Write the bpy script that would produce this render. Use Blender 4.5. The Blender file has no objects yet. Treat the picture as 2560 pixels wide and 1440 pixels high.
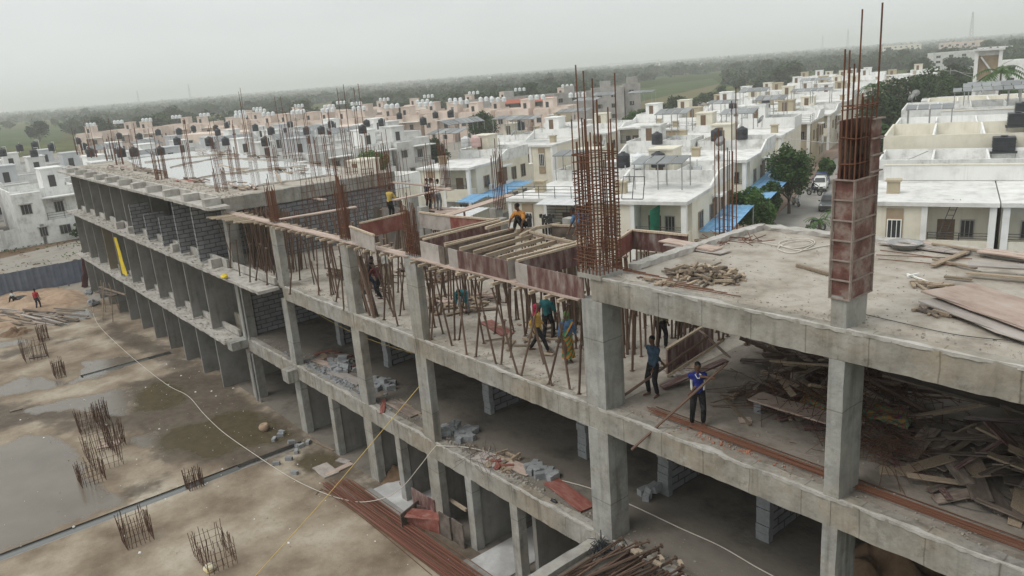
import bpy, bmesh, math, random
from math import radians, sin, cos, pi
from mathutils import Vector, Matrix, Quaternion, noise
import numpy as np
sc = bpy.context.scene
COL = sc.collection
random.seed(7)
RNG = np.random.default_rng(5)

# ------------------------------------------------------------------ camera
FPX = 1919.0
CAM = Vector((0.0, -13.29, 16.24))
YAW, PITCH, ROLL = radians(51.30), radians(15.73), radians(-4.457)
DV = Vector((-sin(YAW)*cos(PITCH), cos(YAW)*cos(PITCH), -sin(PITCH)))
RV0 = Vector((cos(YAW), sin(YAW), 0)); UV0 = RV0.cross(DV)
RV = RV0*cos(ROLL) + UV0*sin(ROLL); UV = -RV0*sin(ROLL) + UV0*cos(ROLL)
cam = bpy.data.objects.new('camera', bpy.data.cameras.new('camera'))
COL.objects.link(cam)
cam.matrix_world = Matrix(((RV.x, UV.x, -DV.x, CAM.x), (RV.y, UV.y, -DV.y, CAM.y), (RV.z, UV.z, -DV.z, CAM.z), (0, 0, 0, 1)))
cam.data.sensor_width = 36.0
cam.data.lens = FPX/2560*36.0
cam.data.clip_start = 0.1
cam.data.clip_end = 30000
sc.camera = cam

# ------------------------------------------------------------------ sky, sun, exposure
SUN_EL, SUN_AZ = radians(58), radians(200)
w = bpy.data.worlds.new("World"); sc.world = w; w.use_nodes = True
nt = w.node_tree; nt.nodes.clear()
sky = nt.nodes.new('ShaderNodeTexSky'); sky.sky_type = 'NISHITA'; sky.sun_disc = False
sky.sun_elevation = SUN_EL; sky.sun_rotation = SUN_AZ
sky.air_density = 1.0; sky.dust_density = 6.0; sky.ozone_density = 1.0
hs = nt.nodes.new('ShaderNodeHueSaturation'); hs.inputs['Saturation'].default_value = 0.10
mx = nt.nodes.new('ShaderNodeMix'); mx.data_type = 'RGBA'; mx.inputs[0].default_value = 0.72
mx.inputs[7].default_value = (7.6, 8.0, 7.9, 1)      # even overcast veil over the clear-sky model
bg = nt.nodes.new('ShaderNodeBackground'); bg.inputs['Strength'].default_value = 0.128
ow = nt.nodes.new('ShaderNodeOutputWorld')
nt.links.new(sky.outputs[0], hs.inputs['Color']); nt.links.new(hs.outputs[0], mx.inputs[6])
skn = nt.nodes.new('ShaderNodeTexNoise'); skn.inputs['Scale'].default_value = 2.2; skn.inputs['Detail'].default_value = 4
skt = nt.nodes.new('ShaderNodeTexCoord'); skm = nt.nodes.new('ShaderNodeMapping'); skm.inputs['Scale'].default_value = (1,1,3.5); nt.links.new(skt.outputs['Generated'], skm.inputs[0]); nt.links.new(skm.outputs[0], skn.inputs['Vector'])
skr = nt.nodes.new('ShaderNodeMapRange'); skr.inputs[1].default_value = .3; skr.inputs[2].default_value = .7; skr.inputs[3].default_value = .93; skr.inputs[4].default_value = 1.07; nt.links.new(skn.outputs['Fac'], skr.inputs[0])
skh = nt.nodes.new('ShaderNodeHueSaturation'); nt.links.new(skr.outputs[0], skh.inputs['Value']); nt.links.new(mx.outputs[2], skh.inputs['Color'])   # thin uneven cloud
nt.links.new(skh.outputs[0], bg.inputs[0]); nt.links.new(bg.outputs[0], ow.inputs[0])
sun = bpy.data.lights.new('sun', 'SUN'); sun.energy = 1.2; sun.angle = radians(24); sun.color = (1.0, 0.96, 0.9)
so = bpy.data.objects.new('sun', sun); COL.objects.link(so)
sd = Vector((sin(SUN_AZ)*cos(SUN_EL), cos(SUN_AZ)*cos(SUN_EL), sin(SUN_EL)))   # towards the sun
so.rotation_euler = sd.to_track_quat('Z', 'Y').to_euler()
sc.view_settings.view_transform = 'Standard'; sc.view_settings.look = 'None'
sc.view_settings.exposure = 0.0; sc.view_settings.gamma = 1.0; sc.view_settings.use_curve_mapping = False
sc.cycles.max_bounces = 6; sc.cycles.diffuse_bounces = 3; sc.cycles.transparent_max_bounces = 8
sc.cycles.volume_bounces = 3

# ------------------------------------------------------------------ helpers
def ray(px, py): return DV + RV*((px-1280)/FPX) + UV*((720-py)/FPX)
def G(px, py, z=0.0):
    v = ray(px, py); return CAM + v*((z-CAM.z)/v.z)
def GY(px, py, y):
    v = ray(px, py); return CAM + v*((y-CAM.y)/v.y)
def GX(px, py, x):
    v = ray(px, py); return CAM + v*((x-CAM.x)/v.x)
def V(*a): return Vector(a)
def U(a, b): return random.uniform(a, b)

class MB:
    def __init__(s): s.v = []; s.f = []; s.m = []; s.mi = 0
    def add(s, vs, fs):
        o = len(s.v); s.v += [tuple(p) for p in vs]
        for f in fs: s.f.append(tuple(o+i for i in f)); s.m.append(s.mi)
        return s
    def box(s, x0, x1, y0, y1, z0, z1):
        return s.add([(x0,y0,z0),(x1,y0,z0),(x1,y1,z0),(x0,y1,z0),(x0,y0,z1),(x1,y0,z1),(x1,y1,z1),(x0,y1,z1)],
                     [(0,3,2,1),(4,5,6,7),(0,1,5,4),(1,2,6,5),(2,3,7,6),(3,0,4,7)])
    def obox(s, c, sz, M=None):
        c = Vector(c); vs = []
        for z in (-.5,.5):
            for x, y in ((-.5,-.5),(.5,-.5),(.5,.5),(-.5,.5)):
                p = Vector((x*sz[0], y*sz[1], z*sz[2])); p = M @ p if M else p
                vs.append(c+p)
        return s.add(vs, [(0,3,2,1),(4,5,6,7),(0,1,5,4),(1,2,6,5),(2,3,7,6),(3,0,4,7)])
    def rbox(s, p0, p1, w, h, seg=.3, j=.012, side=0):
        """bar with a ragged surface from p0 to p1 (centre line), width w, height h"""
        p0 = Vector(p0); p1 = Vector(p1); d = p1-p0; L = d.length; d.normalize()
        sx = d.cross(Vector((0,0,1)))
        if sx.length < .01: sx = Vector((1,0,0))
        sx.normalize(); up = sx.cross(d)
        n = max(1, int(L/seg)); vs = []; fs = []
        for i in range(n+1):
            c = p0 + d*(L*i/n)
            for a, b in ((-1,-1),(1,-1),(1,1),(-1,1)):
                vs.append(c + sx*(a*w/2+U(-j,j)) + up*(b*h/2+U(-j,j)))
        for i in range(n):
            o = i*4
            for k in range(4): fs.append((o+k, o+(k+1)%4, o+4+(k+1)%4, o+4+k))
        fs.append((3,2,1,0)); o = n*4; fs.append((o,o+1,o+2,o+3))
        return s.add(vs, fs)
    def tube(s, p0, p1, r0, r1=None, n=6, caps=True):
        if r1 is None: r1 = r0
        p0 = Vector(p0); p1 = Vector(p1); d = (p1-p0)
        q = d.to_track_quat('Z','Y'); vs = []
        for p, r in ((p0,r0),(p1,r1)):
            for i in range(n):
                a = 2*pi*i/n; vs.append(p + q @ Vector((cos(a)*r, sin(a)*r, 0)))
        fs = [(i,(i+1)%n,n+(i+1)%n,n+i) for i in range(n)]
        if caps: fs += [tuple(range(n-1,-1,-1)), tuple(range(n,2*n))]
        return s.add(vs, fs)
    def path(s, pts, r, n=6):
        pts = [Vector(p) for p in pts]; vs = []; fs = []; m = len(pts)
        for i, p in enumerate(pts):
            d = pts[min(i+1,m-1)] - pts[max(i-1,0)]; q = d.to_track_quat('Z','Y')
            rr = r[i] if isinstance(r,(list,tuple)) else r
            for k in range(n):
                a = 2*pi*k/n; vs.append(p + q @ Vector((cos(a)*rr, sin(a)*rr, 0)))
        for i in range(m-1):
            for k in range(n): fs.append((i*n+k, i*n+(k+1)%n, (i+1)*n+(k+1)%n, (i+1)*n+k))
        fs += [tuple(range(n-1,-1,-1)), tuple(range((m-1)*n, m*n))]
        return s.add(vs, fs)
    def lathe(s, prof, n=14, c=(0,0,0)):
        c = Vector(c); vs = []; fs = []; m = len(prof)
        for r, z in prof:
            for k in range(n):
                a = 2*pi*k/n; vs.append(c+Vector((r*cos(a), r*sin(a), z)))
        for i in range(m-1):
            for k in range(n): fs.append((i*n+k, i*n+(k+1)%n, (i+1)*n+(k+1)%n, (i+1)*n+k))
        fs += [tuple(range(n-1,-1,-1)), tuple(range((m-1)*n, m*n))]
        return s.add(vs, fs)
    def ell(s, c, r, n=10, m=7, q=None):
        c = Vector(c); vs = []; fs = []
        for i in range(m+1):
            t = pi*i/m
            for k in range(n):
                a = 2*pi*k/n; p = Vector((r[0]*sin(t)*cos(a), r[1]*sin(t)*sin(a), r[2]*cos(t)))
                vs.append(c + (q @ p if q else p))
        for i in range(m):
            for k in range(n): fs.append((i*n+k, (i+1)*n+k, (i+1)*n+(k+1)%n, i*n+(k+1)%n))
        return s.add(vs, fs)
    def prism(s, poly, z0, z1):
        n = len(poly); vs = [(p[0],p[1],z0) for p in poly] + [(p[0],p[1],z1) for p in poly]
        a = sum(poly[i][0]*poly[(i+1)%n][1]-poly[(i+1)%n][0]*poly[i][1] for i in range(n))
        fs = [(i,(i+1)%n,n+(i+1)%n,n+i) for i in range(n)] + [tuple(range(n-1,-1,-1)), tuple(range(n,2*n))]
        if a < 0: fs = [tuple(reversed(f)) for f in fs]
        return s.add(vs, fs)
    def sheet(s, poly, z):
        n = len(poly)
        a = sum(poly[i][0]*poly[(i+1)%n][1]-poly[(i+1)%n][0]*poly[i][1] for i in range(n))
        f = tuple(range(n)) if a > 0 else tuple(range(n-1,-1,-1))
        return s.add([(p[0],p[1],z) for p in poly], [f])
    def mesh(s, name, mats, off=None, smooth=False):
        me = bpy.data.meshes.new(name)
        vs = s.v if off is None else [(p[0]-off[0],p[1]-off[1],p[2]-off[2]) for p in s.v]
        me.from_pydata(vs, [], s.f)
        if not isinstance(mats,(list,tuple)): mats = [mats]
        for m in mats: me.materials.append(m)
        if len(mats) > 1: me.polygons.foreach_set('material_index', s.m)
        if smooth: me.polygons.foreach_set('use_smooth', [True]*len(me.polygons))
        me.update(); return me
    def build(s, name, mats, parent=None, off=None, smooth=False):
        return put(name, s.mesh(name, mats, off, smooth), parent)

def put(name, me, parent=None, loc=None, rot=None, scale=None):
    o = bpy.data.objects.new(name, me); COL.objects.link(o)
    if parent: o.parent = parent
    if loc is not None: o.location = loc
    if rot is not None:
        if isinstance(rot, Quaternion): o.rotation_mode = 'QUATERNION'; o.rotation_quaternion = rot
        else: o.rotation_euler = rot
    if scale is not None: o.scale = scale
    return o
def tag(o, label=None, cat=None, group=None, kind=None):
    if label: o['label'] = label
    if cat: o['category'] = cat
    if group: o['group'] = group
    if kind: o['kind'] = kind
    return o
def empty(name, loc, label=None, cat=None, group=None, rz=0):
    o = bpy.data.objects.new(name, None); COL.objects.link(o); o.location = loc; o.rotation_euler = (0,0,rz)
    o.empty_display_size = .2
    return tag(o, label, cat, group)
def copy_tree(o, parent=None):
    c = o.copy(); COL.objects.link(c); c.parent = parent
    for ch in KIDS(o): copy_tree(ch, c)
    return c
def KIDS(o): return list(o.children)
def struct(name, mb, m, smooth=False): return tag(mb.build(name, m, smooth=smooth), kind='structure')

# ------------------------------------------------------------------ procedural materials
MATS = {}
def pm(name, cols, scale=2.0, rough=.9, bump=.15, bscale=30.0, stretch=(1,1,1), streak=0, rnd=0, metal=0, spec=.3, brick=None, dark=None, detail=6, coord='Object', tint=0, joint=None):
    m = bpy.data.materials.new(name); m.use_nodes = True; t = m.node_tree; N = t.nodes; L = t.links
    b = N['Principled BSDF']; b.inputs['Roughness'].default_value = rough; b.inputs['Metallic'].default_value = metal
    b.inputs['Specular IOR Level'].default_value = spec
    tc = N.new('ShaderNodeTexCoord'); mp = N.new('ShaderNodeMapping'); mp.inputs['Scale'].default_value = stretch
    if coord == 'World':
        ge = N.new('ShaderNodeNewGeometry'); L.new(ge.outputs['Position'], mp.inputs[0])
    else:
        L.new(tc.outputs[coord], mp.inputs[0])
    oi = N.new('ShaderNodeObjectInfo')
    if rnd:
        ad = N.new('ShaderNodeVectorMath'); ad.operation = 'ADD'
        mu = N.new('ShaderNodeMath'); mu.operation = 'MULTIPLY'; mu.inputs[1].default_value = 37.0
        L.new(oi.outputs['Random'], mu.inputs[0]); L.new(mp.outputs[0], ad.inputs[0]); L.new(mu.outputs[0], ad.inputs[1]); vec = ad.outputs[0]
    else: vec = mp.outputs[0]
    nz = N.new('ShaderNodeTexNoise'); nz.inputs['Scale'].default_value = scale; nz.inputs['Detail'].default_value = detail; nz.inputs['Roughness'].default_value = .62
    L.new(vec, nz.inputs['Vector'])
    rp = N.new('ShaderNodeValToRGB'); el = rp.color_ramp.elements
    n = len(cols)
    ps = [.5] if n == 1 else [.32 + .36*i/(n-1) for i in range(n)]
    el[0].position = ps[0]; el[0].color = (*cols[0],1)
    if n == 1: el[1].position = 1; el[1].color = (*cols[0],1)
    else:
        el[1].position = ps[-1]; el[1].color = (*cols[-1],1)
        for i in range(1,n-1): e = el.new(ps[i]); e.color = (*cols[i],1)
    L.new(nz.outputs['Fac'], rp.inputs[0]); col = rp.outputs[0]
    def mult(col, fac, c):
        mm = N.new('ShaderNodeMix'); mm.data_type = 'RGBA'; mm.blend_type = 'MULTIPLY'
        L.new(fac, mm.inputs[0]); L.new(col, mm.inputs[6]); mm.inputs[7].default_value = (*c,1); return mm.outputs[2]
    def ramp(o, a, b2):
        r = N.new('ShaderNodeMapRange'); r.inputs[1].default_value = a; r.inputs[2].default_value = b2; L.new(o, r.inputs[0]); return r.outputs[0]
    hgt = None
    if brick:
        bw, bh, mort, axis = brick
        bt = N.new('ShaderNodeTexBrick'); bt.inputs['Scale'].default_value = 1; bt.inputs['Brick Width'].default_value = bw; bt.inputs['Row Height'].default_value = bh
        bt.inputs['Mortar Size'].default_value = mort; bt.inputs['Mortar Smooth'].default_value = .3
        bt.inputs[1].default_value = (1,1,1,1); bt.inputs[2].default_value = (.8,.8,.8,1); bt.inputs[3].default_value = (*(dark or (.35,.35,.35)),1)
        sp = N.new('ShaderNodeSeparateXYZ'); cb = N.new('ShaderNodeCombineXYZ'); L.new(mp.outputs[0], sp.inputs[0])
        wv = N.new('ShaderNodeTexNoise'); wv.inputs['Scale'].default_value = 3; L.new(mp.outputs[0], wv.inputs['Vector'])
        w2 = N.new('ShaderNodeMath'); w2.operation = 'MULTIPLY_ADD'; w2.inputs[1].default_value = .07; L.new(wv.outputs['Fac'], w2.inputs[0]); L.new(sp.outputs['Z'], w2.inputs[2])
        L.new(sp.outputs[axis], cb.inputs[0]); L.new(w2.outputs[0], cb.inputs[1]); L.new(cb.outputs[0], bt.inputs['Vector'])
        mm = N.new('ShaderNodeMix'); mm.data_type = 'RGBA'; mm.blend_type = 'MULTIPLY'; mm.inputs[0].default_value = 1
        L.new(col, mm.inputs[6]); L.new(bt.outputs['Color'], mm.inputs[7]); col = mm.outputs[2]
        hgt = bt.outputs['Fac']
    if streak:
        m2 = N.new('ShaderNodeMapping'); m2.inputs['Scale'].default_value = (5,5,.35); L.new(vec, m2.inputs[0])
        n2 = N.new('ShaderNodeTexNoise'); n2.inputs['Scale'].default_value = 1.0; n2.inputs['Detail'].default_value = 4; L.new(m2.outputs[0], n2.inputs['Vector'])
        n3 = N.new('ShaderNodeTexNoise'); n3.inputs['Scale'].default_value = .5; L.new(vec, n3.inputs['Vector'])
        mu2 = N.new('ShaderNodeMath'); mu2.operation = 'MULTIPLY'; L.new(ramp(n2.outputs['Fac'],.5,.72), mu2.inputs[0]); L.new(ramp(n3.outputs['Fac'],.35,.65), mu2.inputs[1])
        mu3 = N.new('ShaderNodeMath'); mu3.operation = 'MULTIPLY'; mu3.inputs[1].default_value = streak; L.new(mu2.outputs[0], mu3.inputs[0])
        col = mult(col, mu3.outputs[0], (.42,.40,.36))
    if tint:
        n4 = N.new('ShaderNodeTexNoise'); n4.inputs['Scale'].default_value = .33; n4.inputs['Detail'].default_value = 6; n4.inputs['Roughness'].default_value = .7; L.new(vec, n4.inputs['Vector'])
        mu4 = N.new('ShaderNodeMath'); mu4.operation = 'MULTIPLY'; mu4.inputs[1].default_value = tint; L.new(ramp(n4.outputs['Fac'],.42,.68), mu4.inputs[0]); col = mult(col, mu4.outputs[0], (.80,.68,.53))
        n5 = N.new('ShaderNodeTexNoise'); n5.inputs['Scale'].default_value = 3.1; n5.inputs['Detail'].default_value = 9; n5.inputs['Roughness'].default_value = .75; L.new(vec, n5.inputs['Vector'])
        mu5 = N.new('ShaderNodeMath'); mu5.operation = 'MULTIPLY'; mu5.inputs[1].default_value = tint; L.new(ramp(n5.outputs['Fac'],.54,.68), mu5.inputs[0]); col = mult(col, mu5.outputs[0], (.58,.56,.53))
        n6 = N.new('ShaderNodeTexNoise'); n6.inputs['Scale'].default_value = .9; n6.inputs['Detail'].default_value = 8; n6.inputs['Roughness'].default_value = .75; m6 = N.new('ShaderNodeMapping'); m6.inputs['Location'].default_value = (17,5,3); L.new(vec, m6.inputs[0]); L.new(m6.outputs[0], n6.inputs['Vector'])
        mu6 = N.new('ShaderNodeMath'); mu6.operation = 'MULTIPLY'; mu6.inputs[1].default_value = tint*.6; L.new(ramp(n6.outputs['Fac'],.58,.70), mu6.inputs[0]); mx6 = N.new('ShaderNodeMix'); mx6.data_type = 'RGBA'; L.new(mu6.outputs[0], mx6.inputs[0]); L.new(col, mx6.inputs[6]); mx6.inputs[7].default_value = (.52,.505,.47,1); col = mx6.outputs[2]
    if joint:
        sj = N.new('ShaderNodeSeparateXYZ'); L.new(mp.outputs[0], sj.inputs[0]); wj = N.new('ShaderNodeMath'); wj.operation = 'PINGPONG'; wj.inputs[1].default_value = joint[1]
        nj = N.new('ShaderNodeTexNoise'); nj.inputs['Scale'].default_value = 1.5; L.new(mp.outputs[0], nj.inputs['Vector'])
        aj = N.new('ShaderNodeMath'); aj.operation = 'MULTIPLY_ADD'; aj.inputs[1].default_value = .09; L.new(nj.outputs['Fac'], aj.inputs[0]); L.new(sj.outputs[joint[0]], aj.inputs[2]); L.new(aj.outputs[0], wj.inputs[0])
        rj = N.new('ShaderNodeMapRange'); rj.inputs[1].default_value = .006; rj.inputs[2].default_value = .02; rj.inputs[3].default_value = .8; rj.inputs[4].default_value = 0; L.new(wj.outputs[0], rj.inputs[0]); col = mult(col, rj.outputs[0], (.55,.53,.50))
    if rnd:
        hv = N.new('ShaderNodeHueSaturation'); r = N.new('ShaderNodeMapRange'); r.inputs[3].default_value = 1-rnd; r.inputs[4].default_value = 1+rnd
        L.new(oi.outputs['Random'], r.inputs[0]); L.new(r.outputs[0], hv.inputs['Value']); L.new(col, hv.inputs['Color']); col = hv.outputs[0]
    L.new(col, b.inputs['Base Color'])
    if bump:
        nb = N.new('ShaderNodeTexNoise'); nb.inputs['Scale'].default_value = bscale; nb.inputs['Detail'].default_value = 5; L.new(vec, nb.inputs['Vector'])
        bp = N.new('ShaderNodeBump'); bp.inputs['Strength'].default_value = bump; bp.inputs['Distance'].default_value = .04
        if hgt:
            sb = N.new('ShaderNodeMath'); sb.operation = 'SUBTRACT'; L.new(nb.outputs['Fac'], sb.inputs[0]); L.new(hgt, sb.inputs[1]); L.new(sb.outputs[0], bp.inputs['Height'])
        else: L.new(nb.outputs['Fac'], bp.inputs['Height'])
        L.new(bp.outputs[0], b.inputs['Normal'])
    MATS[name] = m; return m

CONC = pm('cast_concrete', [(.22,.21,.19),(.31,.30,.275),(.39,.38,.355)], 1.3, .9, .4, 9, streak=.95, tint=.9, joint=('X',.62), detail=9)
CONC_B = pm('column_concrete', [(.24,.24,.23),(.32,.32,.305),(.38,.38,.36)], 1.8, .88, .35, 10, streak=.9, tint=.7, joint=('Z',1.18), detail=9)
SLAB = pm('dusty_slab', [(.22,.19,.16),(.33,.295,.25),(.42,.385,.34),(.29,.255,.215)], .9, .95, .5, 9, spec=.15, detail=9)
SLAB_IN = pm('inner_floor', [(.11,.098,.083),(.185,.165,.14),(.155,.137,.117)], .7, .92, .4, 8, spec=.2, detail=9)  # tones lowered to put the indoor shade into the floor colour
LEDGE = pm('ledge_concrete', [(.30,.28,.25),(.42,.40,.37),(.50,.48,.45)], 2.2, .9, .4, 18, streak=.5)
SLAB_SHADE = pm('shaded_slab', [(.13,.113,.095),(.215,.19,.162),(.27,.242,.21),(.18,.155,.13)], .9, .95, .5, 9, spec=.15, detail=9)  # dusty slab darkened: shade under the near roof put into its colour
PLAST = pm('cement_plaster', [(.19,.185,.172),(.245,.24,.228),(.285,.28,.268)], .8, .9, .15, 16, streak=.5, tint=.35, detail=9)
PLAST_B = pm('brown_plaster', [(.20,.165,.12),(.25,.21,.16)], .9, .9, .12, 22)
BLOCKX = pm('grey_blocks_x', [(.20,.205,.215),(.26,.265,.275),(.30,.305,.31)], 2.5, .95, .5, 25, brick=(.62,.24,.026,'X'), dark=(.32,.32,.33))
BLOCKY = pm('grey_blocks_y', [(.20,.205,.215),(.26,.265,.275),(.30,.305,.31)], 2.5, .95, .5, 25, brick=(.62,.24,.026,'Y'), dark=(.32,.32,.33))
BLOCK1 = pm('loose_block', [(.24,.25,.26),(.33,.34,.35)], 6, .95, .4, 40, rnd=.18)
RUST = pm('rust_bar', [(.088,.043,.027),(.155,.070,.042),(.12,.053,.032)], 9, .85, .2, 60, rnd=.25)
RUST_D = pm('dark_rust_bar', [(.075,.04,.028),(.12,.06,.038)], 9, .85, .2, 60, rnd=.25)
PROP = pm('rusty_prop', [(.07,.048,.037),(.125,.08,.058),(.16,.11,.08)], 5, .75, .2, 40, stretch=(1,1,3), rnd=.3)
WOOD = pm('weathered_timber', [(.17,.125,.088),(.30,.235,.172),(.37,.30,.225)], 4, .92, .3, 40, stretch=(6,6,1), rnd=.3)
WOOD_L = pm('pale_timber', [(.30,.23,.16),(.44,.355,.265),(.50,.42,.33)], 4, .92, .3, 40, stretch=(6,6,1), rnd=.22)
PLANK = pm('pinkish_plank', [(.31,.225,.185),(.43,.335,.285),(.48,.395,.345)], 3, .92, .3, 30, rnd=.12)
PLY = pm('maroon_shuttering', [(.075,.036,.034),(.125,.062,.057),(.20,.14,.125),(.30,.26,.245)], 2.2, .6, .2, 30, stretch=(2,2,.6), rnd=.2, detail=8)
PLY_R = pm('red_shuttering', [(.17,.055,.042),(.25,.09,.07),(.30,.17,.145)], 2.5, .6, .2, 30, stretch=(1.4,1.4,.7), rnd=.15)
PLY_G = pm('grey_shuttering', [(.25,.215,.195),(.36,.325,.30),(.42,.385,.36)], 2.2, .8, .2, 30, rnd=.15)
PLY_D = pm('dark_board', [(.095,.075,.06),(.165,.134,.112),(.26,.215,.185)], 2.4, .9, .2, 30, rnd=.45)
STEELF = pm('steel_form_red', [(.085,.038,.03),(.145,.066,.054),(.25,.19,.165),(.11,.05,.04)], 2.2, .6, .25, 20, detail=9)
STEELE = pm('steel_form_edge', [(.20,.15,.125),(.33,.28,.25)], 5, .7, .2, 30)
CRUMB = pm('concrete_crumbs', [(.20,.18,.155),(.32,.295,.26),(.27,.22,.175)], 5, .95, 0, coord='World')
WHITE = pm('white_paint', [(.66,.66,.64),(.77,.77,.75),(.80,.80,.785)], .9, .85, .06, 20, streak=.3, rnd=.05)
WHITE_S = pm('stained_white', [(.48,.475,.455),(.70,.70,.68),(.77,.77,.755)], 1.1, .88, .06, 20, streak=.45, rnd=.05, detail=8)
CREAM = pm('cream_paint', [(.62,.58,.475),(.70,.66,.555),(.74,.705,.61)], .8, .85, .06, 20, streak=.2, rnd=.05)
BEIGE = pm('beige_paint', [(.40,.34,.24),(.47,.41,.30)], .8, .85, .06, 20, streak=.3)
TAN = pm('tan_panel', [(.30,.23,.155),(.37,.29,.20)], 1.2, .85, .06, 20)
GREYW = pm('grey_white_paint', [(.50,.495,.48),(.61,.605,.59),(.66,.655,.64)], .7, .88, .06, 20, streak=.35, rnd=.07)
GREYB = pm('grey_blue_paint', [(.44,.455,.465),(.52,.535,.545)], .8, .88, .06, 20, streak=.25, rnd=.06)
PINK = pm('peach_paint', [(.56,.45,.385),(.66,.55,.475),(.70,.60,.53)], .5, .88, .05, 20, streak=.3, rnd=.07)
BRICKISH = pm('raw_plaster', [(.26,.25,.235),(.36,.345,.325),(.42,.40,.375)], .5, .92, .1, 12, streak=.5, rnd=.1)
ROOFW = pm('roof_coating', [(.46,.455,.44),(.66,.655,.635),(.76,.755,.74)], .8, .9, .06, 20, rnd=.06, detail=9)
REDTILE = pm('red_tile', [(.30,.09,.055),(.38,.13,.085)], 4, .85, .1, 20)
GLASS = pm('dark_window', [(.03,.033,.036),(.055,.058,.06)], 2, .15, 0, spec=.5, rnd=.3)
DARK = pm('dark_metal', [(.035,.033,.033),(.06,.057,.055)], 4, .5, 0, spec=.4)
GRILLE = pm('window_frame_paint', [(.32,.30,.27),(.42,.40,.37)], 4, .6, 0)
SOLAR = pm('solar_panel_back', [(.15,.16,.165),(.22,.23,.235)], .6, .4, 0, spec=.5, rnd=.3)
GALV = pm('galvanised_steel', [(.30,.30,.30),(.42,.42,.41)], 5, .45, .05, 30, metal=.4)
TANKB = pm('black_plastic', [(.018,.02,.024),(.04,.043,.05)], 2, .45, 0, spec=.4)
TANKW = pm('white_plastic', [(.62,.65,.66),(.74,.76,.77)], 2, .5, 0)
PINKT = pm('pink_plastic', [(.58,.38,.36),(.66,.48,.45)], 2, .5, 0)
BLUE = pm('blue_sheet', [(.10,.24,.44),(.17,.36,.58),(.22,.40,.60)], 1.6, .6, .1, 10, rnd=.08)
TIN = pm('white_tin', [(.52,.53,.53),(.66,.67,.67)], 2, .5, .05, 20)
GREENC = pm('green_cloth', [(.01,.16,.10),(.02,.25,.16)], 3, .8, .1, 20)
YELLOW = pm('yellow_cloth', [(.58,.42,.03),(.74,.56,.06)], 3, .8, .1, 20)
CABLEW = pm('cream_cable', [(.52,.48,.42),(.62,.58,.52)], 3, .6, 0)
ROPEY = pm('yellow_rope', [(.55,.38,.10),(.62,.46,.16)], 6, .8, 0)
SAND = pm('sand_heap', [(.25,.175,.12),(.36,.26,.185),(.42,.32,.235)], 1.5, .97, .5, 10, spec=.1)
FENCE = pm('grey_sheet_fence', [(.12,.14,.185),(.18,.205,.26)], 1.2, .55, .1, 20)
# ================================================================== ground
def ground_mat():
    m = bpy.data.materials.new('fields'); m.use_nodes = True; t = m.node_tree; N = t.nodes; L = t.links
    b = N['Principled BSDF']; b.inputs['Roughness'].default_value = 1; b.inputs['Specular IOR Level'].default_value = 0
    ge = N.new('ShaderNodeNewGeometry')
    mp = N.new('ShaderNodeMapping'); mp.inputs['Scale'].default_value = (.009,.005,1); mp.inputs['Rotation'].default_value = (0,0,.5); L.new(ge.outputs['Position'], mp.inputs[0])
    vo = N.new('ShaderNodeTexVoronoi'); vo.inputs['Scale'].default_value = 1; L.new(mp.outputs[0], vo.inputs['Vector'])
    se = N.new('ShaderNodeSeparateColor'); L.new(vo.outputs['Color'], se.inputs[0])
    rp = N.new('ShaderNodeValToRGB'); e = rp.color_ramp.elements
    e[0].position = 0; e[0].color = (.055,.075,.03,1); e[1].position = 1; e[1].color = (.15,.125,.075,1)
    x = e.new(.35); x.color = (.075,.105,.036,1); x = e.new(.7); x.color = (.10,.12,.05,1)
    L.new(se.outputs[0], rp.inputs[0])
    nz = N.new('ShaderNodeTexNoise'); nz.inputs['Scale'].default_value = .08; nz.inputs['Detail'].default_value = 8; L.new(ge.outputs['Position'], nz.inputs['Vector'])
    r2 = N.new('ShaderNodeValToRGB'); r2.color_ramp.elements[0].position = .35; r2.color_ramp.elements[0].color = (.6,.6,.6,1); r2.color_ramp.elements[1].position = .7; r2.color_ramp.elements[1].color = (1.25,1.2,1.1,1)
    L.new(nz.outputs['Fac'], r2.inputs[0])
    mm = N.new('ShaderNodeMix'); mm.data_type = 'RGBA'; mm.blend_type = 'MULTIPLY'; mm.inputs[0].default_value = 1
    L.new(rp.outputs[0], mm.inputs[6]); L.new(r2.outputs[0], mm.inputs[7]); L.new(mm.outputs[2], b.inputs['Base Color'])
    return m
g = MB(); R0 = 9500
ring = [(R0*cos(a*pi/32), R0*sin(a*pi/32)) for a in range(64)]
g.sheet(ring, -.35)
struct('ground', g, ground_mat())
SOIL = pm('site_soil', [(.09,.058,.037),(.15,.10,.066),(.20,.145,.10),(.075,.07,.04)], .13, .98, .5, 2.0, spec=.1, detail=10, coord='World')
TOWN = pm('township_paving', [(.22,.20,.175),(.30,.28,.25),(.24,.20,.15)], .25, .95, .2, 6, spec=.1, coord='World')
ASPH = pm('concrete_road', [(.24,.225,.205),(.32,.305,.285),(.36,.345,.32)], .3, .93, .15, 10, spec=.15, detail=9, coord='World')
PAVE = pm('brick_pavement', [(.26,.18,.14),(.33,.25,.20)], 1.5, .95, .2, 10, coord='World')
GRASS = pm('field_grass', [(.045,.065,.024),(.068,.092,.036),(.09,.11,.05)], .06, 1, .3, 3, spec=.05, detail=10, coord='World')
EARTHF = pm('ploughed_field', [(.12,.115,.05),(.15,.13,.075),(.10,.12,.045)], .04, 1, .3, 3, spec=.05, detail=10, coord='World')
struct('soil', MB().sheet([(-112,-70),(-71,-70),(-71,13),(-95,60),(-112,60)], -.25), SOIL)
struct('colony_ground', MB().sheet([(-112.2,-70),(-320,-120),(-330,60),(-240,140),(-150,150),(-112.2,110)], -.28), TOWN)

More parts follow.
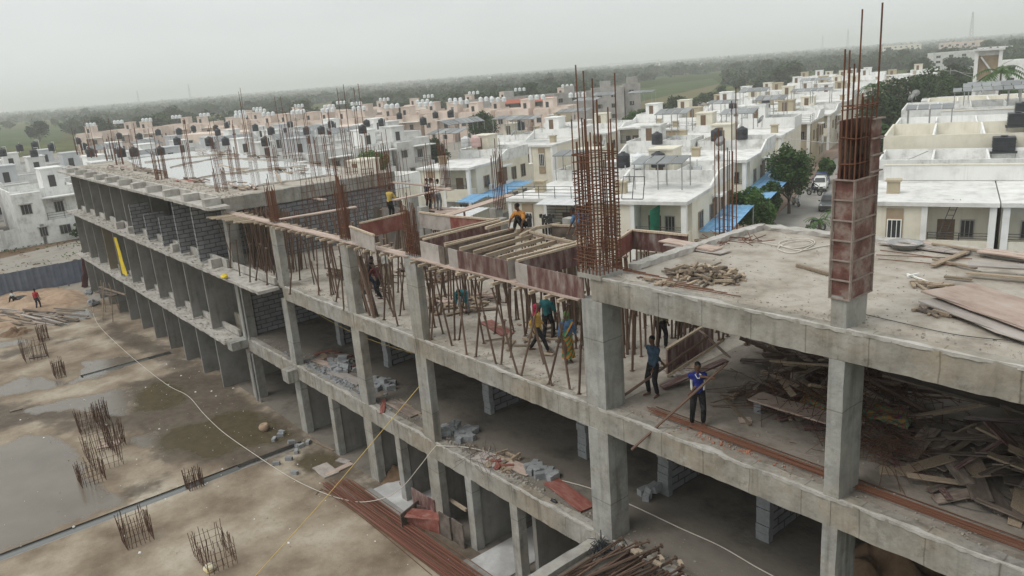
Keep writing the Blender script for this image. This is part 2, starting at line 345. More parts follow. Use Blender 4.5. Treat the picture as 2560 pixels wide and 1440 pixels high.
TH = radians(21)
E2 = Vector((cos(TH), sin(TH), 0)); E1 = Vector((-sin(TH), cos(TH), 0))
def ST(s, t, z=0): return E2*s + E1*t + Vector((0,0,z))
def stp(*l): return [tuple(ST(s,t))[:2] for s, t in l]
struct('township_ground', MB().sheet(stp((-100,15),(60,15),(60,330),(-100,330)), -.2), TOWN)
struct('road', MB().sheet(stp((-20,16),(-11.2,16),(-11.2,260),(-20,260)), -.12), ASPH)
pv = MB()
for a, b in ((-22.6,-20.02),(-11.18,-9.6)):
    pv.add([tuple(ST(a,16,-.19)),tuple(ST(b,16,-.19)),tuple(ST(b,260,-.19)),tuple(ST(a,260,-.19)),tuple(ST(a,16,.0)),tuple(ST(b,16,.0)),tuple(ST(b,260,.0)),tuple(ST(a,260,.0))],
           [(0,3,2,1),(4,5,6,7),(0,1,5,4),(1,2,6,5),(2,3,7,6),(3,0,4,7)])
struct('pavement', pv, PAVE)
struct('lane', MB().sheet(stp((-48.5,20),(-38,20),(-38,240),(-48.5,240)), -.12), ASPH)
def flat(*pp): return [tuple(G(x,y,-.3))[:2] for x, y in pp]
struct('green_field', MB().sheet(flat((1540,243),(1650,212),(1780,196),(1800,208),(1700,232),(1560,262)), -.27), GRASS)
struct('ploughed_field', MB().sheet(flat((1545,262),(1560,262.5),(1700,232.5),(1800,208.5),(1780,228),(1690,262),(1620,290),(1560,290)), -.26), EARTHF)
struct('meadow', MB().sheet(flat((0,322),(180,318),(150,345),(140,356),(0,372)), -.27), GRASS)

# ---------------------------------------------------------------- the concrete yard with its wet patches and puddles
def yard_mat():
    m = bpy.data.materials.new('yard_concrete'); m.use_nodes = True; t = m.node_tree; N = t.nodes; L = t.links
    b = N['Principled BSDF']
    ge = N.new('ShaderNodeNewGeometry'); P = ge.outputs['Position']
    def nz(s, d=6, r=.6):
        n = N.new('ShaderNodeTexNoise'); n.inputs['Scale'].default_value = s; n.inputs['Detail'].default_value = d; n.inputs['Roughness'].default_value = r; L.new(P, n.inputs['Vector']); return n.outputs['Fac']
    def ramp(o, *st):
        r = N.new('ShaderNodeValToRGB'); e = r.color_ramp.elements
        e[0].position, e[0].color = st[0][0], (*st[0][1],1); e[1].position, e[1].color = st[-1][0], (*st[-1][1],1)
        for p, c in st[1:-1]: q = e.new(p); q.color = (*c,1)
        L.new(o, r.inputs[0]); return r.outputs[0]
    def mth(op, a, c):
        n = N.new('ShaderNodeMath'); n.operation = op
        for i, v in enumerate((a,c)):
            if isinstance(v,(int,float)): n.inputs[i].default_value = v
            else: L.new(v, n.inputs[i])
        return n.outputs[0]
    def mr(o, a, c, x=0, y=1):
        r = N.new('ShaderNodeMapRange'); r.interpolation_type = 'SMOOTHSTEP'; r.inputs[1].default_value = a; r.inputs[2].default_value = c; r.inputs[3].default_value = x; r.inputs[4].default_value = y; L.new(o, r.inputs[0]); return r.outputs[0]
    def mix(f, a, c, bl='MIX'):
        n = N.new('ShaderNodeMix'); n.data_type = 'RGBA'; n.blend_type = bl
        if isinstance(f,(int,float)): n.inputs[0].default_value = f
        else: L.new(f, n.inputs[0])
        for i, v in ((6,a),(7,c)):
            if isinstance(v,tuple): n.inputs[i].default_value = (*v,1)
            else: L.new(v, n.inputs[i])
        return n.outputs[2]
    def at(n):
        a = N.new('ShaderNodeAttribute'); a.attribute_name = n; return a.outputs['Fac']
    n1 = nz(.35,9); n2 = nz(2.2,8); n3 = nz(.9,6); n4 = nz(14,4)
    dry = ramp(n1, (.33,(.15,.115,.082)), (.44,(.235,.188,.14)), (.55,(.325,.272,.208)), (.66,(.42,.37,.30)))
    dry = mix(mr(n2,.55,.75,0,.55), dry, (.26,.20,.145))
    n6 = nz(6.5,7,.75); n7 = nz(28,3)
    dry = mix(mr(n6,.5,.72,0,.5), dry, (.21,.165,.12)); dry = mix(mr(n7,.68,.74,0,.6), dry, (.5,.46,.40)); dry = mix(mr(n6,.30,.42,.45,0), dry, (.46,.41,.345))
    wob = mth('MULTIPLY', mth('SUBTRACT', n3, .5), .9)
    wob2 = mth('ADD', wob, mth('MULTIPLY', mth('SUBTRACT', n2, .5), .35))
    wet = mr(mth('ADD', at('wet'), wob2), .34, .70)
    mud = mr(mth('ADD', at('mud'), mth('MULTIPLY',wob2,.7)), .38, .66)
    wat = mr(mth('ADD', at('water'), mth('MULTIPLY',wob2,.8)), .43, .58)
    halo = mr(mth('ADD', at('water'), wob2), .25, .5)
    wc = ramp(n2, (.35,(.062,.049,.037)), (.65,(.115,.093,.071)))
    col = mix(mth('MULTIPLY',halo,.55), dry, (.20,.15,.105))
    col = mix(mth('MULTIPLY',wet,.85), col, wc)
    col = mix(mud, col, ramp(n2,(.3,(.075,.062,.038)),(.7,(.115,.095,.06))))
    col = mix(mth('MULTIPLY',wat,.92), col, ramp(n1,(.3,(.13,.112,.09)),(.7,(.175,.152,.122))))
    L.new(col, b.inputs['Base Color'])
    ro = mth('SUBTRACT', .95, mth('MULTIPLY', wet, .28))
    ro = mth('MULTIPLY', ro, mth('SUBTRACT', 1, mth('MULTIPLY', mud, .72)))
    ro = mth('MULTIPLY', ro, mth('SUBTRACT', 1, mth('MULTIPLY', wat, .80)))
    L.new(ro, b.inputs['Roughness'])
    L.new(mr(wat,0,1,.16,.42), b.inputs['Specular IOR Level'])
    bp = N.new('ShaderNodeBump'); bp.inputs['Distance'].default_value = .05
    L.new(mth('MULTIPLY', mth('SUBTRACT',1,mud), mth('MULTIPLY', mth('SUBTRACT',1,wat), .45)), bp.inputs['Strength'])
    L.new(mth('ADD', n2, mth('MULTIPLY', n4, .35)), bp.inputs['Height']); L.new(bp.outputs[0], b.inputs['Normal'])
    return m
def sdist(P, poly):
    poly = np.array(poly); n = len(poly); d = np.full(len(P), 1e9); ins = np.zeros(len(P), bool)
    for i in range(n):
        a = poly[i]; c = poly[(i+1)%n]; e = c-a; q = P-a
        t = np.clip((q@e)/(e@e), 0, 1); d = np.minimum(d, np.hypot(*(q-t[:,None]*e).T))
        cond = ((a[1] > P[:,1]) != (c[1] > P[:,1])) & (P[:,0] < (c[0]-a[0])*(P[:,1]-a[1])/(c[1]-a[1]+1e-12)+a[0])
        ins ^= cond
    return np.where(ins, d, -d)
px0 = lambda *p: [tuple(G(x,y,0))[:2] for x, y in p]
WATER = [px0((-120,1150),(0,1115),(70,1088),(150,1098),(200,1130),(215,1190),(285,1230),(300,1262),(200,1300),(100,1340),(0,1382),(-140,1420)),
         px0((-60,990),(0,965),(60,940),(120,950),(190,955),(205,905),(330,888),(352,905),(250,942),(170,962),(60,985),(0,990),(-60,1005)),
         px0((50,1030),(150,1000),(240,985),(320,965),(330,1010),(320,1040),(240,1037),(180,1022),(100,1034)),
         px0((330,1092),(390,1080),(395,1115),(350,1125)), px0((140,795),(222,770),(238,790),(150,818)), px0((-30,860),(60,846),(70,856),(-30,875))]
MUD = [px0((340,980),(390,950),(430,955),(475,980),(455,1012),(380,1032),(322,1037)),
       px0((385,1105),(420,1072),(500,1056),(560,1030),(640,1020),(700,1060),(745,1085),(700,1112),(600,1122),(520,1152),(440,1132),(390,1134)),
       px0((735,1150),(790,1122),(850,1138),(835,1180),(765,1182))]
WET = [px0((238,788),(420,862),(640,998),(805,1095),(765,1126),(640,1165),(480,1165),(390,1145),(345,1092),(250,1076),(150,1082),(125,1050),(330,1030),(300,965),(430,930),(390,892),(290,862)),
       px0((740,1120),(800,1100),(950,1190),(1300,1390),(1400,1450),(1160,1450),(960,1300),(860,1210),(740,1180)),
       px0((-50,1000),(60,1010),(330,1040),(350,1085),(200,1060),(60,1060),(-50,1090)),
       px0((300,1215),(400,1190),(380,1235),(310,1245)), px0((0,880),(150,860),(240,830),(160,850),(0,905))]
X0, X1, Y0, Y1, ST_ = -72.0, 8.0, -44.0, 0.0, .3
nx = int((X1-X0)/ST_)+1; ny = int((Y1-Y0)/ST_)+1
gx, gy = np.meshgrid(np.linspace(X0,X1,nx), np.linspace(Y0,Y1,ny), indexing='ij')
P2 = np.stack([gx.ravel(), gy.ravel()], 1)
GROOVES = [(-32.95,-32.45,-22,-.5),(-52.4,-51.9,-6.2,-.8)]
vid = np.arange(nx*ny).reshape(nx,ny)
quads = np.stack([vid[:-1,:-1],vid[1:,:-1],vid[1:,1:],vid[:-1,1:]],-1).reshape(-1,4)
qc = P2[quads].mean(1)
# shift vertices of the grid onto the groove borders so the slots are clean
gxx = gx.copy()
keep = np.ones(len(quads), bool)
for a, b_, c, d_ in GROOVES:
    keep &= ~((qc[:,0] > a-.08) & (qc[:,0] < b_+.08) & (qc[:,1] > c) & (qc[:,1] < d_))
yme = bpy.data.meshes.new('yard')
yme.from_pydata(np.c_[P2, np.zeros(len(P2))].tolist(), [], quads[keep].tolist())
def attr(name, polys, s):
    d = np.max([sdist(P2, q) for q in polys], 0)
    a = yme.attributes.new(name, 'FLOAT', 'POINT'); a.data.foreach_set('value', np.clip(.5+d/s, 0, 1).astype(np.float32))
attr('water', WATER, 2.4); attr('mud', MUD, 2.4); attr('wet', WET, 3.2)
yme.materials.append(yard_mat())
YARD = tag(put('yard', yme), kind='structure')
bed = MB(); wtr = MB()
for a, b_, c, d_ in GROOVES:
    bed.box(a-.25,a-.09,c-.1,d_+.1,-.34,-.004); bed.box(b_+.09,b_+.25,c-.1,d_+.1,-.34,-.004)
    bed.box(a-.09,b_+.09,c-.1,d_+.1,-.34,-.2)
    wtr.sheet([(a-.09,c),(b_+.09,c),(b_+.09,d_-3.2 if a > -40 else d_-1.5),(a-.09,d_-3.2 if a > -40 else d_-1.5)], -.06)
struct('drain_channel', bed, PLAST)
WATERM = bpy.data.materials.new('standing_water'); WATERM.use_nodes = True
_b = WATERM.node_tree.nodes['Principled BSDF']; _b.inputs['Base Color'].default_value = (.13,.135,.13,1); _b.inputs['Roughness'].default_value = .06; _b.inputs['Specular IOR Level'].default_value = .6
struct('channel_water', wtr, WATERM)
struct('indoor_floor', MB().box(-78,8,0.001,8.2,-.3,.02), SLAB_IN)
# marble tiles laid in two of the ground-floor rooms
tl = MB(); tl.box(-19.4,-17.75,-.55,2.6,.02,.07); tl.box(-26.2,-22.9,-.5,2.4,.02,.07)
struct('tiled_floor', tl, pm('marble_tile', [(.30,.29,.28),(.42,.415,.41),(.60,.60,.60)], .7, .5, .05, 20))
kb = MB(); kb.box(-19.5,-17.6,-.85,-.56,.0,.12); kb.box(-26.3,-22.8,-.8,-.51,.0,.12)
struct('kerb', kb, PLAST)

def heap(name, label, cat, c, rx, ry, h, mat, seed=0, n=40, kind=None):
    vs = []; fs = []
    for i in range(n+1):
        for j in range(n+1):
            x = -1+2*i/n; y = -1+2*j/n; r = math.hypot(x,y)
            q = max(0, 1-r)**.8*(.55+.9*noise.noise((x*2.1+seed,y*2.1,seed)))+.25*max(0,1-r)*noise.noise((x*7+seed,y*7,0))
            vs.append((x*rx, y*ry, max(0,q)*h*1.3-.05))
    for i in range(n):
        for j in range(n):
            a = i*(n+1)+j; fs.append((a,a+n+1,a+n+2,a+1))
    o = MB().add(vs,fs).build(name, mat, smooth=True); o.location = c
    return tag(o, label, cat, kind=kind)
heap('sand_heap','wide orange-brown sand heap beside the blue-grey sheet fence','sand heap',(-77,-5.6,-.2),7.5,4.6,1.0,SAND,1)
heap('sand_heap','low trampled spread of sand at the left edge near the timber stack','sand heap',(-71.5,-9.5,-.1),4.5,3.4,.5,SAND,4)
heap('soil_heap','small dark brown soil heap beside the timber stack on the yard','soil heap',G(40,832,0)-V(0,0,.02),1.6,1.2,.5,pm('brown_soil',[(.12,.075,.045),(.19,.125,.08)],3,.98,.5,12),7)
heap('soil_heap','brown soil heap behind the second ground-floor pillar from the channel','soil heap',(-26.2,1.2,.02),1.3,1.2,.65,MATS['brown_soil'],9)
heap('soil_heap','large dim brown soil heap inside the first floor behind the porch','soil heap',(-7.2,3.6,3.55),1.7,1.3,.9,MATS['brown_soil'],12)
# ================================================================== the unfinished building
ZR, Z2, Z1 = 11.07, 7.47, 3.55
BLD = empty('unfinished_building', (0,0,0), 'long unfinished grey concrete building with open floors above the muddy yard', 'building')
def part(name, mb, mat, **k): return mb.build(name, mat, BLD, **k)
def slab(x0,x1,y0,y1,z0,z1,mat=SLAB,step=.6,j=.012):
    """slab with a subtly uneven top and ragged edges"""
    nx = max(1,int((x1-x0)/step)); ny = max(1,int((y1-y0)/step)); mb = MB(); vs = []; fs = []
    for i in range(nx+1):
        for k in range(ny+1):
            e = j*1.5 if (i in (0,nx) or k in (0,ny)) else 0
            vs.append((x0+(x1-x0)*i/nx+U(-e,e), y0+(y1-y0)*k/ny+U(-e,e), z1+U(-j,j)-e))
    for i in range(nx):
        for k in range(ny):
            a = i*(ny+1)+k; fs.append((a,a+ny+1,a+ny+2,a+1))
    mb.add(vs,fs); mb.box(x0+.02,x1-.02,y0+.02,y1-.02,z0,z1-.045)
    return part('floor_slab', mb, mat)
# --- floors
XE = 9.0
slab(-13.2,XE,.34,7.2,ZR-.22,ZR)                      # roof of the near wing
slab(-33.9,-13.21,.34,7.9,Z2-.2,Z2)                       # second floor
slab(-13.2,XE,.34,7.9,Z2-.2,Z2,SLAB_SHADE)  # part under the near roof, shade painted in
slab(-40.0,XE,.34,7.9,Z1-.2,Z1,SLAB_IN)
slab(-77.5,-39.95,.0,10.4,ZR-.22,ZR,SLAB,1.0)         # roof of the far wing
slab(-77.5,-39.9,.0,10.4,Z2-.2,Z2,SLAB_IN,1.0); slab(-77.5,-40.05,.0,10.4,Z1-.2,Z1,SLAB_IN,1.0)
slab(-39.88,-33.95,.1,7.9,Z2-.2,Z2,SLAB,.6)
def beam(p0,p1,w,h,mat=CONC,j=.014): return part('beam', MB().rbox(p0,p1,w,h,.22,j), mat)
CX = [(-7.0,-6.68,.8),(-13.75,-13.03,.72),(-22.4,-21.7,.3),(-27.15,-26.5,.35),(-33.95,-33.35,.35),(-40.1,-39.6,.6)]
# --- perimeter beams, bay by bay
def bays(edges, z0, z1, y=.17, w=.34):
    for a, b in zip(edges[:-1], edges[1:]): beam((a,y,(z0+z1)/2),(b,y,(z0+z1)/2),w,z1-z0)
bays([XE,-.5,-6.84,-13.38], 10.47, ZR+.02)
bays([XE,-.5,-6.84,-13.38,-22.05,-26.8,-33.6], 6.82, Z2+.01)
bays([XE,-.5,-6.84,-13.38,-22.05,-26.8,-33.6,-39.8], 2.85, Z1+.01)
for z0, z1, y1, xs in ((10.47,ZR-.22,7.2,(-13.2,-6.84,-.5)),(6.9,Z2-.2,7.9,(-13.2,-6.84,-.5,-22.05,-26.8,-33.6)),(3.0,Z1-.2,7.9,(-13.2,-6.84,-.5,-22.05,-26.8,-33.6))):
    for x in xs: beam((x,.36,(z0+z1)/2),(x,y1,(z0+z1)/2),.3,z1-z0)
beam((-13.2,7.05,10.75),(XE,7.05,10.75),.3,.58); beam((-39.8,7.75,7.1),(XE,7.75,7.1),.3,.58); beam((-39.8,7.75,3.2),(XE,7.75,3.2),.3,.58)
# raised mortar kerb at the left edge and back edge of the near roof
part('mortar_kerb', MB().rbox((-13.05,1.2,ZR+.07),(-13.0,7.0,ZR+.07),.3,.16,.2,.03).rbox((-13.0,7.05,ZR+.05),(XE,7.05,ZR+.05),.35,.12,.25,.03), LEDGE)
# --- columns, storey by storey
def column(x0,x1,d,z0,z1,y0=-.004,mat=CONC_B):
    return part('column', MB().rbox(((x0+x1)/2,y0+d/2,z0),((x0+x1)/2,y0+d/2,z1),x1-x0,d,.45,.006), mat)
for i,(a,b,d) in enumerate(CX):
    column(a,b,d,-.05,2.86); column(a,b,d,Z1-.02,6.83)
    column(a,b,d,Z2-.02,10.46)
column(-7.0,-6.7,.8,ZR-.01,11.75,.0); column(-.9,-.4,.8,-.05,2.86); column(-.9,-.4,.8,Z1,6.83)
part('column_kicker', MB().box(-13.8,-12.98,-.05,.76,ZR-.02,ZR+.1), CONC_B)
for x in (-13.4,-6.85,-.6,-22.05,-26.8,-33.65):       # back row
    column(x-.22,x+.22,.4,Z2-.02,10.44 if x < -14 else 10.5,7.4); column(x-.22,x+.22,.4,-.05,2.9,7.4); column(x-.22,x+.22,.4,Z1,6.8,7.4)
# middle row in the bay with the formwork
for x in (-24.7,-30.6): column(x-.2,x+.2,.4,Z2-.02,10.42,6.0)
# nib blocks sticking out of the first-floor beam
part('corbel', MB().rbox((-34.0,-.28,3.1),(-33.35,-.28,3.1),.5,.6,.2,.01), CONC_B)
part('corbel', MB().rbox((-40.2,-.45,3.3),(-39.5,-.45,3.3),.9,.45,.2,.01), CONC_B)
# --- ground floor: pillars and dividing walls
for x in (-17.4,-19.86,-24.5,-30.2): column(x-.18,x+.18,.34,-.05,2.86)
for x in (-16.9,-19.86,-22.05,-24.5,-26.8,-30.2,-33.6,-10.5,-6.84):
    part('partition_wall', MB().box(x-.09,x+.09,.4,7.2,.02,2.99), PLAST)
part('back_wall', MB().box(-39.5,XE,7.55,7.7,.02,2.98), PLAST)
part('back_wall', MB().box(-39.5,XE,7.55,7.7,Z1+.01,6.85), BLOCKX)
part('back_wall', MB().box(-6.6,XE,6.9,7.0,Z2+.01,10.5), BLOCKX)
# first-floor block piers with the return walls behind them
for x in (-34.4,-29.8,-22.2,-17.0,-13.55,-10.15,-3.2):
    part('block_wall', MB().box(x-.1,x+.1,3.1,7.5,Z1,6.72), BLOCKY)
    pr_ = MB()
    for k in range(13): pr_.obox((x+U(-.015,.015),2.9+U(-.02,.02),Z1+.12+k*.245),(.4,.2,.235))
    part('block_pier', pr_, BLOCK1)
# --- porch slab at first-floor level in front of the near wing
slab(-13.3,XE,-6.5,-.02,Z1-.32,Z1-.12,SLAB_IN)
part('porch_beam', MB().rbox((-13.4,-6.5,Z1-.3),(-13.4,-.25,Z1-.3),.36,.62,.3,.015), CONC)
# --- far wing: fins, ledges, upstands
for k in range(1,12):
    x = -39.6-3.33*k
    for z0, z1 in ((-.05,3.34),(Z1,7.26)):
        part('fin_wall', MB().rbox((x,-.68,(z0+z1)/2),(x,5.2,(z0+z1)/2),.13,z1-z0,1.2,.004), PLAST_B if (k == 8 and z0 > 0) else PLAST)
    if k in (1,2): part('block_wall', MB().box(x-.1,x+.1,-.66,5.0,Z2+.02,10.75), BLOCKY)
    elif k in (3,4,5):
        part('block_pier', MB().box(x-.1,x+.1,-.66,.55,Z2+.02,9.3-.12*(k==4)+(.25 if k==5 else 0)), BLOCKY)
        if k != 4: part('fin_wall', MB().box(x-.75,x-.6,.9,4.5,Z2,10.8), PLAST)
    else: part('fin_wall', MB().rbox((x+.8,-.4,9.15),(x+.8,2.7,9.15),.14,3.3,1.2,.004), PLAST)
for x in (-41.3,-44.7,-48,-51.4,-54.7):                      # recessed walls between the fins of the first storeys
    part('recessed_wall', MB().box(x-1.55,x+1.5,2.6,2.72,Z1,7.26), PLAST); part('recessed_wall', MB().box(x-1.55,x+1.5,3.2,3.32,0,3.3), PLAST)
for x in (-58,-61.4,-64.7,-68): part('recessed_wall', MB().box(x-1.55,x+1.5,3.6,3.72,0,7.2), PLAST)
part('end_wall', MB().box(-39.95,-39.8,2.2,10.3,Z2+.02,10.5), BLOCKY)
part('end_wall', MB().box(-39.9,-39.75,.7,7.4,Z1+.02,6.9), BLOCKY)
part('beam', MB().rbox((-39.85,.1,10.72),(-39.85,10.3,10.72),.34,.72,.3,.02), CONC)
part('beam', MB().rbox((-39.8,10.2,10.7),(-77.4,10.2,10.7),.3,.7,.6,.02), CONC)
for z, x1 in ((10.78,-38.6),(7.30,-33.95),(3.40,-40.2)):
    part('ledge', MB().rbox((x1,-.52,z),(-77.4,-.52,z),1.04,.13,.35,.022), LEDGE)
for z, x1, h in ((11.04,-39.9,.36),(7.6,-40.3,.42),(3.7,-40.4,.34)):
    part('upstand', MB().rbox((x1,-.06,z),(-77.4,-.06,z),.14,h,.5,.012), LEDGE)
part('upstand', MB().rbox((-34.2,-.02,7.6),(-39.6,-.02,7.6),.14,.34,.4,.012), LEDGE)
for k in range(11):
    x = -39.6-3.38*k
    part('planter_stub', MB().rbox((x,-.95,11.03),(x+U(-.06,.06),-.14,11.03),U(.42,.55),.38,.3,.02), LEDGE)
for k in range(0,11):
    x = -41.2-3.33*k
    if k in (0,2,5,6): part('parapet_stub', MB().rbox((x,-.7,7.6),(x,-.16,7.6),.5,.45,.4,.02), LEDGE)
    part('parapet_wall', MB().rbox((x-1.4,.6,3.9),(x+1.4,.6,3.9),.12,.8,.5,.012), CONC)
# black panel put in for the dark void of the fourth far bay
part('void_panel', MB().box(-58.9,-55.3,2.0,2.08,8.3,10.6), pm('void_black',[(.02,.02,.02),(.035,.035,.034)],2,.8,.1,10))
# drain pipes by the stair bay
for x, y in ((-39.3,-.12),(-39.05,-.05)):
    part('drain_pipe', MB().tube((x,y,Z1+.05),(x,y,7.2),.055,n=8).tube((x,y,-.02),(x,y,2.8),.055,n=8), GALV)
# --- shallow ponds on the far roof
pond = [tuple(G(x,y,ZR))[:2] for x, y in ((318,402),(370,393),(480,379),(520,376),(600,384),(690,402),(770,412),(840,424),(850,436),(740,452),(640,467),(540,470),(470,458),(422,446),(418,428),(350,418))]
pw = bpy.data.materials.new('roof_water'); pw.use_nodes = True
_b = pw.node_tree.nodes['Principled BSDF']; _b.inputs['Base Color'].default_value = (.46,.46,.445,1); _b.inputs['Roughness'].default_value = .05; _b.inputs['Specular IOR Level'].default_value = 1.0; _b.inputs['IOR'].default_value = 2.0  # pale base colour stands in for part of the sky reflection
struct('roof_pond', MB().sheet(pond, ZR+.022), pw)
for l in (((365,407),(430,398),(540,388),(600,385)),((425,420),(480,408),(541,396),(610,398),(690,402)),((485,449),(530,440),(600,432),(690,422),(790,414)),((640,466),(740,452),(850,434)),((420,446),(480,460),(560,472),(640,467))):
    pts = [G(x,y,ZR)+V(0,0,.02) for x, y in l]; fine = []
    for a, b in zip(pts[:-1],pts[1:]):
        n = max(2,int((b-a).length/.5))
        fine += [a.lerp(b,i/n)+V(U(-.12,.12),U(-.12,.12),0) for i in range(n)]
    part('mortar_bund', MB().path(fine, [U(.06,.13) for _ in fine], 6), SLAB)

# ragged mortar lips along the slab edges
def lip(p0,p1,w0=.03,w1=.3,step=.13):
    p0 = Vector(p0); p1 = Vector(p1); n = int((p1-p0).length/step); vs = []; fs = []; a = U(0,9)
    for i in range(n+1):
        c = p0.lerp(p1,i/n); k = noise.noise((c.x*.9+a,1,2)); wd = max(.012,w0+(w1-w0)*max(0,k*1.1+.25)+U(-.03,.03)); o = U(-.022,.012); t = .012+.02*max(0,noise.noise((c.x*2.3,a,5)))
        vs += [c+V(0,o,-.05+U(-.02,.02)), c+V(0,o-.003,t+.006), c+V(0,wd*.6,t+.012), c+V(0,wd,-.012)]
    for i in range(n):
        for k in range(3): q = i*4+k; fs.append((q,q+1,q+5,q+4))
    return part('mortar_lip', MB().add(vs,fs), LEDGE)
for z, x0, x1 in ((ZR+.015,XE,-13.0),(Z2,XE,-33.3),(Z1,XE,-39.4)):
    lip((x0,-.005,z+.01),(x1,-.005,z+.01))
for z, x1 in ((10.85,-38.7),(7.37,-34.1),(3.47,-40.3)): lip((x1,-1.045,z),(-77,-1.045,z),.02,.2,.3)
# ================================================================== rebar, formwork, props
UNIT = {}
def unit_cyl(mat, n=6):
    k = ('c',mat.name,n)
    if k not in UNIT: UNIT[k] = MB().tube((0,0,0),(0,0,1),1,1,n).mesh('rod', mat, smooth=False)
    return UNIT[k]
def unit_pipe(mat):
    """prop: outer tube with a collar and a thinner inner tube, unit length"""
    k = ('p',mat.name)
    if k not in UNIT:
        m = MB().tube((0,0,0),(0,0,.56),1,1,7).tube((0,0,.54),(0,0,.58),1.35,1.35,7).tube((0,0,.57),(0,0,.995),.78,.78,7).tube((0,0,0),(0,0,.004),2.2,2.2,6).tube((0,0,.993),(0,0,1),2.2,2.2,6)
        UNIT[k] = m.mesh('prop', mat)
    return UNIT[k]
def unit_box(mat, v=0):
    k = ('b',mat.name,v)
    if k not in UNIT:
        m = MB(); rr = random.Random(v*31+5)
        st = random.getstate(); random.seed(v*77+3)
        m.rbox((-.5,0,0),(.5,0,0),1,1,.25,.0); 
        m.v = [(x+rr.uniform(-.006,.006), y*(1+rr.uniform(-.06,.06)), z*(1+rr.uniform(-.08,.08))) for x,y,z in m.v]
        random.setstate(st); UNIT[k] = m.mesh('board', mat)
    return UNIT[k]
def rod(name, p0, p1, r, mat, parent=None, me=None):
    p0 = Vector(p0); p1 = Vector(p1); d = p1-p0
    return put(name, me or unit_cyl(mat), parent, p0, d.to_track_quat('Z','Y'), (r,r,d.length))
def board(name, c, sz, mat, yaw=0, pitch=0, roll=0, parent=None):
    return put(name, unit_box(mat, random.randrange(4)), parent, c, (roll,pitch,yaw), sz)
def plank2(name, p0, p1, w, t, mat, parent=None, roll=0):
    p0 = Vector(p0); p1 = Vector(p1); d = p1-p0; yaw = math.atan2(d.y,d.x); pit = -math.asin(max(-1,min(1,d.z/d.length)))
    return put(name, unit_box(mat, random.randrange(4)), parent, (p0+p1)/2, (roll,pit,yaw), (d.length,w,t))

def cage(label, loc, wx, wy, pos, heights, ties, r=.016, lean=(0,0), group=None, mat=RUST, jit=.02, hoops=True, tr=.008, skew=None, cat='rebar cage'):
    e = empty('rebar_cage', loc, label, cat, group)
    for (u, v), h in zip(pos, heights):
        p0 = V(u*wx, v*wy, -.06); j = V(U(-jit,jit)*h, U(-jit,jit)*h, 0)
        rod('bar', p0, V(u*wx+lean[0]*h, v*wy+lean[1]*h, h)+j, r, mat, e)
    for z in ties:
        zz = z; q = .5+r/max(wx,wy)*1.4; c = [(-q,-q),(q,-q),(q,q),(-q,q)]
        m = MB(); t = U(-.03,.03)
        P = [V(a*wx+lean[0]*z, b*wy+lean[1]*z, z+U(-.02,.02)+t*a) for a,b in c]
        for i in range(4): m.tube(P[i],P[(i+1)%4],tr,tr,4)
        m.build('tie_hoop', mat, e)
    return e
def ringpos(nx, ny):
    l = []
    for i in range(nx): l += [(-.5+i/(nx-1),-.5),(-.5+i/(nx-1),.5)]
    for j in range(1,ny-1): l += [(-.5,-.5+j/(ny-1)),(.5,-.5+j/(ny-1))]
    return l
# the two big cages on the near roof
pa = ringpos(7,6)+[(-.2,-.1),(.2,.1),(0,.2),(.1,-.25)]
ha = [4.75 if i == 1 else 5.1 if i == 4 else 4.95 if i == 8 else 4.85 if i == 13 else U(3.7,4.4) if i%3 == 0 else U(2.7,3.5) for i in range(len(pa))]
cage('tall dense rusty rebar cage with many hoops on the left corner of the near roof', (-13.39,.36,ZR+.1), .74, .76, pa, ha,
     [.12+.095*i for i in range(27)]+[2.8,2.95,3.0], r=.0185, jit=.004, tr=.011)
pb = ringpos(4,5)
hb = [U(1.2,1.7) if i%2 else U(1.8,2.3) for i in range(len(pb))]; hb[6] = 2.9; hb[7] = 3.0; hb[2] = 2.25
cage('rusty rebar cage sticking out of the red steel column mould on the near roof', (-6.83,.42,13.9), .27, .72, pb, hb, [.3,.75,1.25,1.3], r=.0155, jit=.006, tr=.009)
# starter bars over the formwork columns
def colcage(px, py, z, label, h, n=(5,4), w=(.5,.28), lean=(0,0), ties=(.15,.35,.6,.85), group=None, r=.015, tall=2, tf=(1.15,1.4)):
    p = G(px,py,z); q = ringpos(*n); hh = [h*U(.8,1.02) for _ in q]
    for i in random.sample(range(len(hh)),min(tall,len(hh))): hh[i] = h*U(*tf)
    return cage(label, p, w[0], w[1], q, hh, ties, r=r, lean=lean, group=group, jit=.012)
ZF = 10.44
for X, lab, h in ((-22.05,'rusty starter bars on the column between the grey box side and the long plank',1.95),(-26.85,'slim rusty starter bars rising where the short cross plank meets the walkway',2.5),(-33.65,'rusty starter bars above the column at the fan of loose sticks',1.75)):
    q = ringpos(6,4); hh = [h*U(.8,1.0) for _ in q]
    if X > -25: hh[3] = h*1.1
    else: hh[1] = h*1.25; hh[6] = h*1.15
    cage(lab, (X,.17,ZF), .52, .22, q, hh, [.1,.22,.4,.62,.85,1.1] if X > -25 else [.1,.25,.5], r=.016, jit=.012)
colcage(1250,520,ZF,'rusty starter bars on the bare back column behind the crouching man',2.6,ties=(.2,.45,.8))
colcage(1115,470,ZF,'rusty starter bars above the boarded column beside the three watching men',2.6,ties=(.2,.5))
colcage(1080,505,ZF,'slim rusty bars beside the ledge of the three watching men',2.2,n=(3,3),ties=(.2,.5))
colcage(1815,590,ZR-.3,'thin rusty bars leaning behind the back edge of the near roof',3.3,n=(4,3),w=(.5,.4),ties=(.25,.6),r=.017)
colcage(965,470,ZR,'tall rusty bars at the back corner of the flooded roof',2.2,n=(5,5),w=(.45,.55),ties=(.1,.3,.5))
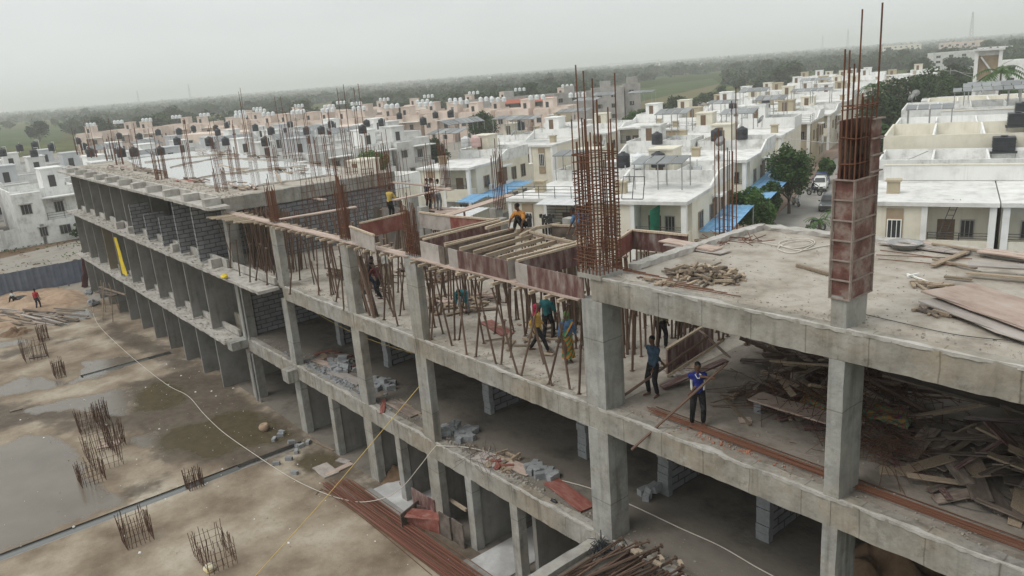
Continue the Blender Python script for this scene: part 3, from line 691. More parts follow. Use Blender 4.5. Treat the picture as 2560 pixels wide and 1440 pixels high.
# a row of wall bars along the end of the far wing
e = empty('wall_rebar', (-38.6,2.6,9.2), 'long row of thin rusty wall bars along the end of the flooded roof', 'wall rebar')
for i in range(46):
    y = 1.2+6.6*i/46; rod('bar', (U(-.1,.1)+(i%2)*.5,y,0), (U(-.2,.2)+(i%2)*.5,y+U(-.15,.15),U(2.2,3.3)), .013, RUST, e)
for z in (1.0,1.35,1.7): rod('cross_bar', (.2,1.1,z), (.2,7.9,z+U(-.05,.05)), .011, RUST, e)
# starter bars on the far roof
FR = [(405,448,1.9,1),(300,412,2.2,0),(235,392,2.0,0),(345,425,2.0,0),(200,385,1.7,0),(275,400,1.5,0),(555,478,1.3,0),(630,395,3.2,0),(720,395,2.6,0),(745,402,2.6,0),(545,405,2.2,0),(470,420,2.2,0),(830,430,2.6,0),(880,436,2.8,0),(920,440,2.8,0),(590,440,1.9,0),(790,420,2.2,0),(685,430,1.8,0)]
names = ['beside the red sheet','before the second pair of black tanks','in the second row from the far end','just behind the front upstand','at the far end','behind the third upstand stub','by the near corner of the roof','at the back edge, tallest','at the back edge beside the boarded box','at the back edge with a bent top','in the middle of the water','in the far pond','near the back corner','second from the back corner','next to the back corner','in the near pond','on the dry strip','in the pond behind the walkway']
for (x,y,h,k), nm in zip(FR,names):
    colcage(x,y,ZR,'rusty starter bars on the flooded roof '+nm,h,n=(5,4) if k else random.choice([(4,3),(3,3)]),w=(.62,.6) if k else (.5,.5),ties=(.1,.25,.45,.65,.9) if k else (.15,.4),group='starter bars on the flooded roof',r=.0175,lean=(U(-.02,.02),U(-.02,.02)),tall=3,tf=(1.3,1.9))
# rebar cages standing in the yard
YC = [((230,1075),1.2,1.0,(.55,1.1),'tangled rusty rebar cage in the yard puddle, the one nearest the mud'),((260,1150),1.3,1.2,(2.0,.95),'wide rusty rebar cage in the yard with a pink board inside'),((90,895),1.4,1.2,(1.2,1.1),'rusty rebar cage in the yard over a dark slot, farthest of the yard'),((150,940),1.0,.9,(1.2,.6),'low sparse rebar cage beside the pale puddle'),
      ((487,1215),.75,.75,(.9,.8),'small rusty rebar cage standing across the drain channel'),((345,1350),1.15,1.05,(.9,.9),'square rusty rebar cage alone on the dry slab'),((540,1400),1.0,1.0,(1.6,1.0),'long rusty rebar cage with a rag bundle at its foot'),((110,850),1.1,1.0,(.8,.6),'thin rebar cage by the timber stack'),((230,1200),.9,1.2,(.9,.8),'thin rusty rebar cage wading in the wide grey puddle'),((290,1110),1.1,1.0,(1.1,.7),'rusty rebar cage right of the pink board cage'),((255,1050),1.0,1.0,(1.0,.6),'bent rusty rebar cage behind the one nearest the mud')]
for (x,y), h, w_, (a,b), lab in YC:
    q = ringpos(10,7)+[(U(-.45,.45),U(-.45,.45)) for _ in range(6)]; p = G(x,y,0)
    cage(lab, p, a*w_, b*w_, q, [h*U(.8,1.15) for _ in q], [.2*h,.45*h,.75*h], r=.0115, jit=.08, tr=.008, mat=RUST_D, group='rebar cages in the yard')

# --- timber walkway planks (bottom boards of the edge beam) and their short bearers
for i, (a, b) in enumerate(((-39.3,-36.4),(-36.5,-33.4),(-33.5,-30.2),(-30.3,-26.9),(-26.9,-24.4),(-24.5,-22.1),(-21.9,-19.2),(-19.3,-16.4),(-16.5,-13.8))):
    o = plank2('walkway_plank', (a,.13+U(-.03,.03),ZF-.03+.015*(i%2)), (b,.13+U(-.03,.03),ZF-.03+.015*(i%2)), .38, .05, PLANK)
    tag(o,'flat pinkish plank lying end to end along the edge formwork','plank','planks of the edge walkway')
    n = int((b-a)/.62)
    for k in range(n):
        x = a+.3+k*.62+U(-.1,.1); s = U(.4,.6)
        o = plank2('bearer', (x,-s*.55,ZF-.10), (x+U(-.06,.06),s+.25,ZF-.10), .09, .08, WOOD_L); tag(o,'short timber bearer crossing under the edge planks','timber bearer','bearers under the edge planks')
for i in range(11):       # fan of loose sticks by the far wing
    x = -38.8+i*.36; o = plank2('loose_stick', (x,-.95-U(0,.35)+.04*i,ZF-.05+U(0,.04)), (x+.15+U(-.2,.2),.5,ZF-.06), .09, .06, WOOD_L); tag(o,'pale loose stick poking out from the walkway beside the far wing','stick','sticks fanning out by the far wing')
for (a,b,z0,z1,w_,lab) in (((695,549),(890,517),ZF+.02,ZF+.05,.34,'thin plank running inward from the column with the fan of sticks'),((750,490),(812,500),10.3,10.3,.3,'short plank wedged out of the block wall'),
      ((1110,541),(1275,487),ZF,ZF+.05,.5,'broad pale plank ramp leading to the bare back column'),((985,500),(1125,470),ZF+.35,ZF+.4,.3,'plank the three watching men lean on'),((975,455),(1100,467),ZF+.3,ZF+.3,.25,'plank behind the corner rebar of the flooded roof'),((1080,470),(1130,475),ZF+.45,ZF+.45,.3,'short plank beside the boarded back column')):
    tag(plank2('plank', G(*a,z0), G(*b,z1), w_, .05, PLANK), lab, 'plank')
# --- shutter boxes for the beams
def panel(p0, p1, z0, z1, t, mat, label, rail=True, cat='formwork side', group=None):
    """upright ply panel between two plan points, with a timber rail on its top edge"""
    p0 = Vector((p0[0],p0[1],0)); p1 = Vector((p1[0],p1[1],0)); d = p1-p0; L = d.length; c = (p0+p1)/2
    e = empty('formwork_side', (c.x,c.y,z0), label, cat, group, rz=math.atan2(d.y,d.x))
    MB().box(-L/2,L/2,-t/2,t/2,0,z1-z0).build('sheet', mat, e)
    if rail:
        m = MB().rbox((-L/2,0,z1-z0+.03),(L/2,0,z1-z0+.03),.09,.06,.5,.006); m.build('top_rail', WOOD_L, e)
    return e
ZP = 10.42; ZT = 11.02
def pan(a, b, mat, label, rail=True, z0=ZP, z1=ZT, za=None): return panel(G(*a,z1), G(*b,z1), z0, z1, .03, mat, label, rail)
pan((1050,602),(1096,614),PLY_G,'short grey shutter panel beside the starter bars',False); pan((1097,614),(1110,618),PLY_D,'narrow dark shutter panel between two grey ones',False)
pan((1120,620),(1143,626),PLY_G,'small grey shutter square before the maroon panel',False); pan((1143,626),(1268,652),PLY,'long maroon shutter panel over the leaning props',False)
pan((1288,655),(1318,663),PLY_G,'grey shutter panel left of the dark one by the corner column',False); pan((1318,663),(1458,694),PLY,'dark purple shutter panel running into the corner column',False)
for a, b, m_, l in (((1050,596),(1246,549),PLY,'streaked maroon inner shutter, left side of the left beam box'),((1058,601),(1250,553),PLY,'inner shutter, right side of the left beam box'),((1112,617),(1285,573),PLY_D,'weathered inner shutter along the first joist'),
                    ((1268,652),(1452,606),PLY_G,'grey inner shutter at the last joist'),((1292,655),(1458,610),PLY,'maroon inner shutter of the beam box beside the corner column'),((875,568),(935,590),PLY_G,'grey shutter panel on the walkway by the slim starter bars'),
                    ((900,560),(1015,533),PLY_R,'reddish shutter along the inward beam by the slim bars'),((1048,532),(1125,542),PLY_G,'grey back shutter behind the left starter bars'),((1125,542),(1236,551),PLY_R,'reddish back shutter joined to the grey one'),
                    ((1380,565),(1445,567),PLY_D,'dark back shutter beside the leaning man'),((1545,600),(1580,577),PLY_R,'red shutter panel turning the corner behind the big cage'),((1580,577),(1720,590),PLY,'maroon shutter panel behind the mortar edge of the near roof'),
                    ((1318,580),(1450,612),PLANK,'pinkish board closing the far end of the joists')):
    pan(a,b,m_,l, z0=ZP if l[:8] != 'pinkish ' else 10.92)
# joists
for i,(a,b) in enumerate((((1112,612),(1286,573)),((1150,623),(1311,580)),((1185,631),(1343,586)),((1216,640),(1377,591)),((1245,646),(1412,598)),((1270,652),(1450,604)))):
    tag(plank2('joist', G(*a,10.93), G(*b,10.93), .10, .12, WOOD_L if i%2 else WOOD), 'round-edged timber joist spanning the open deck bay, number %s from the crouching man' % ['one','two','three','four','five','six'][i], 'joist', 'joists of the open deck bay')
for a, b in (((1215,570),(1300,545)),((1290,578),(1400,560)),((1300,590),(1350,565))):
    tag(plank2('loose_timber', G(*a,11.03), G(*b,11.03), .1, .1, WOOD_L), 'loose timber lying under the crouching man','timber','timbers under the crouching man')
for (x,y) in ((1322,550),(1357,548),(1372,553),(1378,548),(1365,560)):
    p = G(x,y,11.1); e = empty('screw_jack', (p.x,p.y,10.3), 'dark screw jack head standing behind the crouching man','prop jack','screw jacks behind the crouching man')
    MB().tube((0,0,0),(0,0,.85),.045,n=7).build('shaft', DARK, e); MB().box(-.1,.1,-.07,.07,.85,.87).box(-.1,-.085,-.07,.07,.87,.98).box(.085,.1,-.07,.07,.87,.98).build('fork_head', DARK, e)
# second level of formwork boards on the back-left: panels leaning on the block wall
for i in range(9):
    x = -37.2+i*.75; y = 7.6+.05*i
    o = plank2('leaning_board', (x,y-.5-U(0,.2),Z2+.03), (x+U(-.05,.1),y,Z2+2.2+U(-.3,.3)), .62, .04, PLY_G if i%3 else PLY_D, roll=pi/2); tag(o,'grey shutter board leaning upright at the back of the second floor','shutter board','boards leaning at the back')
# --- steel props
def props(n, x0, x1, y0, y1, zt, label, group, tilt=.5, r=.034, zb=Z2, mat=PROP, pair=.5):
    for i in range(n):
        x, y = U(x0,x1), U(y0,y1); dx = U(-tilt,tilt); dy = U(-tilt,tilt)*.6
        o = rod('steel_prop', (x,y,zb), (x+dx,y+dy,zt+U(-.02,.02)), r*U(.85,1.15), mat, me=unit_pipe(mat)); tag(o,label,'prop',group)
def fprops(lst, label, group, r=.034):
    for (a, b) in lst:
        p = G(*a,Z2); q = ray(*b); 
        q = GY(*b, p.y+U(-.1,.25)); 
        o = rod('steel_prop', p, q, r, PROP, me=unit_pipe(PROP)); tag(o,label,'prop',group)
# front row as in the photograph: (foot pixel, head pixel)
FRONT = [((1078,850),(1090,665)),((1108,835),(1075,700)),((1130,865),(1085,680)),((1137,850),(1133,680)),((1167,887),(1140,690)),((1190,893),(1205,700)),((1240,910),(1190,700)),((1253,912),(1262,800)),((1295,938),(1230,720)),((1303,940),(1345,760)),((1380,965),(1330,790)),((1372,962),(1420,760)),((1425,975),(1395,780)),((1448,985),(1455,770)),((1278,893),(1275,720)),((1210,858),(1180,700)),((1237,835),(1250,690)),((1148,850),(1165,690)),((1315,835),(1330,720)),((1360,910),(1310,720)),
         ((725,735),(735,580)),((750,700),(742,590)),((797,738),(790,600)),((860,775),(850,640)),((840,755),(855,650)),((800,728),(760,600)),((945,790),(905,650)),((938,795),(915,660)),((960,800),(965,660)),((995,815),(960,660)),((1000,790),(1010,670)),((985,790),(930,650)),((1010,775),(1000,680)),((910,730),(895,640)),((640,700),(650,610)),((600,690),(590,600)),((577,670),(573,560)),((590,670),(548,560)),((692,700),(690,600)),((668,712),(665,620)),((625,705),(625,610))]
fprops(FRONT, 'thin rusty prop leaning at the open front edge under the walkway planks', 'props along the open front edge')
props(34,-21.4,-14.2,2.5,3.6,10.5,'thin rusty prop in the crowd under the joist bay','props under the joist bay',.55)
props(64,-20.5,-13.9,3.4,7.0,10.5,'thin rusty prop deep under the maroon shutters','props deep under the maroon shutters',.35)
props(34,-26.4,-22.5,.6,5.5,10.4,'thin rusty prop under the grey shutter box','props under the grey shutter box',.5)
props(36,-33,-27.2,.5,5.5,10.3,'thin rusty prop scattered in the bay where men walk','props in the bay where men walk',.5)
for i in range(110):
    x, y = U(-39.4,-35.6), U(.5,2.2); q = U(.0,.55); o = rod('shoring_pole',(x,y,Z2),(x-q,y+U(-.1,.4),10.4),.031*U(.8,1.2),PROP); tag(o,'slim dark shoring pole packed close before the block end wall','pole','poles packed before the end wall')
props(26,-38.9,-34.2,2.2,6.5,10.2,'dark prop standing behind the packed ones along the end wall','props behind the packed ones',.25,r=.03)
props(22,-15.6,-13.9,5.4,6.9,10.45,'dark prop in the leaning cluster beside the man in camouflage','props beside the man in camouflage',.55,r=.035)
props(10,-13.2,-11.4,5.9,6.9,10.4,'dark prop in the slanting row at the back gap under the near roof','props at the back gap',.25,r=.045)
for (a,b) in (((925,790),(880,640)),((935,795),(895,645)),((918,780),(885,650)),((940,790),(900,640))):
    tag(rod('steel_prop', G(a[0],a[1],Z2), GY(b[0],b[1],G(a[0],a[1],Z2).y+.1), .05, PROP), 'stout dark prop bunched beside the second bare column','prop','props bunched beside the second column')
# stack of props on the floor in that bay
for i in range(30):
    p = G(810+U(-5,10)+i*2.2,690-U(0,25)+i*.6,Z2+.05+.02*(i%6)); tag(rod('lying_prop', p, p+V(3.1+U(-.2,.2),U(-.5,.3)+.5,0), .03, PROP), 'rusty prop lying in the stack on the second floor','pole','props lying in the floor stack')
# --- red steel column mould
e = empty('column_mould', (-6.83,.40,0), 'red steel column mould clamped round the near roof column', 'column mould')
def mould(name, x0,x1,y0,y1,z0,z1,rows,cols_x,cols_y):
    hub = MB().box(x0,x1,y0,y0+.01,z0,z1).box(x1-.01,x1,y0+.0102,y1-.0102,z0,z1).box(x0,x0+.01,y0+.0102,y1-.0102,z0,z1).box(x0,x1,y1-.01,y1,z0,z1).build(name, STEELF, e)
    rb = MB(); R_ = .038
    for k in range(rows+1):
        z = z0+(z1-z0)*k/rows; z = min(max(z,z0+.012),z1-.012)
        rb.box(x0-R_,x1+R_,y0-R_,y0-.001,z-.012,z+.012); rb.box(x1+.001,x1+R_,y0+.0005,y1+R_,z-.012,z+.012); rb.box(x0-R_,x0-.001,y0+.0005,y1+R_,z-.012,z+.012)
    for x in cols_x: rb.box(x-.012,x+.012,y0-R_-.003,y0-.0012,z0+.002,z1-.002)
    for y in cols_y: rb.box(x1+.0012,x1+R_+.003,y-.012,y+.012,z0+.002,z1-.002); rb.box(x0-R_-.003,x0-.0012,y-.012,y+.012,z0+.002,z1-.002)
    rb.build('stiffener', STEELE, hub)
mould('lower_shell',-.175,.175,-.40,.40,11.68,13.93,6,(-.205,.19),(-.415,.41))
m2_ = MB().box(-.18,.18,.43,.45,13.9,14.95).box(-.2,-.18,-.3,.45,13.9,14.95).box(.182,.2,.1,.45,13.9,14.95); h2 = m2_.build('upper_shell', STEELF, e)
rb = MB()
for z in (14.0,14.3,14.6,14.94): rb.box(-.25,.25,.451,.5,z-.012,z+.012); rb.box(-.25,-.2005,-.3,.45,z-.012,z+.012); rb.box(.2005,.25,.1,.45,z-.012,z+.012)
rb.build('stiffener', STEELE, h2)
# ================================================================== houses
def window(e, x, y, z, w, h, wall='f', frame=GRILLE, bars=3, sill=False):
    """wall f: front (-y), r: right (+x), l: left (-x). frame part with pane sub-part"""
    m = MB(); p = MB(); t = .06
    def bx(mb, u0,u1,d0,d1,z0,z1):
        if wall == 'f': mb.box(x+u0,x+u1,y-d1,y-d0,z0,z1)
        elif wall == 'r': mb.box(x+d0,x+d1,y+u0,y+u1,z0,z1)
        else: mb.box(x-d1,x-d0,y+u0,y+u1,z0,z1)
    bx(m,0,t,.003,.07,z,z+h); bx(m,w-t,w,.003,.07,z,z+h); bx(m,t,w-t,.003,.07,z+h-t,z+h); bx(m,t,w-t,.003,.07,z,z+t)
    for k in range(1,bars): bx(m,w*k/bars-.02,w*k/bars+.02,.03,.06,z+t,z+h-t)
    if sill: bx(m,-.15,w+.15,.003,.42,z+h+.02,z+h+.1)
    f = m.build('window', frame, e); bx(p,t,w-t,.004,.02,z+t,z+h-t); p.build('pane', GLASS, f); return f
def railing(e, pts, z, h=1.0, n=4, mat=DARK):
    m = MB()
    for a, b in zip(pts[:-1],pts[1:]):
        a = V(*a,z); b = V(*b,z); L = (b-a).length; k = max(1,int(L/1.3))
        for i in range(k+1): q = a.lerp(b,i/k); m.tube(q,q+V(0,0,h),.03,n=4)
        for j in range(n): m.tube(a+V(0,0,h*(j+1)/n-.02),b+V(0,0,h*(j+1)/n-.02),.022,n=4)
    return m.build('railing', mat, e)
def ring(m, x0,x1,y0,y1,z0,z1,t=.15):
    m.box(x0,x1,y0,y0+t,z0,z1); m.box(x0,x1,y1-t,y1,z0,z1); m.box(x0,x0+t,y0+t,y1-t,z0,z1); m.box(x1-t,x1,y0+t,y1-t,z0,z1)
def cream_house(label, W=7.0, flip=False, rail=False, awn=None, roofw=WHITE_S, net=False, rear=True, wall=CREAM, fr=WHITE, group=None, name='terrace_house'):
    e = empty(name,(0,0,0),label,'house',group)
    X = (lambda a,b: (W-b,W-a)) if flip else (lambda a,b: (a,b))
    def b(mb,x0,x1,*r): q = X(x0,x1); mb.box(q[0],q[1],*r); return mb
    m = MB(); b(m,0,W,1.5,9,-.3,6.2); b(m,.3,3.3,.12,1.5,-.3,6.2); b(m,3.6,W-.15,.1,.25,2.9,4.0); b(m,W-.3,W-.15,.25,1.5,2.9,4.0); b(m,3.6,W-.2,.0,1.5,2.6,2.9)
    m.build('walls', wall, e)
    m = MB(); b(m,0,.32,0,1.5,-.3,6.2); b(m,3.28,3.62,0,1.5,-.3,6.2); b(m,W-.4,W-.02,.02,.4,-.3,6.2); m.build('pilasters', fr, e)
    m = MB(); b(m,-.1,W+.1,-.12,9.05,6.2,6.46); m.build('roof', ROOFW, e)
    m = MB(); b(m,1.25,2.25,.06,.12,2.6,6.0); m.build('tan_panel', TAN, e)
    q = X(1.32,2.18); window(e,q[0],.06,3.6,.86,1.7,'f',WHITE,3)
    m = MB(); b(m,4.2,5.2,1.46,1.5,2.95,5.1); m.build('door', pm_door, e)
    q = X(5.5,6.3); window(e,q[0],1.5,3.9,.8,1.2)
    q = X(4.4,6.0); window(e,q[0],1.5,.8,1.5,1.3,'f',GRILLE,4)
    for y in (3.0,6.2): window(e,W if not flip else 0,y,3.7,1.3,1.4,'l' if flip else 'r',TAN,2)
    if rear:
        rh = 6.75 if not flip else 7.1; m = MB(); m.box(0,W,8.95,14.2,-.25,rh-.6); m.build('rear_walls', wall, e)
        m = MB(); m.box(-.03,W+.03,8.92,14.24,rh-.6,rh); ring(m,-.05,W+.05,8.9,14.26,rh,rh+.7,.14); m.box(W*.5-.06,W*.5+.06,9.1,14.1,rh,rh+.55); m.build('rear_block', roofw, e)
        m = MB(); m.box(W*.12,W*.12+2.2,11.2,13.6,rh+.02,rh+2.1); m.box(W*.12-.1,W*.12+2.3,11.1,13.7,rh+2.1,rh+2.25); sr = m.build('roof_room', roofw if flip else wall, e)
        MB().box(W*.12+.6,W*.12+1.3,11.17,11.2,rh+.05,rh+1.9).build('door', pm_door, sr)
        sx = W+.0 if not flip else .0; wl = 'r' if not flip else 'l'
        for y in (9.6,12.0): window(e,sx,y,3.6,1.2,1.6,wl,TAN,2); window(e,sx,y+.1,.8,1.1,1.3,wl,GRILLE,2)
        m = MB(); b(m,W-.02,W+.75,7.0,8.6,2.9,3.05); b(m,W+.02,W+.8,6.9,8.7,5.6,5.75); b(m,W+.65,W+.75,7.0,8.6,3.05,3.9); m.build('side_balcony', fr, e)
        m = MB(); b(m,W-.02,W+.05,7.1,8.5,3.06,5.4); m.build('balcony_door', pm_door, e)
        xs = W-.02 if not flip else -.16
        MB().add([(xs,6.2,6.46),(xs+.18,6.2,6.46),(xs+.18,8.9,6.46),(xs,8.9,6.46),(xs,6.2,6.62),(xs+.18,6.2,6.62),(xs+.18,8.9,7.5),(xs,8.9,7.5)],[(0,3,2,1),(4,5,6,7),(0,1,5,4),(1,2,6,5),(2,3,7,6),(3,0,4,7)]).build('sloping_parapet', WHITE, e)
        m = MB(); m.box(.4,W-.6,14.26,16.6,-.2,4.6); m.box(.3,W-.5,14.27,16.7,4.6,4.75); m.build('rear_annexe', BEIGE if flip else wall, e)
        m = MB(); m.box(W*.3,W*.3+.9,8.85,8.9,6.5,6.75+.5); m.build('roof_door', WHITE, e)
        for q_,y in ((.5,10.2),(W-.6,9.6),(W*.6,13.4)): MB().tube((q_,y,rh),(q_,y,rh+1.0),.05,n=5).box(q_-.35,q_+.35,y-.1,y+.4,rh+.02,rh+.4).build('roof_pipe', GREYB, e)
    m = MB(); b(m,1.0,1.8,3.0,3.6,6.46,7.3); b(m,.9,1.9,2.9,3.7,7.3,7.42); m.build('vent_shaft', BEIGE, e)
    if rail: railing(e, [X(0.05,0.05)[0:1]+(0.0,), X(W,W)[0:1]+(0.0,), X(W,W)[0:1]+(3.5,)], 6.46)
    railing(e, [(X(3.7,3.7)[0],.16),(X(W-.2,W-.2)[0],.16)], 4.0, .5, 3)
    if awn: 
        m = MB(); q = X(3.5,W+.4); m.add([(q[0],-1.8,6.3),(q[1],-1.8,6.3),(q[1],1.4,6.6),(q[0],1.4,6.6),(q[0],-1.8,6.34),(q[1],-1.8,6.34),(q[1],1.4,6.64),(q[0],1.4,6.64)],[(0,3,2,1),(4,5,6,7),(0,1,5,4),(1,2,6,5),(2,3,7,6),(3,0,4,7)]); m.build('tin_canopy', awn, e)
        railing(e, [(X(3.6,3.6)[0],-.05),(X(W-.1,W-.1)[0],-.05),(X(W-.1,W-.1)[0],1.4)], 4.0, 2.1, 9)
    if net: MB().rbox(((X(3.9,6.3)[0]+X(3.9,6.3)[1])/2,.5,3.9),((X(3.9,6.3)[0]+X(3.9,6.3)[1])/2,.5,5.9),.03,2.3,.15,.03).build('shade_net', GREENC, e)
    return e
pm_door = pm('brown_door', [(.13,.085,.055),(.20,.14,.095)], 3, .7, .05, 20)
def grey_house(label, W=7.2, D=9.5, wall=GREYW, stair=GREYB, sx=.5, group=None, name='colony_house', H=6.0, balc=True, shade=True):
    e = empty(name,(0,0,0),label,'house',group)
    m = MB(); m.box(0,W,1.0,D,-.3,H); ring(m,-.02,W+.02,.98,D+.02,H,H+.85); m.box(0,W*.45,0,1.0,-.3,H+.6); m.box(W*.45,W,.02,1.0,-.3,2.9)
    m.build('walls', wall, e)
    MB().box(.13,W-.13,1.13,D-.13,H,H+.03).build('roof', ROOFW, e)
    s0 = W*sx; m = MB(); m.box(s0,s0+2.5,D-4.2,D-.6,H+.03,H+2.8); m.box(s0-.12,s0+2.62,D-4.35,D-.5,H+2.8,H+2.95); st = m.build('stair_room', stair, e)
    MB().box(s0+.7,s0+1.5,D-4.25,D-4.21,H+.05,H+2.0).build('door', DARK, st)
    window(e,.7,0,4.0,1.2,1.25,'f',GRILLE,3,shade); window(e,2.1,0,1.0,.9,1.2,'f',GRILLE,3,shade); window(e,W*.62,1.0,3.6,1.1,1.4,'f',GRILLE,3,shade); window(e,W*.6,.02,.9,1.3,1.2,'f',GRILLE,3)
    for y in (2.5,5.5): window(e,W,y,3.9,1.0,1.2,'r',GRILLE,3,False)
    if balc: railing(e,[(W*.47,.08),(W-.05,.08)],2.9,.9,3)
    m = MB(); m.box(W*.44,W+.2,-.5,1.0,5.6,5.75); m.build('sunshade', WHITE, e)
    return e
def at_st(o, s, t, z=-.2, rz=0): o.location = ST(s,t,z); o.rotation_euler = (0,0,TH+rz); return o
# ---- near houses of the township, each with its own label
at_st(cream_house('cream house with a black roof railing and a white tin canopy, behind the formwork deck',7.2,rail=True,awn=TIN),-36.2,41.8)
at_st(cream_house('cream house with a green net across its balcony, right of the big rebar cage',7.6,net=True),-28.75,41.4)
at_st(cream_house('cream house with blue awning on its lane side, behind the flooded roof corner',7.0,wall=CREAM),-58.5,60.0)
at_st(cream_house('low white and cream house end behind the three watching men',7.5,flip=False,roofw=WHITE),-59,36.5)
at_st(cream_house('white house with a stained roof wall, third from the front along the road',7.3),-29.3,64)
at_st(cream_house('cream house with a wide tan balcony, behind the white-canopied house',7.3,flip=True),-36.9,62)
P1 = cream_house('x',7.2); P2_ = cream_house('x',7.2,flip=True,roofw=WHITE); P3 = cream_house('x',7.2,rail=True,roofw=WHITE,wall=BEIGE)
protos = [P1,P2_,P3]; used = set()
def place(k, s, t, label, group, z=-.2):
    o = protos[k] if k not in used else copy_tree(protos[k])
    used.add(k); at_st(o,s,t,z); o.scale = (1,U(.92,1.0),U(.9,1.05)); o['label'] = label; o['group'] = group; return o
for j, t in enumerate((84,103,123,146,170,196,222)):
    for i, s in enumerate((-36.7,-29.4)):
        place((i+j)%3, s+U(-.3,.3), t, 'white and cream terrace house lined up along the left side of the road', 'terrace houses left of the road')
for j, (s0, t) in enumerate(((-66,81.5),(-66,99),(-51.5,104),(-51.5,124),(-51.5,148),(-51.5,174),(-52,202))):
    for i, s in enumerate((s0,s0+7.4)):
        place((i+2*j)%3, s+U(-.3,.3), t, 'white and cream terrace house beyond the lane, left of the road row', 'terrace houses beyond the lane')
for j, (s, t) in enumerate(((-38,246),(-31,247),(-24,246),(-17,247),(-45,246),(-52,262),(-45,268),(-38,272))):
    place(j%3, s, t, 'small far white terrace house closing the view up the road', 'terrace houses closing the road')
# ---- right of the road: terraces stacked behind each other
at_st(cream_house('cream house with ladder and grilled windows, nearest on the right of the road',7.4,wall=CREAM,rear=False,fr=WHITE),-9.4,42.5)
at_st(cream_house('cream house with a blue shutter at the right picture edge',7.4,flip=True,wall=CREAM,rear=False),-1.72,42.6)
def terrace(label, s0, s1, t0, t1, z1, wall, rw=ROOFW, par=.9):
    e = empty('terrace_block', (0,0,0), label, 'house'); L = s1-s0; D = t1-t0
    m = MB(); m.box(0,L,0,D,-.3,z1); ring(m,-.02,L+.02,-.02,D+.02,z1,z1+par,.16); m.build('walls', wall, e)
    MB().box(.16,L-.16,.16,D-.16,z1,z1+.03).build('roof', rw, e)
    k = MB()
    for i in range(1,int(L/3.6)): k.box(i*3.6-.07,i*3.6+.07,.15,D-.15,z1+.03,z1+par-.05)
    k.build('dividing_wall', WHITE, e)
    for i in range(int(L/3.6)): window(e,.8+i*3.6,-.02,z1-2.0,.9,1.2,'f',GRILLE,3)
    for y in np.arange(1.5,D-2,3.5): window(e,-.02,float(y),z1-2.2,1.0,1.2,'l',GRILLE,2)
    return at_st(e,s0,t0)
terrace('long white terrace with a weathered wall right behind the ladder house',-9.5,30,52,58.5,7.0,WHITE_S)
terrace('cream-faced terrace carrying two square black tanks, second behind the ladder house',-9.7,34,59.5,70,7.6,CREAM,par=1.3)
terrace('white terrace with low grey solar frames, third behind the ladder house',-9.9,40,74,84,7.4,WHITE)
terrace('beige terrace under three rows of solar frames, beside the dark round trees',-10.2,44,92,104,7.6,WHITE_S)
terrace('beige terrace in the distance before the stair tower',-8,50,108,118,7.2,CREAM)
# ---- grey colony on the left
gp = [grey_house('x',sx=.02), grey_house('x',sx=.62,wall=WHITE_S,stair=WHITE), grey_house('x',sx=.35,wall=GREYW,stair=GREYW)]; gused = set()
def gplace(k, x, y, label, group, rz=pi/2, ps=gp, us=gused, z=-.28):
    o = ps[k] if k not in us else copy_tree(ps[k])
    us.add(k); o.location = (x,y,z); o.rotation_euler = (0,0,rz); o['label'] = label; o['group'] = group; return o
TANKS = [(-158.6,4.4),(-171.9,8.8),(-175.5,11.85),(-159.7,12.1),(-145.7,7.2),(-174.9,19.3),(-149.8,15.4),(-128.8,12),(-179.2,28),(-167.2,28.9),(-119.3,14),(-117.8,15.3),(-177,35.2),(-110.2,16.7),(-170.2,37.5),(-133.7,26),(-178.7,43.2),(-121.5,27.1),(-117.9,28.3),(-168.8,44.7),(-149.2,38.2),(-177,50.1),(-150.3,46),(-131.6,41.3),(-149.5,52.9),(-121.1,43),(-117.6,43.9),(-133,53.5),(-107.7,46),(-122.9,55.3),(-120.1,56.7),(-135.4,69.8),(-110.3,58.9),(-124.2,70.9),(-121.2,72.3),(-106.5,29.8)]
rowsx = [(-111,'front',[-27,-19.5,-1.2,7,14.8,22.5,30.2,38,46,53.7]),(-127,'second',[-30,-20,-10,0,7.6,15.4,23,31,39,47,55,62.6]),(-143.5,'third',[-22,-12,-4,4,11.5,19.5,27.5,35.5,43.5,51.5,59.5,67]),(-164,'fourth',[-14,-5,3,11,19,27,35,43,51,59,67])]
for xf, nm, ys in rowsx:
    for j, y in enumerate(ys):
        if nm == 'front' and 16 < y < 26: continue
        gplace((j+len(nm))%3, xf, y, 'grey-white two-storey house in the %s row of the colony' % nm, 'colony houses of the %s row' % nm)
# tall grey house by the boundary wall
o = grey_house('grey house with a slim stair tower and black tank, nearest at the left picture edge',8.5,10,wall=GREYW,stair=GREYB,sx=-.0,H=6.4); o.location = (-113.2,-13,-.28); o.rotation_euler = (0,0,pi/2)
tw = MB().box(5.2,7.6,-.6,1.2,-.3,8.1).build('stair_tower', GREYB, o); window(o,6.0,-.6,5.6,.8,1.3); window(o,6.0,-.6,2.4,.8,1.3)
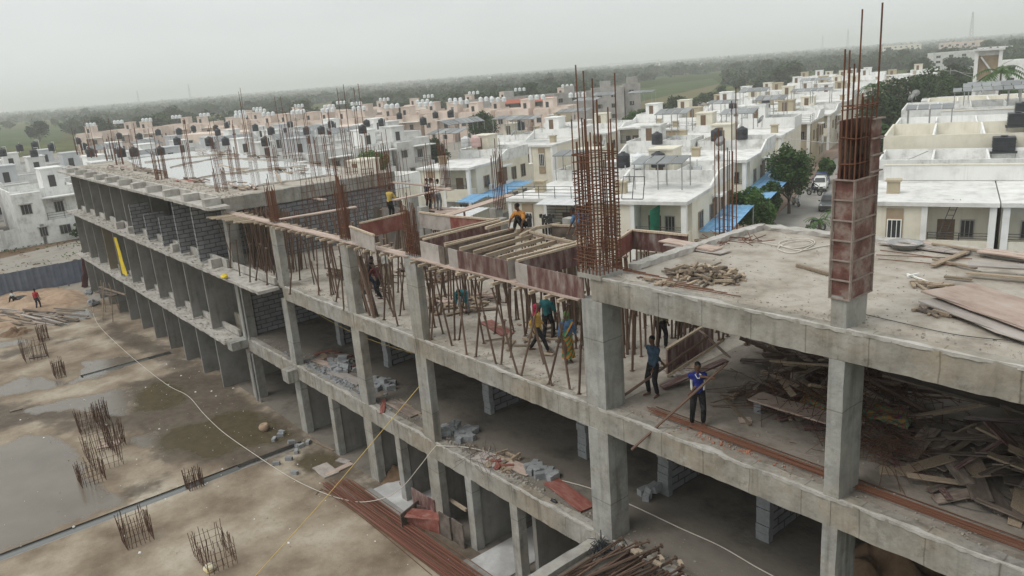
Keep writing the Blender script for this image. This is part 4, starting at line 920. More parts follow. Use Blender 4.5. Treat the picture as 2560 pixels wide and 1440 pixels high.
# peach colony
pp = [grey_house('x',8.5,9,wall=PINK,stair=PINK,sx=.1,name='peach_house',H=6.6,shade=False), grey_house('x',8.5,9,wall=PINK,stair=PINK,sx=.6,name='peach_house',H=6.6)]; pus = set()
PT = [(-288.6,40),(-291,49),(-282,55.7),(-286.7,66.7),(-278,73.5),(-270.5,83),(-262,87),(-215.5,79.4),(-233.8,98.2),(-238.5,110.6),(-185,92),(-195.7,108.8),(-180.8,109.8),(-166.2,109.3)]
for j, (x,y) in enumerate(PT):
    gplace(j%2, x, y, 'peach two-storey house with white tanks in the far part of the colony', 'peach houses', radians(29)+(.35 if x < -255 else 0), pp, pus)
for j in range(11):
    x = -232+j*9.2; y = 62+j*4.6
    gplace(j%2, x-4, y+5, 'peach house in the long second line behind the grey houses', 'peach houses of the second line', radians(28), pp, pus)
for j in range(8):
    x = -300+j*13; y = 75+j*11
    gplace(j%2, x, y+22, 'far peach house at the back of the colony before the trees', 'peach houses at the back', radians(36), pp, pus)
e = empty('beige_block', (-222,52,-.28), 'long plain beige block with few windows behind the black tanks', 'building', rz=radians(27))
MB().box(0,62,0,9,0,6.6).build('walls', TAN if 0 else PINK, e)
for k in range(8): window(e,4+k*7.3,0,3.8,1.6,1.3,'f',GRILLE,2,True)
# grey raw apartment blocks with a red roof
def raw_block(label, loc, rz, L, D, H, red=False, fl=3):
    e = empty('raw_apartment_block', loc, label, 'building', rz=rz)
    m = MB(); h = H/fl
    if red:
        m.box(0,L,2.2,D,0,H)
        for k in range(fl): m.box(0,L,0,2.2,k*h+h-.2,k*h+h); m.box(0,L,0,.12,k*h+h,k*h+h+.8) if k < fl-1 else None
        for i in range(int(L/4)+1): m.box(i*4-.15 if i else 0,i*4+.15 if i else .3,.02,.3,0,H-.2)
    else: m.box(0,L,0,D,0,H); ring(m,-.02,L+.02,-.02,D+.02,H,H+.8)
    m.build('walls', BRICKISH, e)
    if red:
        rf = MB().add([(-.4,-1.2,H),(L+.4,-1.2,H),(L+.4,3,H+1.0),(-.4,3,H+1.0),(-.4,-1.2,H+.1),(L+.4,-1.2,H+.1),(L+.4,3,H+1.1),(-.4,3,H+1.1)],[(0,3,2,1),(4,5,6,7),(0,1,5,4),(1,2,6,5),(2,3,7,6),(3,0,4,7)]).build('tiled_roof', REDTILE, e)
    for k in range(fl):
        for i in range(int(L/4)):
            window(e,1.2+i*4,2.2 if red else 0,k*h+1.0,1.4,1.3,'f',GRILLE,2,not red)
    if not red:
        MB().box(L*.3,L*.3+3,D-4,D-.8,H,H+2.6).build('stair_room', BRICKISH, e)
    return e
RB = G(1258,322,0); RD = V(cos(radians(48)),sin(radians(48)),0)
def rb(k, back=0): p = RB+RD*k+V(-RD.y,RD.x,0)*back; return (p.x,p.y,-.3)
raw_block('grey raw apartment block with a red tiled gallery roof',rb(0),radians(48),15,9,7.4,True)
raw_block('grey raw apartment block beside the red-roofed gallery',rb(15.5,-2),radians(48),11,10,8.4)
raw_block('long grey raw apartment block left of the ploughed field',rb(27,0),radians(48),9,10,9.0)
raw_block('grey raw corner block closing the row at the field',rb(36.5,2),radians(48),4.5,9,9.6)
raw_block('low grey raw block behind the red-roofed gallery',rb(-14,26),radians(44),44,9,7.6)
# far buildings on the right
def farblock(label, px, py, L, H, mat, rz, z=0, D=12, fl=3):
    p = G(px,py,0); e = empty('far_building', (p.x,p.y,-.3), label, 'building', rz=rz)
    MB().box(0,L,0,D,0,H).build('walls', mat, e); ring_ = MB(); ring(ring_,-.03,L+.03,-.03,D+.03,H,H+1); ring_.build('parapet', mat, e)
    for k in range(fl):
        for i in range(int(L/6)): window(e,1.5+i*6,0,1+k*H/fl,2.2,H/fl*.5,'f',WHITE,2)
    return e
farblock('far cream apartment block with arched balconies on the right skyline',2205,140,42,11,CREAM,radians(20))
farblock('far peach apartment block on the right skyline',2345,142,36,11,PINK,radians(16))
farblock('far grey-white block with a row of tall bays',2330,176,22,8,GREYW,radians(35))
farblock('far white house row at the right skyline edge',2440,150,50,7,WHITE,radians(20),fl=2)
farblock('far white house under the palm at the right edge',2500,215,40,7,WHITE,radians(18),fl=2)
farblock('hazy long shed on the skyline behind the field',1520,172,160,16,WHITE,radians(30),fl=1,D=60)
for i in range(26):
    p = G(1640+i*20+U(-8,8),162-i*1.6+U(-3,6)-.046*i,0); e = empty('far_house', (p.x,p.y,-.3), 'tiny white house among the far trees', 'house', 'tiny white houses among the far trees', rz=U(0,1))
    L = U(8,18); H = U(4,7); MB().box(0,L,0,9,0,H).build('walls', WHITE, e); MB().box(1,L*.4,-.03,.0,1,2.5).build('window', GLASS, e); MB().box(-.3,L+.3,-.3,9.3,H,H+.3).build('roof', WHITE, e)
for i in range(14):
    p = G(830+i*75+U(-20,20),228-i*5.2+U(-4,2),0); e = empty('far_house', (p.x,p.y,-.3), 'faint white roof on the hazy plain', 'house', 'faint white roofs on the hazy plain', rz=U(0,1))
    L = U(10,30); H = U(4,6); MB().box(0,L,0,9,0,H).build('walls', WHITE, e); MB().box(-.3,L+.3,-.3,9.3,H,H+.3).build('roof', TIN, e)
# stair tower and long peach wall
e = empty('stair_tower', tuple(ST(-1.6,161,-.2)), 'tall white stair tower with a zigzag outer stair', 'tower', rz=TH); e.scale = (.74,.8,1)
MB().box(-.6,.2,0,2,0,13.5).box(4.6,5.4,0,2,0,13.5).box(.2,4.6,1.2,2,0,13.5).build('walls', WHITE, e)
MB().box(.2,4.6,1.1,1.19,8.2,12.6).build('tan_panel', TAN, e); MB().box(-1.0,5.8,-.5,2.4,13.5,13.85).build('roof', GREYW, e)
st = MB()
for k,(x0,x1,z0,z1) in enumerate(((.6,4.4,5.2,8.4),(4.4,.8,8.6,12.4),(.6,-3,5.2,2))):
    st.rbox((x0,.5,z0),(x1,.5,z1),.7,.35,9,0)
st.rbox((3.2,.2,8.5),(6.0,.2,8.5),1.6,.9,9,0).rbox((-1.8,.2,5.0),(1.0,.2,5.0),1.6,.9,9,0); st.build('outer_stair', GREYW, e)
e = empty('long_peach_house', tuple(ST(-9.5,140,-.2)), 'long pale peach house at the foot of the stair tower', 'house', rz=TH)
MB().box(0,16,0,8,0,6.0).build('walls', PINK, e); MB().box(-.3,16.3,-.3,8.3,6,6.3).build('roof', ROOFW, e)
for k in range(4): window(e,1.5+k*3.8,0,3.2,1.8,1.5,'f',GRILLE,3)
# ---- tanks, panels, dishes, units on the roofs
def tank_mesh(mat, r=.62, h=1.35):
    return MB().lathe([(r*.94,0),(r,.08),(r,h*.35),(r*.97,h*.37),(r,h*.39),(r,h*.72),(r*.97,h*.74),(r,h*.76),(r*.96,h*.86),(r*.45,h*.97),(r*.3,h),(r*.3,h*1.05),(.01,h*1.06)],16).mesh('shell', mat, smooth=True)
TB = tank_mesh(TANKB); TW = tank_mesh(TANKW,.6,1.3)
def tank(p, me, label, group=None, s=1, rz=0):
    o = put('water_tank', me, None, p, (0,0,rz), (s,s,s)); return tag(o,label,'water tank',group)
for k,(x,y) in enumerate(TANKS):
    t = tank((x,y,8.72), TB, 'round black tank standing high on a stair room of the grey-white colony', 'black tanks of the grey-white colony', U(.88,1.02), U(0,6))
    pipe = MB().tube((.75,0,-.3),(.75,0,1.6),.035,n=4).tube((.75,0,1.58),(.1,0,1.58),.03,n=4).build('pipe', WHITE, t)
tank((-112.4,-5.7,7.85),TB,'round black tank on the slim stair tower at the left edge',None,1.35)
for k,(x,y) in enumerate(PT+[(-228+j*9.2,67+j*4.6) for j in range(11)]+[(-297+j*13,100+j*11) for j in range(8)]):
    for q in range(3):
        tank((x+1.2+q*1.35,y+4+q*.8,9.15), TW, 'white tank in a cluster on a peach house', 'white tanks of the peach houses', .9)
def solar(p, L, D, rz, label, h=2.4, tilt=.2, group=None):
    e = empty('solar_array', p, label, 'solar panels', group, rz=rz)
    fr = MB()
    for x in (0.2,L/2,L-.2):
        fr.tube((x,.2,0),(x,.2,h),.05,n=4); fr.tube((x,D-.2,0),(x,D-.2,h+D*tilt),.05,n=4)
    for y in (.2,D-.2): fr.tube((0,y,h+y*tilt+.02),(L,y,h+y*tilt+.02),.03,n=4)
    fr.build('frame', GALV, e)
    n = max(1,int(L/.95)); m_ = max(1,int(D/1.7))
    for i in range(n):
        for j in range(m_):
            x0 = L*i/n; x1 = L*(i+1)/n-.12; y0 = D*j/m_; y1 = D*(j+1)/m_-.14; z0 = h+y0*tilt+.06; z1 = h+y1*tilt+.06
            MB().add([(x0,y0,z0),(x1,y0,z0),(x1,y1,z1),(x0,y1,z1),(x0,y0,z0+.05),(x1,y0,z0+.05),(x1,y1,z1+.05),(x0,y1,z1+.05)],[(0,3,2,1),(4,5,6,7),(0,1,5,4),(1,2,6,5),(2,3,7,6),(3,0,4,7)]).build('panel', SOLAR, e)
    return e
for (s,t,z,L,D,lab) in ((-36,50,6.4,5.5,3,'flat solar frame over the house with the black roof railing'),(-27,46,6.3,6.5,4,'solar frame on tall posts over the house with the green net'),(-61,66,7.3,7,4,'solar frame above the cream house behind the flooded roof corner'),(-35,75,8,6,4,'solar frame on the house with the wide tan balcony'),(-28,77,8,6,4,'solar frame on the stained-wall house by the road'),
    (-35,97,8,6,4,'solar frame on the left fourth house of the road row'),(-28,95,8,6,4,'solar frame on the right fourth house of the road row'),(-58,96,7.6,8,4,'long solar frame across the lane houses'),(-27,115,8,9,4,'wide bright solar frame farther up the road row'),(-36,120,8,7,4,'dim solar frame on the fifth road house'),(-63,113,8,7,4,'solar frame above the lane houses in the second line'),(-72,142,8,8,4,'solar frame at the edge of the green field'),(-62,137,8,8,4,'solar frame among the far lane houses'),(-33,160,8,9,4,'far solar frame up the road row'),
    (-9,76,7.3,6.5,3.5,'tilted solar frame at the corner of the white terrace right of the road'),(-5,92.5,7.8,13,2.6,'front row of solar frames on the beige terrace'),(-4,96.5,8.2,14,2.6,'middle row of solar frames on the beige terrace'),(-3.5,100.5,8.5,13,2.6,'back row of solar frames on the beige terrace'),(-60,84,7.6,7,4,'low solar frame on the lane house beside the big tree'),(-66,90,7.6,7,4,'grey solar frame left of the low one by the big tree')):
    k_ = .66 if L < 12 else .85; solar(tuple(ST(s,t,z)), L*k_, D*k_, TH, lab, U(1.6,2.3), U(.12,.22))
for j in range(12):
    x, y = random.choice([(-120,16),(-136,30),(-150,22),(-122,46),(-138,56),(-108,60)]); solar((x-U(0,6),y+U(-7,7),6.9), 5, 2.6, pi/2+U(-.2,.2), 'small dark solar frame on a grey-white colony roof', 1.3, .3, 'solar frames of the grey-white colony')
def sqtank(s,t,z,label):
    e = empty('square_tank', tuple(ST(s,t,z)), label, 'water tank', 'square black tanks on stands', rz=TH)
    m = MB(); m.box(-.75,.75,-.7,.7,.45,1.5); b = m.build('body', TANKB, e); r = MB()
    for k in range(4): r.rbox((-.78,0,.6+k*.25),(.78,0,.6+k*.25),1.46,.06,3,0)
    r.build('rib', TANKB, e); MB().box(-.9,.9,-.85,.85,.3,.44).build('tray', TANKB, e); MB().lathe([(.25,1.5),(.25,1.6),(.02,1.62)],10).build('lid', TANKB, e)
    l = MB()
    for x in (-.8,.8):
        for y in (-.75,.75): l.tube((x,y,0),(x,y,.3),.04,n=4)
    l.build('stand', GALV, e)
for s,t,z,l in ((-1.2,58.9,7.0,'square black tank on a stand, front left of the pair on the cream-faced terrace'),(1.9,59.2,7.0,'square black tank with pink dust, front right of the pair on the cream-faced terrace'),(.2,69.5,7.9,'square black tank behind the front pair, left'),(3.2,69.8,7.9,'square black tank behind the front pair, right'),(1.5,84,7.7,'square black tank on the third terrace, left'),(4.4,84,7.7,'square black tank on the third terrace, right'),(7,104,8,'far square black tank beside the solar rows')): sqtank(s,t,z,l)
for s,t,z,me,l in ((-30.0,52,7.4,TB,'round black tank just right of the big rebar cage'),(-26.8,52,7.4,TB,'round black tank right of the white one on the net house'),(-28.4,51.6,7.4,TW,'white tank between two black ones on the net house'),(-56.5,70,7.6,tank_mesh(PINKT),'pink tank on the cream house behind the flooded roof corner'),(-58,70,7.6,TW,'white tank beside the pink one'),(-27,72,7.4,TB,'black tank under the dish on the stained-wall house'),(-24.5,73,7.4,TB,'second black tank on the stained-wall house'),(-33,70,7.4,TB,'black tank on the tan-balcony house'),(-30,112,8,TB,'black tank on the road row by the wide solar frame'),(-34,108,8,TB,'black tank on the road row beside the dim solar frame'),(-62,92,7.6,TB,'black tank under the lane solar frame'),(-64,43,6.4,TB,'black tank at the corner behind the tall corner bars')):
    tank(tuple(ST(s,t,z-.1)), me, l, None, .98)
def dish(s,t,z,label,sz=.5,rz=0):
    e = empty('satellite_dish', tuple(ST(s,t,z)), label, 'satellite dish', rz=rz)
    pr_ = [(sz*math.sqrt(i/5),.28*sz*i/5) for i in range(6)]; q = Quaternion((1,0,0), 1.0)
    m = MB().lathe([(max(.01,r),h) for r,h in pr_],16); m.v = [tuple(q @ Vector(p)+V(0,0,.8)) for p in m.v]; m.build('bowl', GALV, e, smooth=True)
    MB().tube((0,0.05,0),(0,0.05,.8),.03,n=5).tube((0,-.0,.8),(0,-.55,1.2),.015,n=4).build('mast', GALV, e)
for a in ((-22.4,56,8.1,'grey satellite dish on the side parapet of the green-net house'),(-23.5,78,8.1,'grey satellite dish on the stained-wall house by the road'),(-9.3,95,8.7,'satellite dish at the corner of the beige terrace'),(-9.3,105,8.6,'pale satellite dish at the corner of the far beige terrace'),(-33.5,56,8.1,'small satellite dish on the railing house'),(-52,72,8.1,'small satellite dish on the lane house')): dish(*a, rz=U(-.6,.6))
def ac(p, rz, label):
    e = empty('air_conditioner', p, label, 'air conditioner', rz=rz)
    MB().box(-.45,.45,-.17,.17,0,.62).build('casing', TANKW, e); MB().lathe([(.24,0),(.24,.02),(.02,.021)],14).mesh
    m = MB().lathe([(.25,0),(.25,.02),(.02,.021)],14); m.v = [(x-.12,-.172-z,.31+y) for x,y,z in m.v]; m.build('fan_grille', GRILLE, e)
ac(tuple(ST(-1.8,51.6,6.3)),TH,'white air conditioner unit on the roof of the ladder house'); ac(tuple(ST(-24.5,63.6,6.3)),TH,'white air conditioner unit against the stained roof wall'); ac(tuple(ST(-51.0,64,3.2)),TH+pi/2,'white air conditioner unit above the blue lane awning')
# awnings, sheds, blue roofs along lane and road
def lean_to(s0,s1,t0,t1,z0,z1,mat,label):
    e = empty('awning', tuple(ST(s0,t0,0)), label, 'awning', rz=TH); L = s1-s0; D = t1-t0; n = int(L/.25)+1
    vs = []; fs = []
    for i in range(n+1):
        x = L*i/n; zz = .04*(i%2); vs += [(x,0,z0+zz),(x,D,z1+zz)]
    for i in range(n): fs.append((i*2,i*2+2,i*2+3,i*2+1))
    MB().add(vs,fs).build('sheet', mat, e)
    m = MB()
    for x in (.1,L-.1):
        for y,z in ((.1,z0),(D-.1,z1)): m.tube((x,y,-.2),(x,y,z),.05,n=5)
    m.build('post', GALV, e)
lean_to(-22.0,-18.8,44.5,53,3.4,3.9,BLUE,'bright blue awning beside the roadside tree and green-net house'); lean_to(-22,-18.9,60,76,3.2,3.7,BLUE,'blue awning along the roadside behind the trees'); lean_to(-51.2,-48,60,69,3.0,3.4,BLUE,'big blue awning over the lane behind the crouching man'); lean_to(-51.4,-49,56.5,60,3.0,3.3,BLUE,'small ribbed blue awning before the big lane awning')
lean_to(-51,-46,49,55,2.6,2.8,TIN,'white tin sheet roof low in the lane'); lean_to(-68,-60,83,90,3,3.3,BLUE,'pale blue awning in front of the grey-white houses'); lean_to(-1,8,39,42,2.7,3.0,BLUE,'blue awning at the right picture edge below the shutter'); lean_to(-9.5,-5,112,116,6,6.3,BLUE,'blue sheet shed beside the dark round trees')
for k,(s_,t_,l_,h_,lb) in enumerate(((-9.0,51.2,14,1.1,'low white parapet wall at the back of the ladder house roof'),(-6,71.5,20,1.6,'plain white garden wall between the cream-faced and white terraces'),(-6,86.5,26,2.0,'long white wall behind the white terrace'))):
    e = empty('roof_wall', tuple(ST(s_,t_,6.3 if k == 0 else -.2)), lb, 'wall', rz=TH); hh = h_ if k == 0 else 6.6+h_
    MB().rbox((0,0,hh/2),(l_,0,hh/2),.16,hh,2,.004).build('panel', WHITE, e); MB().rbox((-.05,0,hh+.04),(l_+.05,0,hh+.04),.26,.08,2,.004).build('coping', CREAM, e)
e = empty('roof_ladder', tuple(ST(-5.5,43.4,2.7)), 'dark steel ladder leaning against the wall of the ladder house','ladder', rz=TH)
m = MB().tube((0,-.9,0),(1.1,0,3.6),.03,n=4).tube((.4,-.9,0),(1.5,0,3.6),.03,n=4)
m.build('rail', DARK, e); r_ = MB()
for k in range(1,11): a = k/11; r_.tube((1.1*a,-.9+.9*a,3.6*a),(.4+1.1*a,-.9+.9*a,3.6*a),.018,n=4)
r_.build('rung', DARK, e)
e = empty('steel_gate', tuple(ST(-26.2,41.7,6.35)), 'loose steel window frame leaning on the roof of the green-net house','steel frame', rz=TH)
g_ = MB()
for x in (0,.85,1.7): g_.tube((x,0,0),(x,.5,1.6),.035,n=4)
for k in (0,1): g_.tube((0,.5*k,1.6*k),(1.7,.5*k,1.6*k),.035,n=4)
g_.build('frame', DARK, e)
# boundary wall, fence
e = empty('boundary_wall', (-111.2,0,-.25), 'weathered white boundary wall with piers, in front of the colony', 'wall')
MB().rbox((0,-55,1.2),(0,15,1.2),.22,2.4,2,.02).build('panel', WHITE_S, e)
for k in range(17): MB().box(-.2,.2,-54.8+k*4.3,-54.4+k*4.3,0,2.55).build('pier', GREYW, e)
e = empty('sheet_fence', (-82.6,.3,-.2), 'blue-grey corrugated sheet fence along the edge of the site', 'fence')
for k in range(16):
    m = MB(); vs = []; fs = []
    for i in range(13): y = -k*2.2-i*2.2/12; vs += [(.05*(i%3==0)+.03*k%.05,y,0),(.05*(i%3==0)+.03*k%.05,y,2.15+.03*(k%2))]
    for i in range(12): fs.append((i*2,i*2+2,i*2+3,i*2+1))
    m.add(vs,fs).build('sheet', FENCE, e)
    MB().tube((-.06,-k*2.2,0),(-.06,-k*2.2,2.2),.04,n=5).build('post', DARK, e)
tag(MB().box(-82.4,-82.34,.6,2.3,-.2,2.9).build('blue_sheet', BLUE),'upright blue sheet at the end of the grey fence','sheet')
tag(MB().rbox((-79.5,-.6,-.2),(-80.5,.3,3.2),.12,.9,.4,.08).build('tarpaulin', pm('maroon_cloth',[(.07,.03,.03),(.12,.05,.05)],3,.9,.2,10)),'dark maroon tarpaulin hanging beside the blue sheet','tarpaulin')
# ================================================================== vegetation
def leafmat(name, cs, sc_=.6):
    m = bpy.data.materials.new(name); m.use_nodes = True; t = m.node_tree; N = t.nodes; L = t.links; b = N['Principled BSDF']
    b.inputs['Roughness'].default_value = .6; b.inputs['Specular IOR Level'].default_value = .25
    ge = N.new('ShaderNodeNewGeometry'); nz = N.new('ShaderNodeTexNoise'); nz.inputs['Scale'].default_value = sc_; nz.inputs['Detail'].default_value = 5; L.new(ge.outputs['Position'], nz.inputs['Vector'])
    rp = N.new('ShaderNodeValToRGB'); e = rp.color_ramp.elements; e[0].position = .3; e[0].color = (*cs[0],1); e[1].position = .7; e[1].color = (*cs[-1],1)
    if len(cs) > 2: q = e.new(.5); q.color = (*cs[1],1)
    oi = N.new('ShaderNodeObjectInfo'); hv = N.new('ShaderNodeHueSaturation'); r = N.new('ShaderNodeMapRange'); r.inputs[3].default_value = .75; r.inputs[4].default_value = 1.3
    L.new(nz.outputs['Fac'], rp.inputs[0]); L.new(oi.outputs['Random'], r.inputs[0]); L.new(r.outputs[0], hv.inputs['Value']); L.new(rp.outputs[0], hv.inputs['Color']); L.new(hv.outputs[0], b.inputs['Base Color'])
    tr = N.new('ShaderNodeBsdfTranslucent'); L.new(hv.outputs[0], tr.inputs[0]); mx_ = N.new('ShaderNodeMixShader'); mx_.inputs[0].default_value = .25
    L.new(b.outputs[0], mx_.inputs[1]); L.new(tr.outputs[0], mx_.inputs[2]); L.new(mx_.outputs[0], N['Material Output'].inputs[0]); return m
LEAF = leafmat('street_leaves', [(.035,.075,.02),(.06,.125,.03),(.10,.17,.045)], 1.2)
LEAFD = leafmat('dark_leaves', [(.022,.045,.016),(.04,.07,.022),(.06,.085,.03)], .5)
LEAFF = leafmat('field_leaves', [(.026,.050,.018),(.046,.078,.026),(.078,.108,.038)], .06)
BARK = pm('bark', [(.09,.07,.055),(.16,.13,.105)], 5, .95, .4, 20)
def quads_np(C, size, up=.3):
    """random leaf quads at centres C (n,3)"""
    n = len(C); nr = RNG.normal(size=(n,3)); nr[:,2] = np.abs(nr[:,2])+up; nr /= np.linalg.norm(nr,axis=1)[:,None]
    a = RNG.normal(size=(n,3)); a -= (a*nr).sum(1)[:,None]*nr; a /= np.linalg.norm(a,axis=1)[:,None]; b = np.cross(nr,a)
    s = (size*RNG.uniform(.6,1.3,n))[:,None] if np.isscalar(size) else (size*RNG.uniform(.6,1.3,n))[:,None]
    return np.stack([C-a*s, C-b*s*.55, C+a*s, C+b*s*.55],1)
def np_mesh(name, Q, mat):
    n = len(Q); me = bpy.data.meshes.new(name); me.vertices.add(n*4); me.loops.add(n*4); me.polygons.add(n)
    me.vertices.foreach_set('co', Q.reshape(-1).astype(np.float32)); me.loops.foreach_set('vertex_index', np.arange(n*4,dtype=np.int32))
    me.polygons.foreach_set('loop_start', np.arange(0,n*4,4,dtype=np.int32)); me.polygons.foreach_set('loop_total', np.full(n,4,np.int32))
    me.materials.append(mat); me.update(); me.validate(); return me
def crown_pts(n, rx, ry, h0, h1, blobs, spread=.75):
    rc = (h1-h0)/2; cz = (h0+h1)/2; P = []
    B = []
    for _ in range(blobs):
        v = RNG.normal(size=3); v /= np.linalg.norm(v); v *= RNG.uniform(.25,1)**.5*spread
        B.append((v*np.array([rx,ry,rc])+np.array([0,0,cz]), RNG.uniform(.28,.5)))
    k = RNG.integers(0,blobs,n); v = RNG.normal(size=(n,3)); v /= np.linalg.norm(v,axis=1)[:,None]; v *= (RNG.uniform(.15,1,n)**.45)[:,None]
    c = np.array([b[0] for b in B])[k]; r = np.array([b[1] for b in B])[k]
    return c + v*r[:,None]*np.array([rx,ry,rc])*1.0
def tree(name, label, loc, H, rx, n, leaf, mat, blobs=16, trunk=.28, cat='tree', group=None, ry=None, h0=.3):
    e = empty(name, loc, label, cat, group)
    m = MB(); t0 = H*h0
    m.path([(0,0,-.3),(U(-.1,.1),U(-.1,.1),t0*.6),(U(-.25,.25),U(-.25,.25),t0*1.2),(U(-.3,.3),U(-.3,.3),H*.75)], [trunk,trunk*.8,trunk*.6,trunk*.15], 7)
    for i in range(6):
        a = U(0,6.28); z = t0*U(.8,1.5); q = V(cos(a)*rx*.7,sin(a)*rx*.7,z+H*.3)
        m.path([(0,0,z),(q.x*.5,q.y*.5,z+H*.1),q], [trunk*.5,trunk*.32,trunk*.08], 5)
    m.build('trunk', BARK, e)
    put('crown', np_mesh('crown', quads_np(crown_pts(n,rx,ry or rx,H*h0,H,blobs), leaf), mat), e); return e
def base(px,py,z): p = G(px,py,z); return (p.x,p.y,-.2)
tree('street_tree','bushy green tree beside the bright blue awning, nearest on the road',base(1880,515,3.4),5.8,2.35,7500,.16,LEAF,22,.16)
tree('street_tree','tall feathery green tree on the pavement left of the white car',base(1975,425,4.4),7.6,2.3,8000,.15,LEAF,36,.2,h0=.22)
tree('street_tree','small round tree behind the white car',base(2068,408,2.3),3.4,1.25,2500,.17,LEAF,12,.1)
tree('street_tree','green street tree tucked left of the tall feathery one',base(1925,505,2.2),4.4,1.3,3000,.17,LEAF,14,.14)
tree('street_bush','low green bush at the road edge beside the white tank tray',base(1905,572,.9),1.9,1.5,2200,.15,LEAF,9,.05,'bush',h0=.05)
for (x,y,z,H,r,l) in ((2270,245,6,11,6.5,'broad dark tree with a tinge of red, right of the column mould'),(2330,220,6,10,5.5,'dark tree with yellow blossom behind the broad dark one'),(2385,240,5,8.5,4.5,'dark tree by the utility pole'),(2200,290,4.5,8,4,'dark tree behind the column mould rods'),(2210,350,3,5.5,2.6,'green tree at the terrace corner right of the mould'),(2380,195,5,9,5,'grove tree before the grey-white block'),(2440,205,5,8,4.5,'tree left of the stair tower'),(2300,190,5,9,5,'tree behind the dark grove')):
    tree('dark_tree',l,base(x,y,z),H,r,5200,.36,LEAFD if H > 6 else LEAF,26,.35,h0=.15)
tree('garden_tree','round dark green tree between the grey houses and the peach houses',base(1205,318,3.8),7.6,3.7,7000,.26,LEAFD,26,.25,h0=.1); tree('garden_tree','two-lobed green tree before the grey-white wall',base(1080,378,3.2),6.2,3.2,5000,.24,LEAFD,16,.2,h0=.1)
tree('garden_tree','green tree top showing behind the far corner of the flooded roof',base(920,398,5.2),7.2,3.4,4500,.22,LEAF,18,.2)
tree('garden_tree','small green tree at the end of the grey raw block',base(1590,300,3.5),6,3.4,2500,.3,LEAF,14,.2,h0=.1); tree('garden_tree','bushy tree at the foot of the ploughed field',base(1640,320,2.5),5.5,3.6,2500,.3,LEAF,14,.2,h0=.05)
tree('garden_bush','green bush behind the three watching men',base(1140,455,2.0),3.6,1.8,2200,.17,LEAF,10,.08,'bush',h0=.1)
tree('garden_bush','dark hedge bush in the yard of the left grey houses',(-109.5,6,-.2),2.4,2.2,1500,.2,LEAFD,9,.08,'bush',h0=.05)
# palms
def palm(label, loc, H, R_, n=16, name='palm_tree', seg=7):
    e = empty(name, loc, label, 'palm'); MB().path([(0,0,-.2),(.2,0,H*.5),(.1,.1,H)], [.22,.17,.13], 8).build('trunk', BARK, e); m = MB()
    for i in range(n):
        a = 2*pi*i/n+U(-.2,.2); el = U(.1,1.1); pts = []
        for k in range(seg+1):
            t = k/seg; r = R_*t*cos(el*(1-t*.4)); pts.append(V(.1+cos(a)*r, .1+sin(a)*r, H+R_*(t*sin(el)-.85*t*t)))
        for k in range(seg):
            d = (pts[k+1]-pts[k]); sx = V(-sin(a),cos(a),0); w = R_*.17*(1-abs(k/seg-.4))
            for sgn in (-1,1):
                for q in (0,.5):
                    p = pts[k].lerp(pts[k+1],q); m.add([p, p+d*.4, p+d*.75+sx*sgn*w-V(0,0,w*.5)],[(0,1,2)] if sgn > 0 else [(0,2,1)])
    m.build('crown', LEAF, e); return e
p = ray(2500,185)*118; palm('tall palm with drooping fronds at the right edge before the stair tower',(CAM.x+p.x,CAM.y+p.y,-.2),CAM.z+p.z+.4,4.6,24)
palm('small palm at the roadside in front of the parked motorcycle',base(2045,556,1.2),1.5,1.7,14); palm('low palm beside the column mould on the road',base(2085,520,2.4),2.4,1.6,12)
p = G(1175,478,2); palm('small palm with arching fronds behind the boarded column',(p.x,p.y,-.2),2.2,1.7,12)
p = G(2180,222,9); palm('palm rising from the dark grove',(p.x,p.y,-.2),9.5,2.8,14)
e = empty('creeper_tree', base(2500,240,3), 'leafy mass of foliage under the tall palm at the right edge','tree'); 
put('crown', np_mesh('crown', quads_np(crown_pts(3500,5,5,-1,6,18), .34), LEAF), e); MB().path([(0,0,-.3),(0,0,3)],[.3,.15],6).build('trunk', BARK, e)
# trees of the fields: individuals, copies of five prototypes
protoT = [tree('field_tree','x',(0,0,-.3),h,r,1100,.55,LEAFF,b,.3,h0=.12) for h,r,b in ((6.5,4.2,14),(8,4.6,18),(5.2,3.6,10),(7.2,5.2,16),(9,4.4,20))]
FPX_ = [[(1520,215),(1800,180),(1810,232),(1640,300),(1540,295)],[(-20,318),(185,312),(160,345),(140,365),(-20,378)]]
def hidden_zone(q):
    st_s = q.dot(E2); st_t = q.dot(E1)
    return (-82 < st_s < 62 and st_t < 292 and not(-82 < st_s < -56 and st_t > 250)) or (q.x > -325 and q.x < -100 and q.y < 175 and q.x*-.49+q.y*.87 < 215 and q.x > -318)
cnt = 0; usedT = set(); tries = 0
while cnt < 270 and tries < 8000:
    tries += 1
    px = U(-40,2600); yh = 275-.0735*px; py = yh+ (U(24,60) if random.random() < .6 else U(40,100))
    q = G(px,py,0)
    if hidden_zone(q): continue
    inside = any(sdist(np.array([[px,py]]),F)[0] > -3 for F in FPX_) and (px > 300 or random.random() < .75)
    if inside: continue
    k = random.randrange(5); o = protoT[k] if k not in usedT else copy_tree(protoT[k]); usedT.add(k)
    o.location = (q.x,q.y,-.35); s = U(.75,1.5); o.scale = (s*U(.9,1.3),s*U(.9,1.3),s); o.rotation_euler = (0,0,U(0,6.28))
    o['label'] = 'grey-green field tree in the loose belt of trees beyond the houses'; o['group'] = 'field trees beyond the houses'; cnt += 1
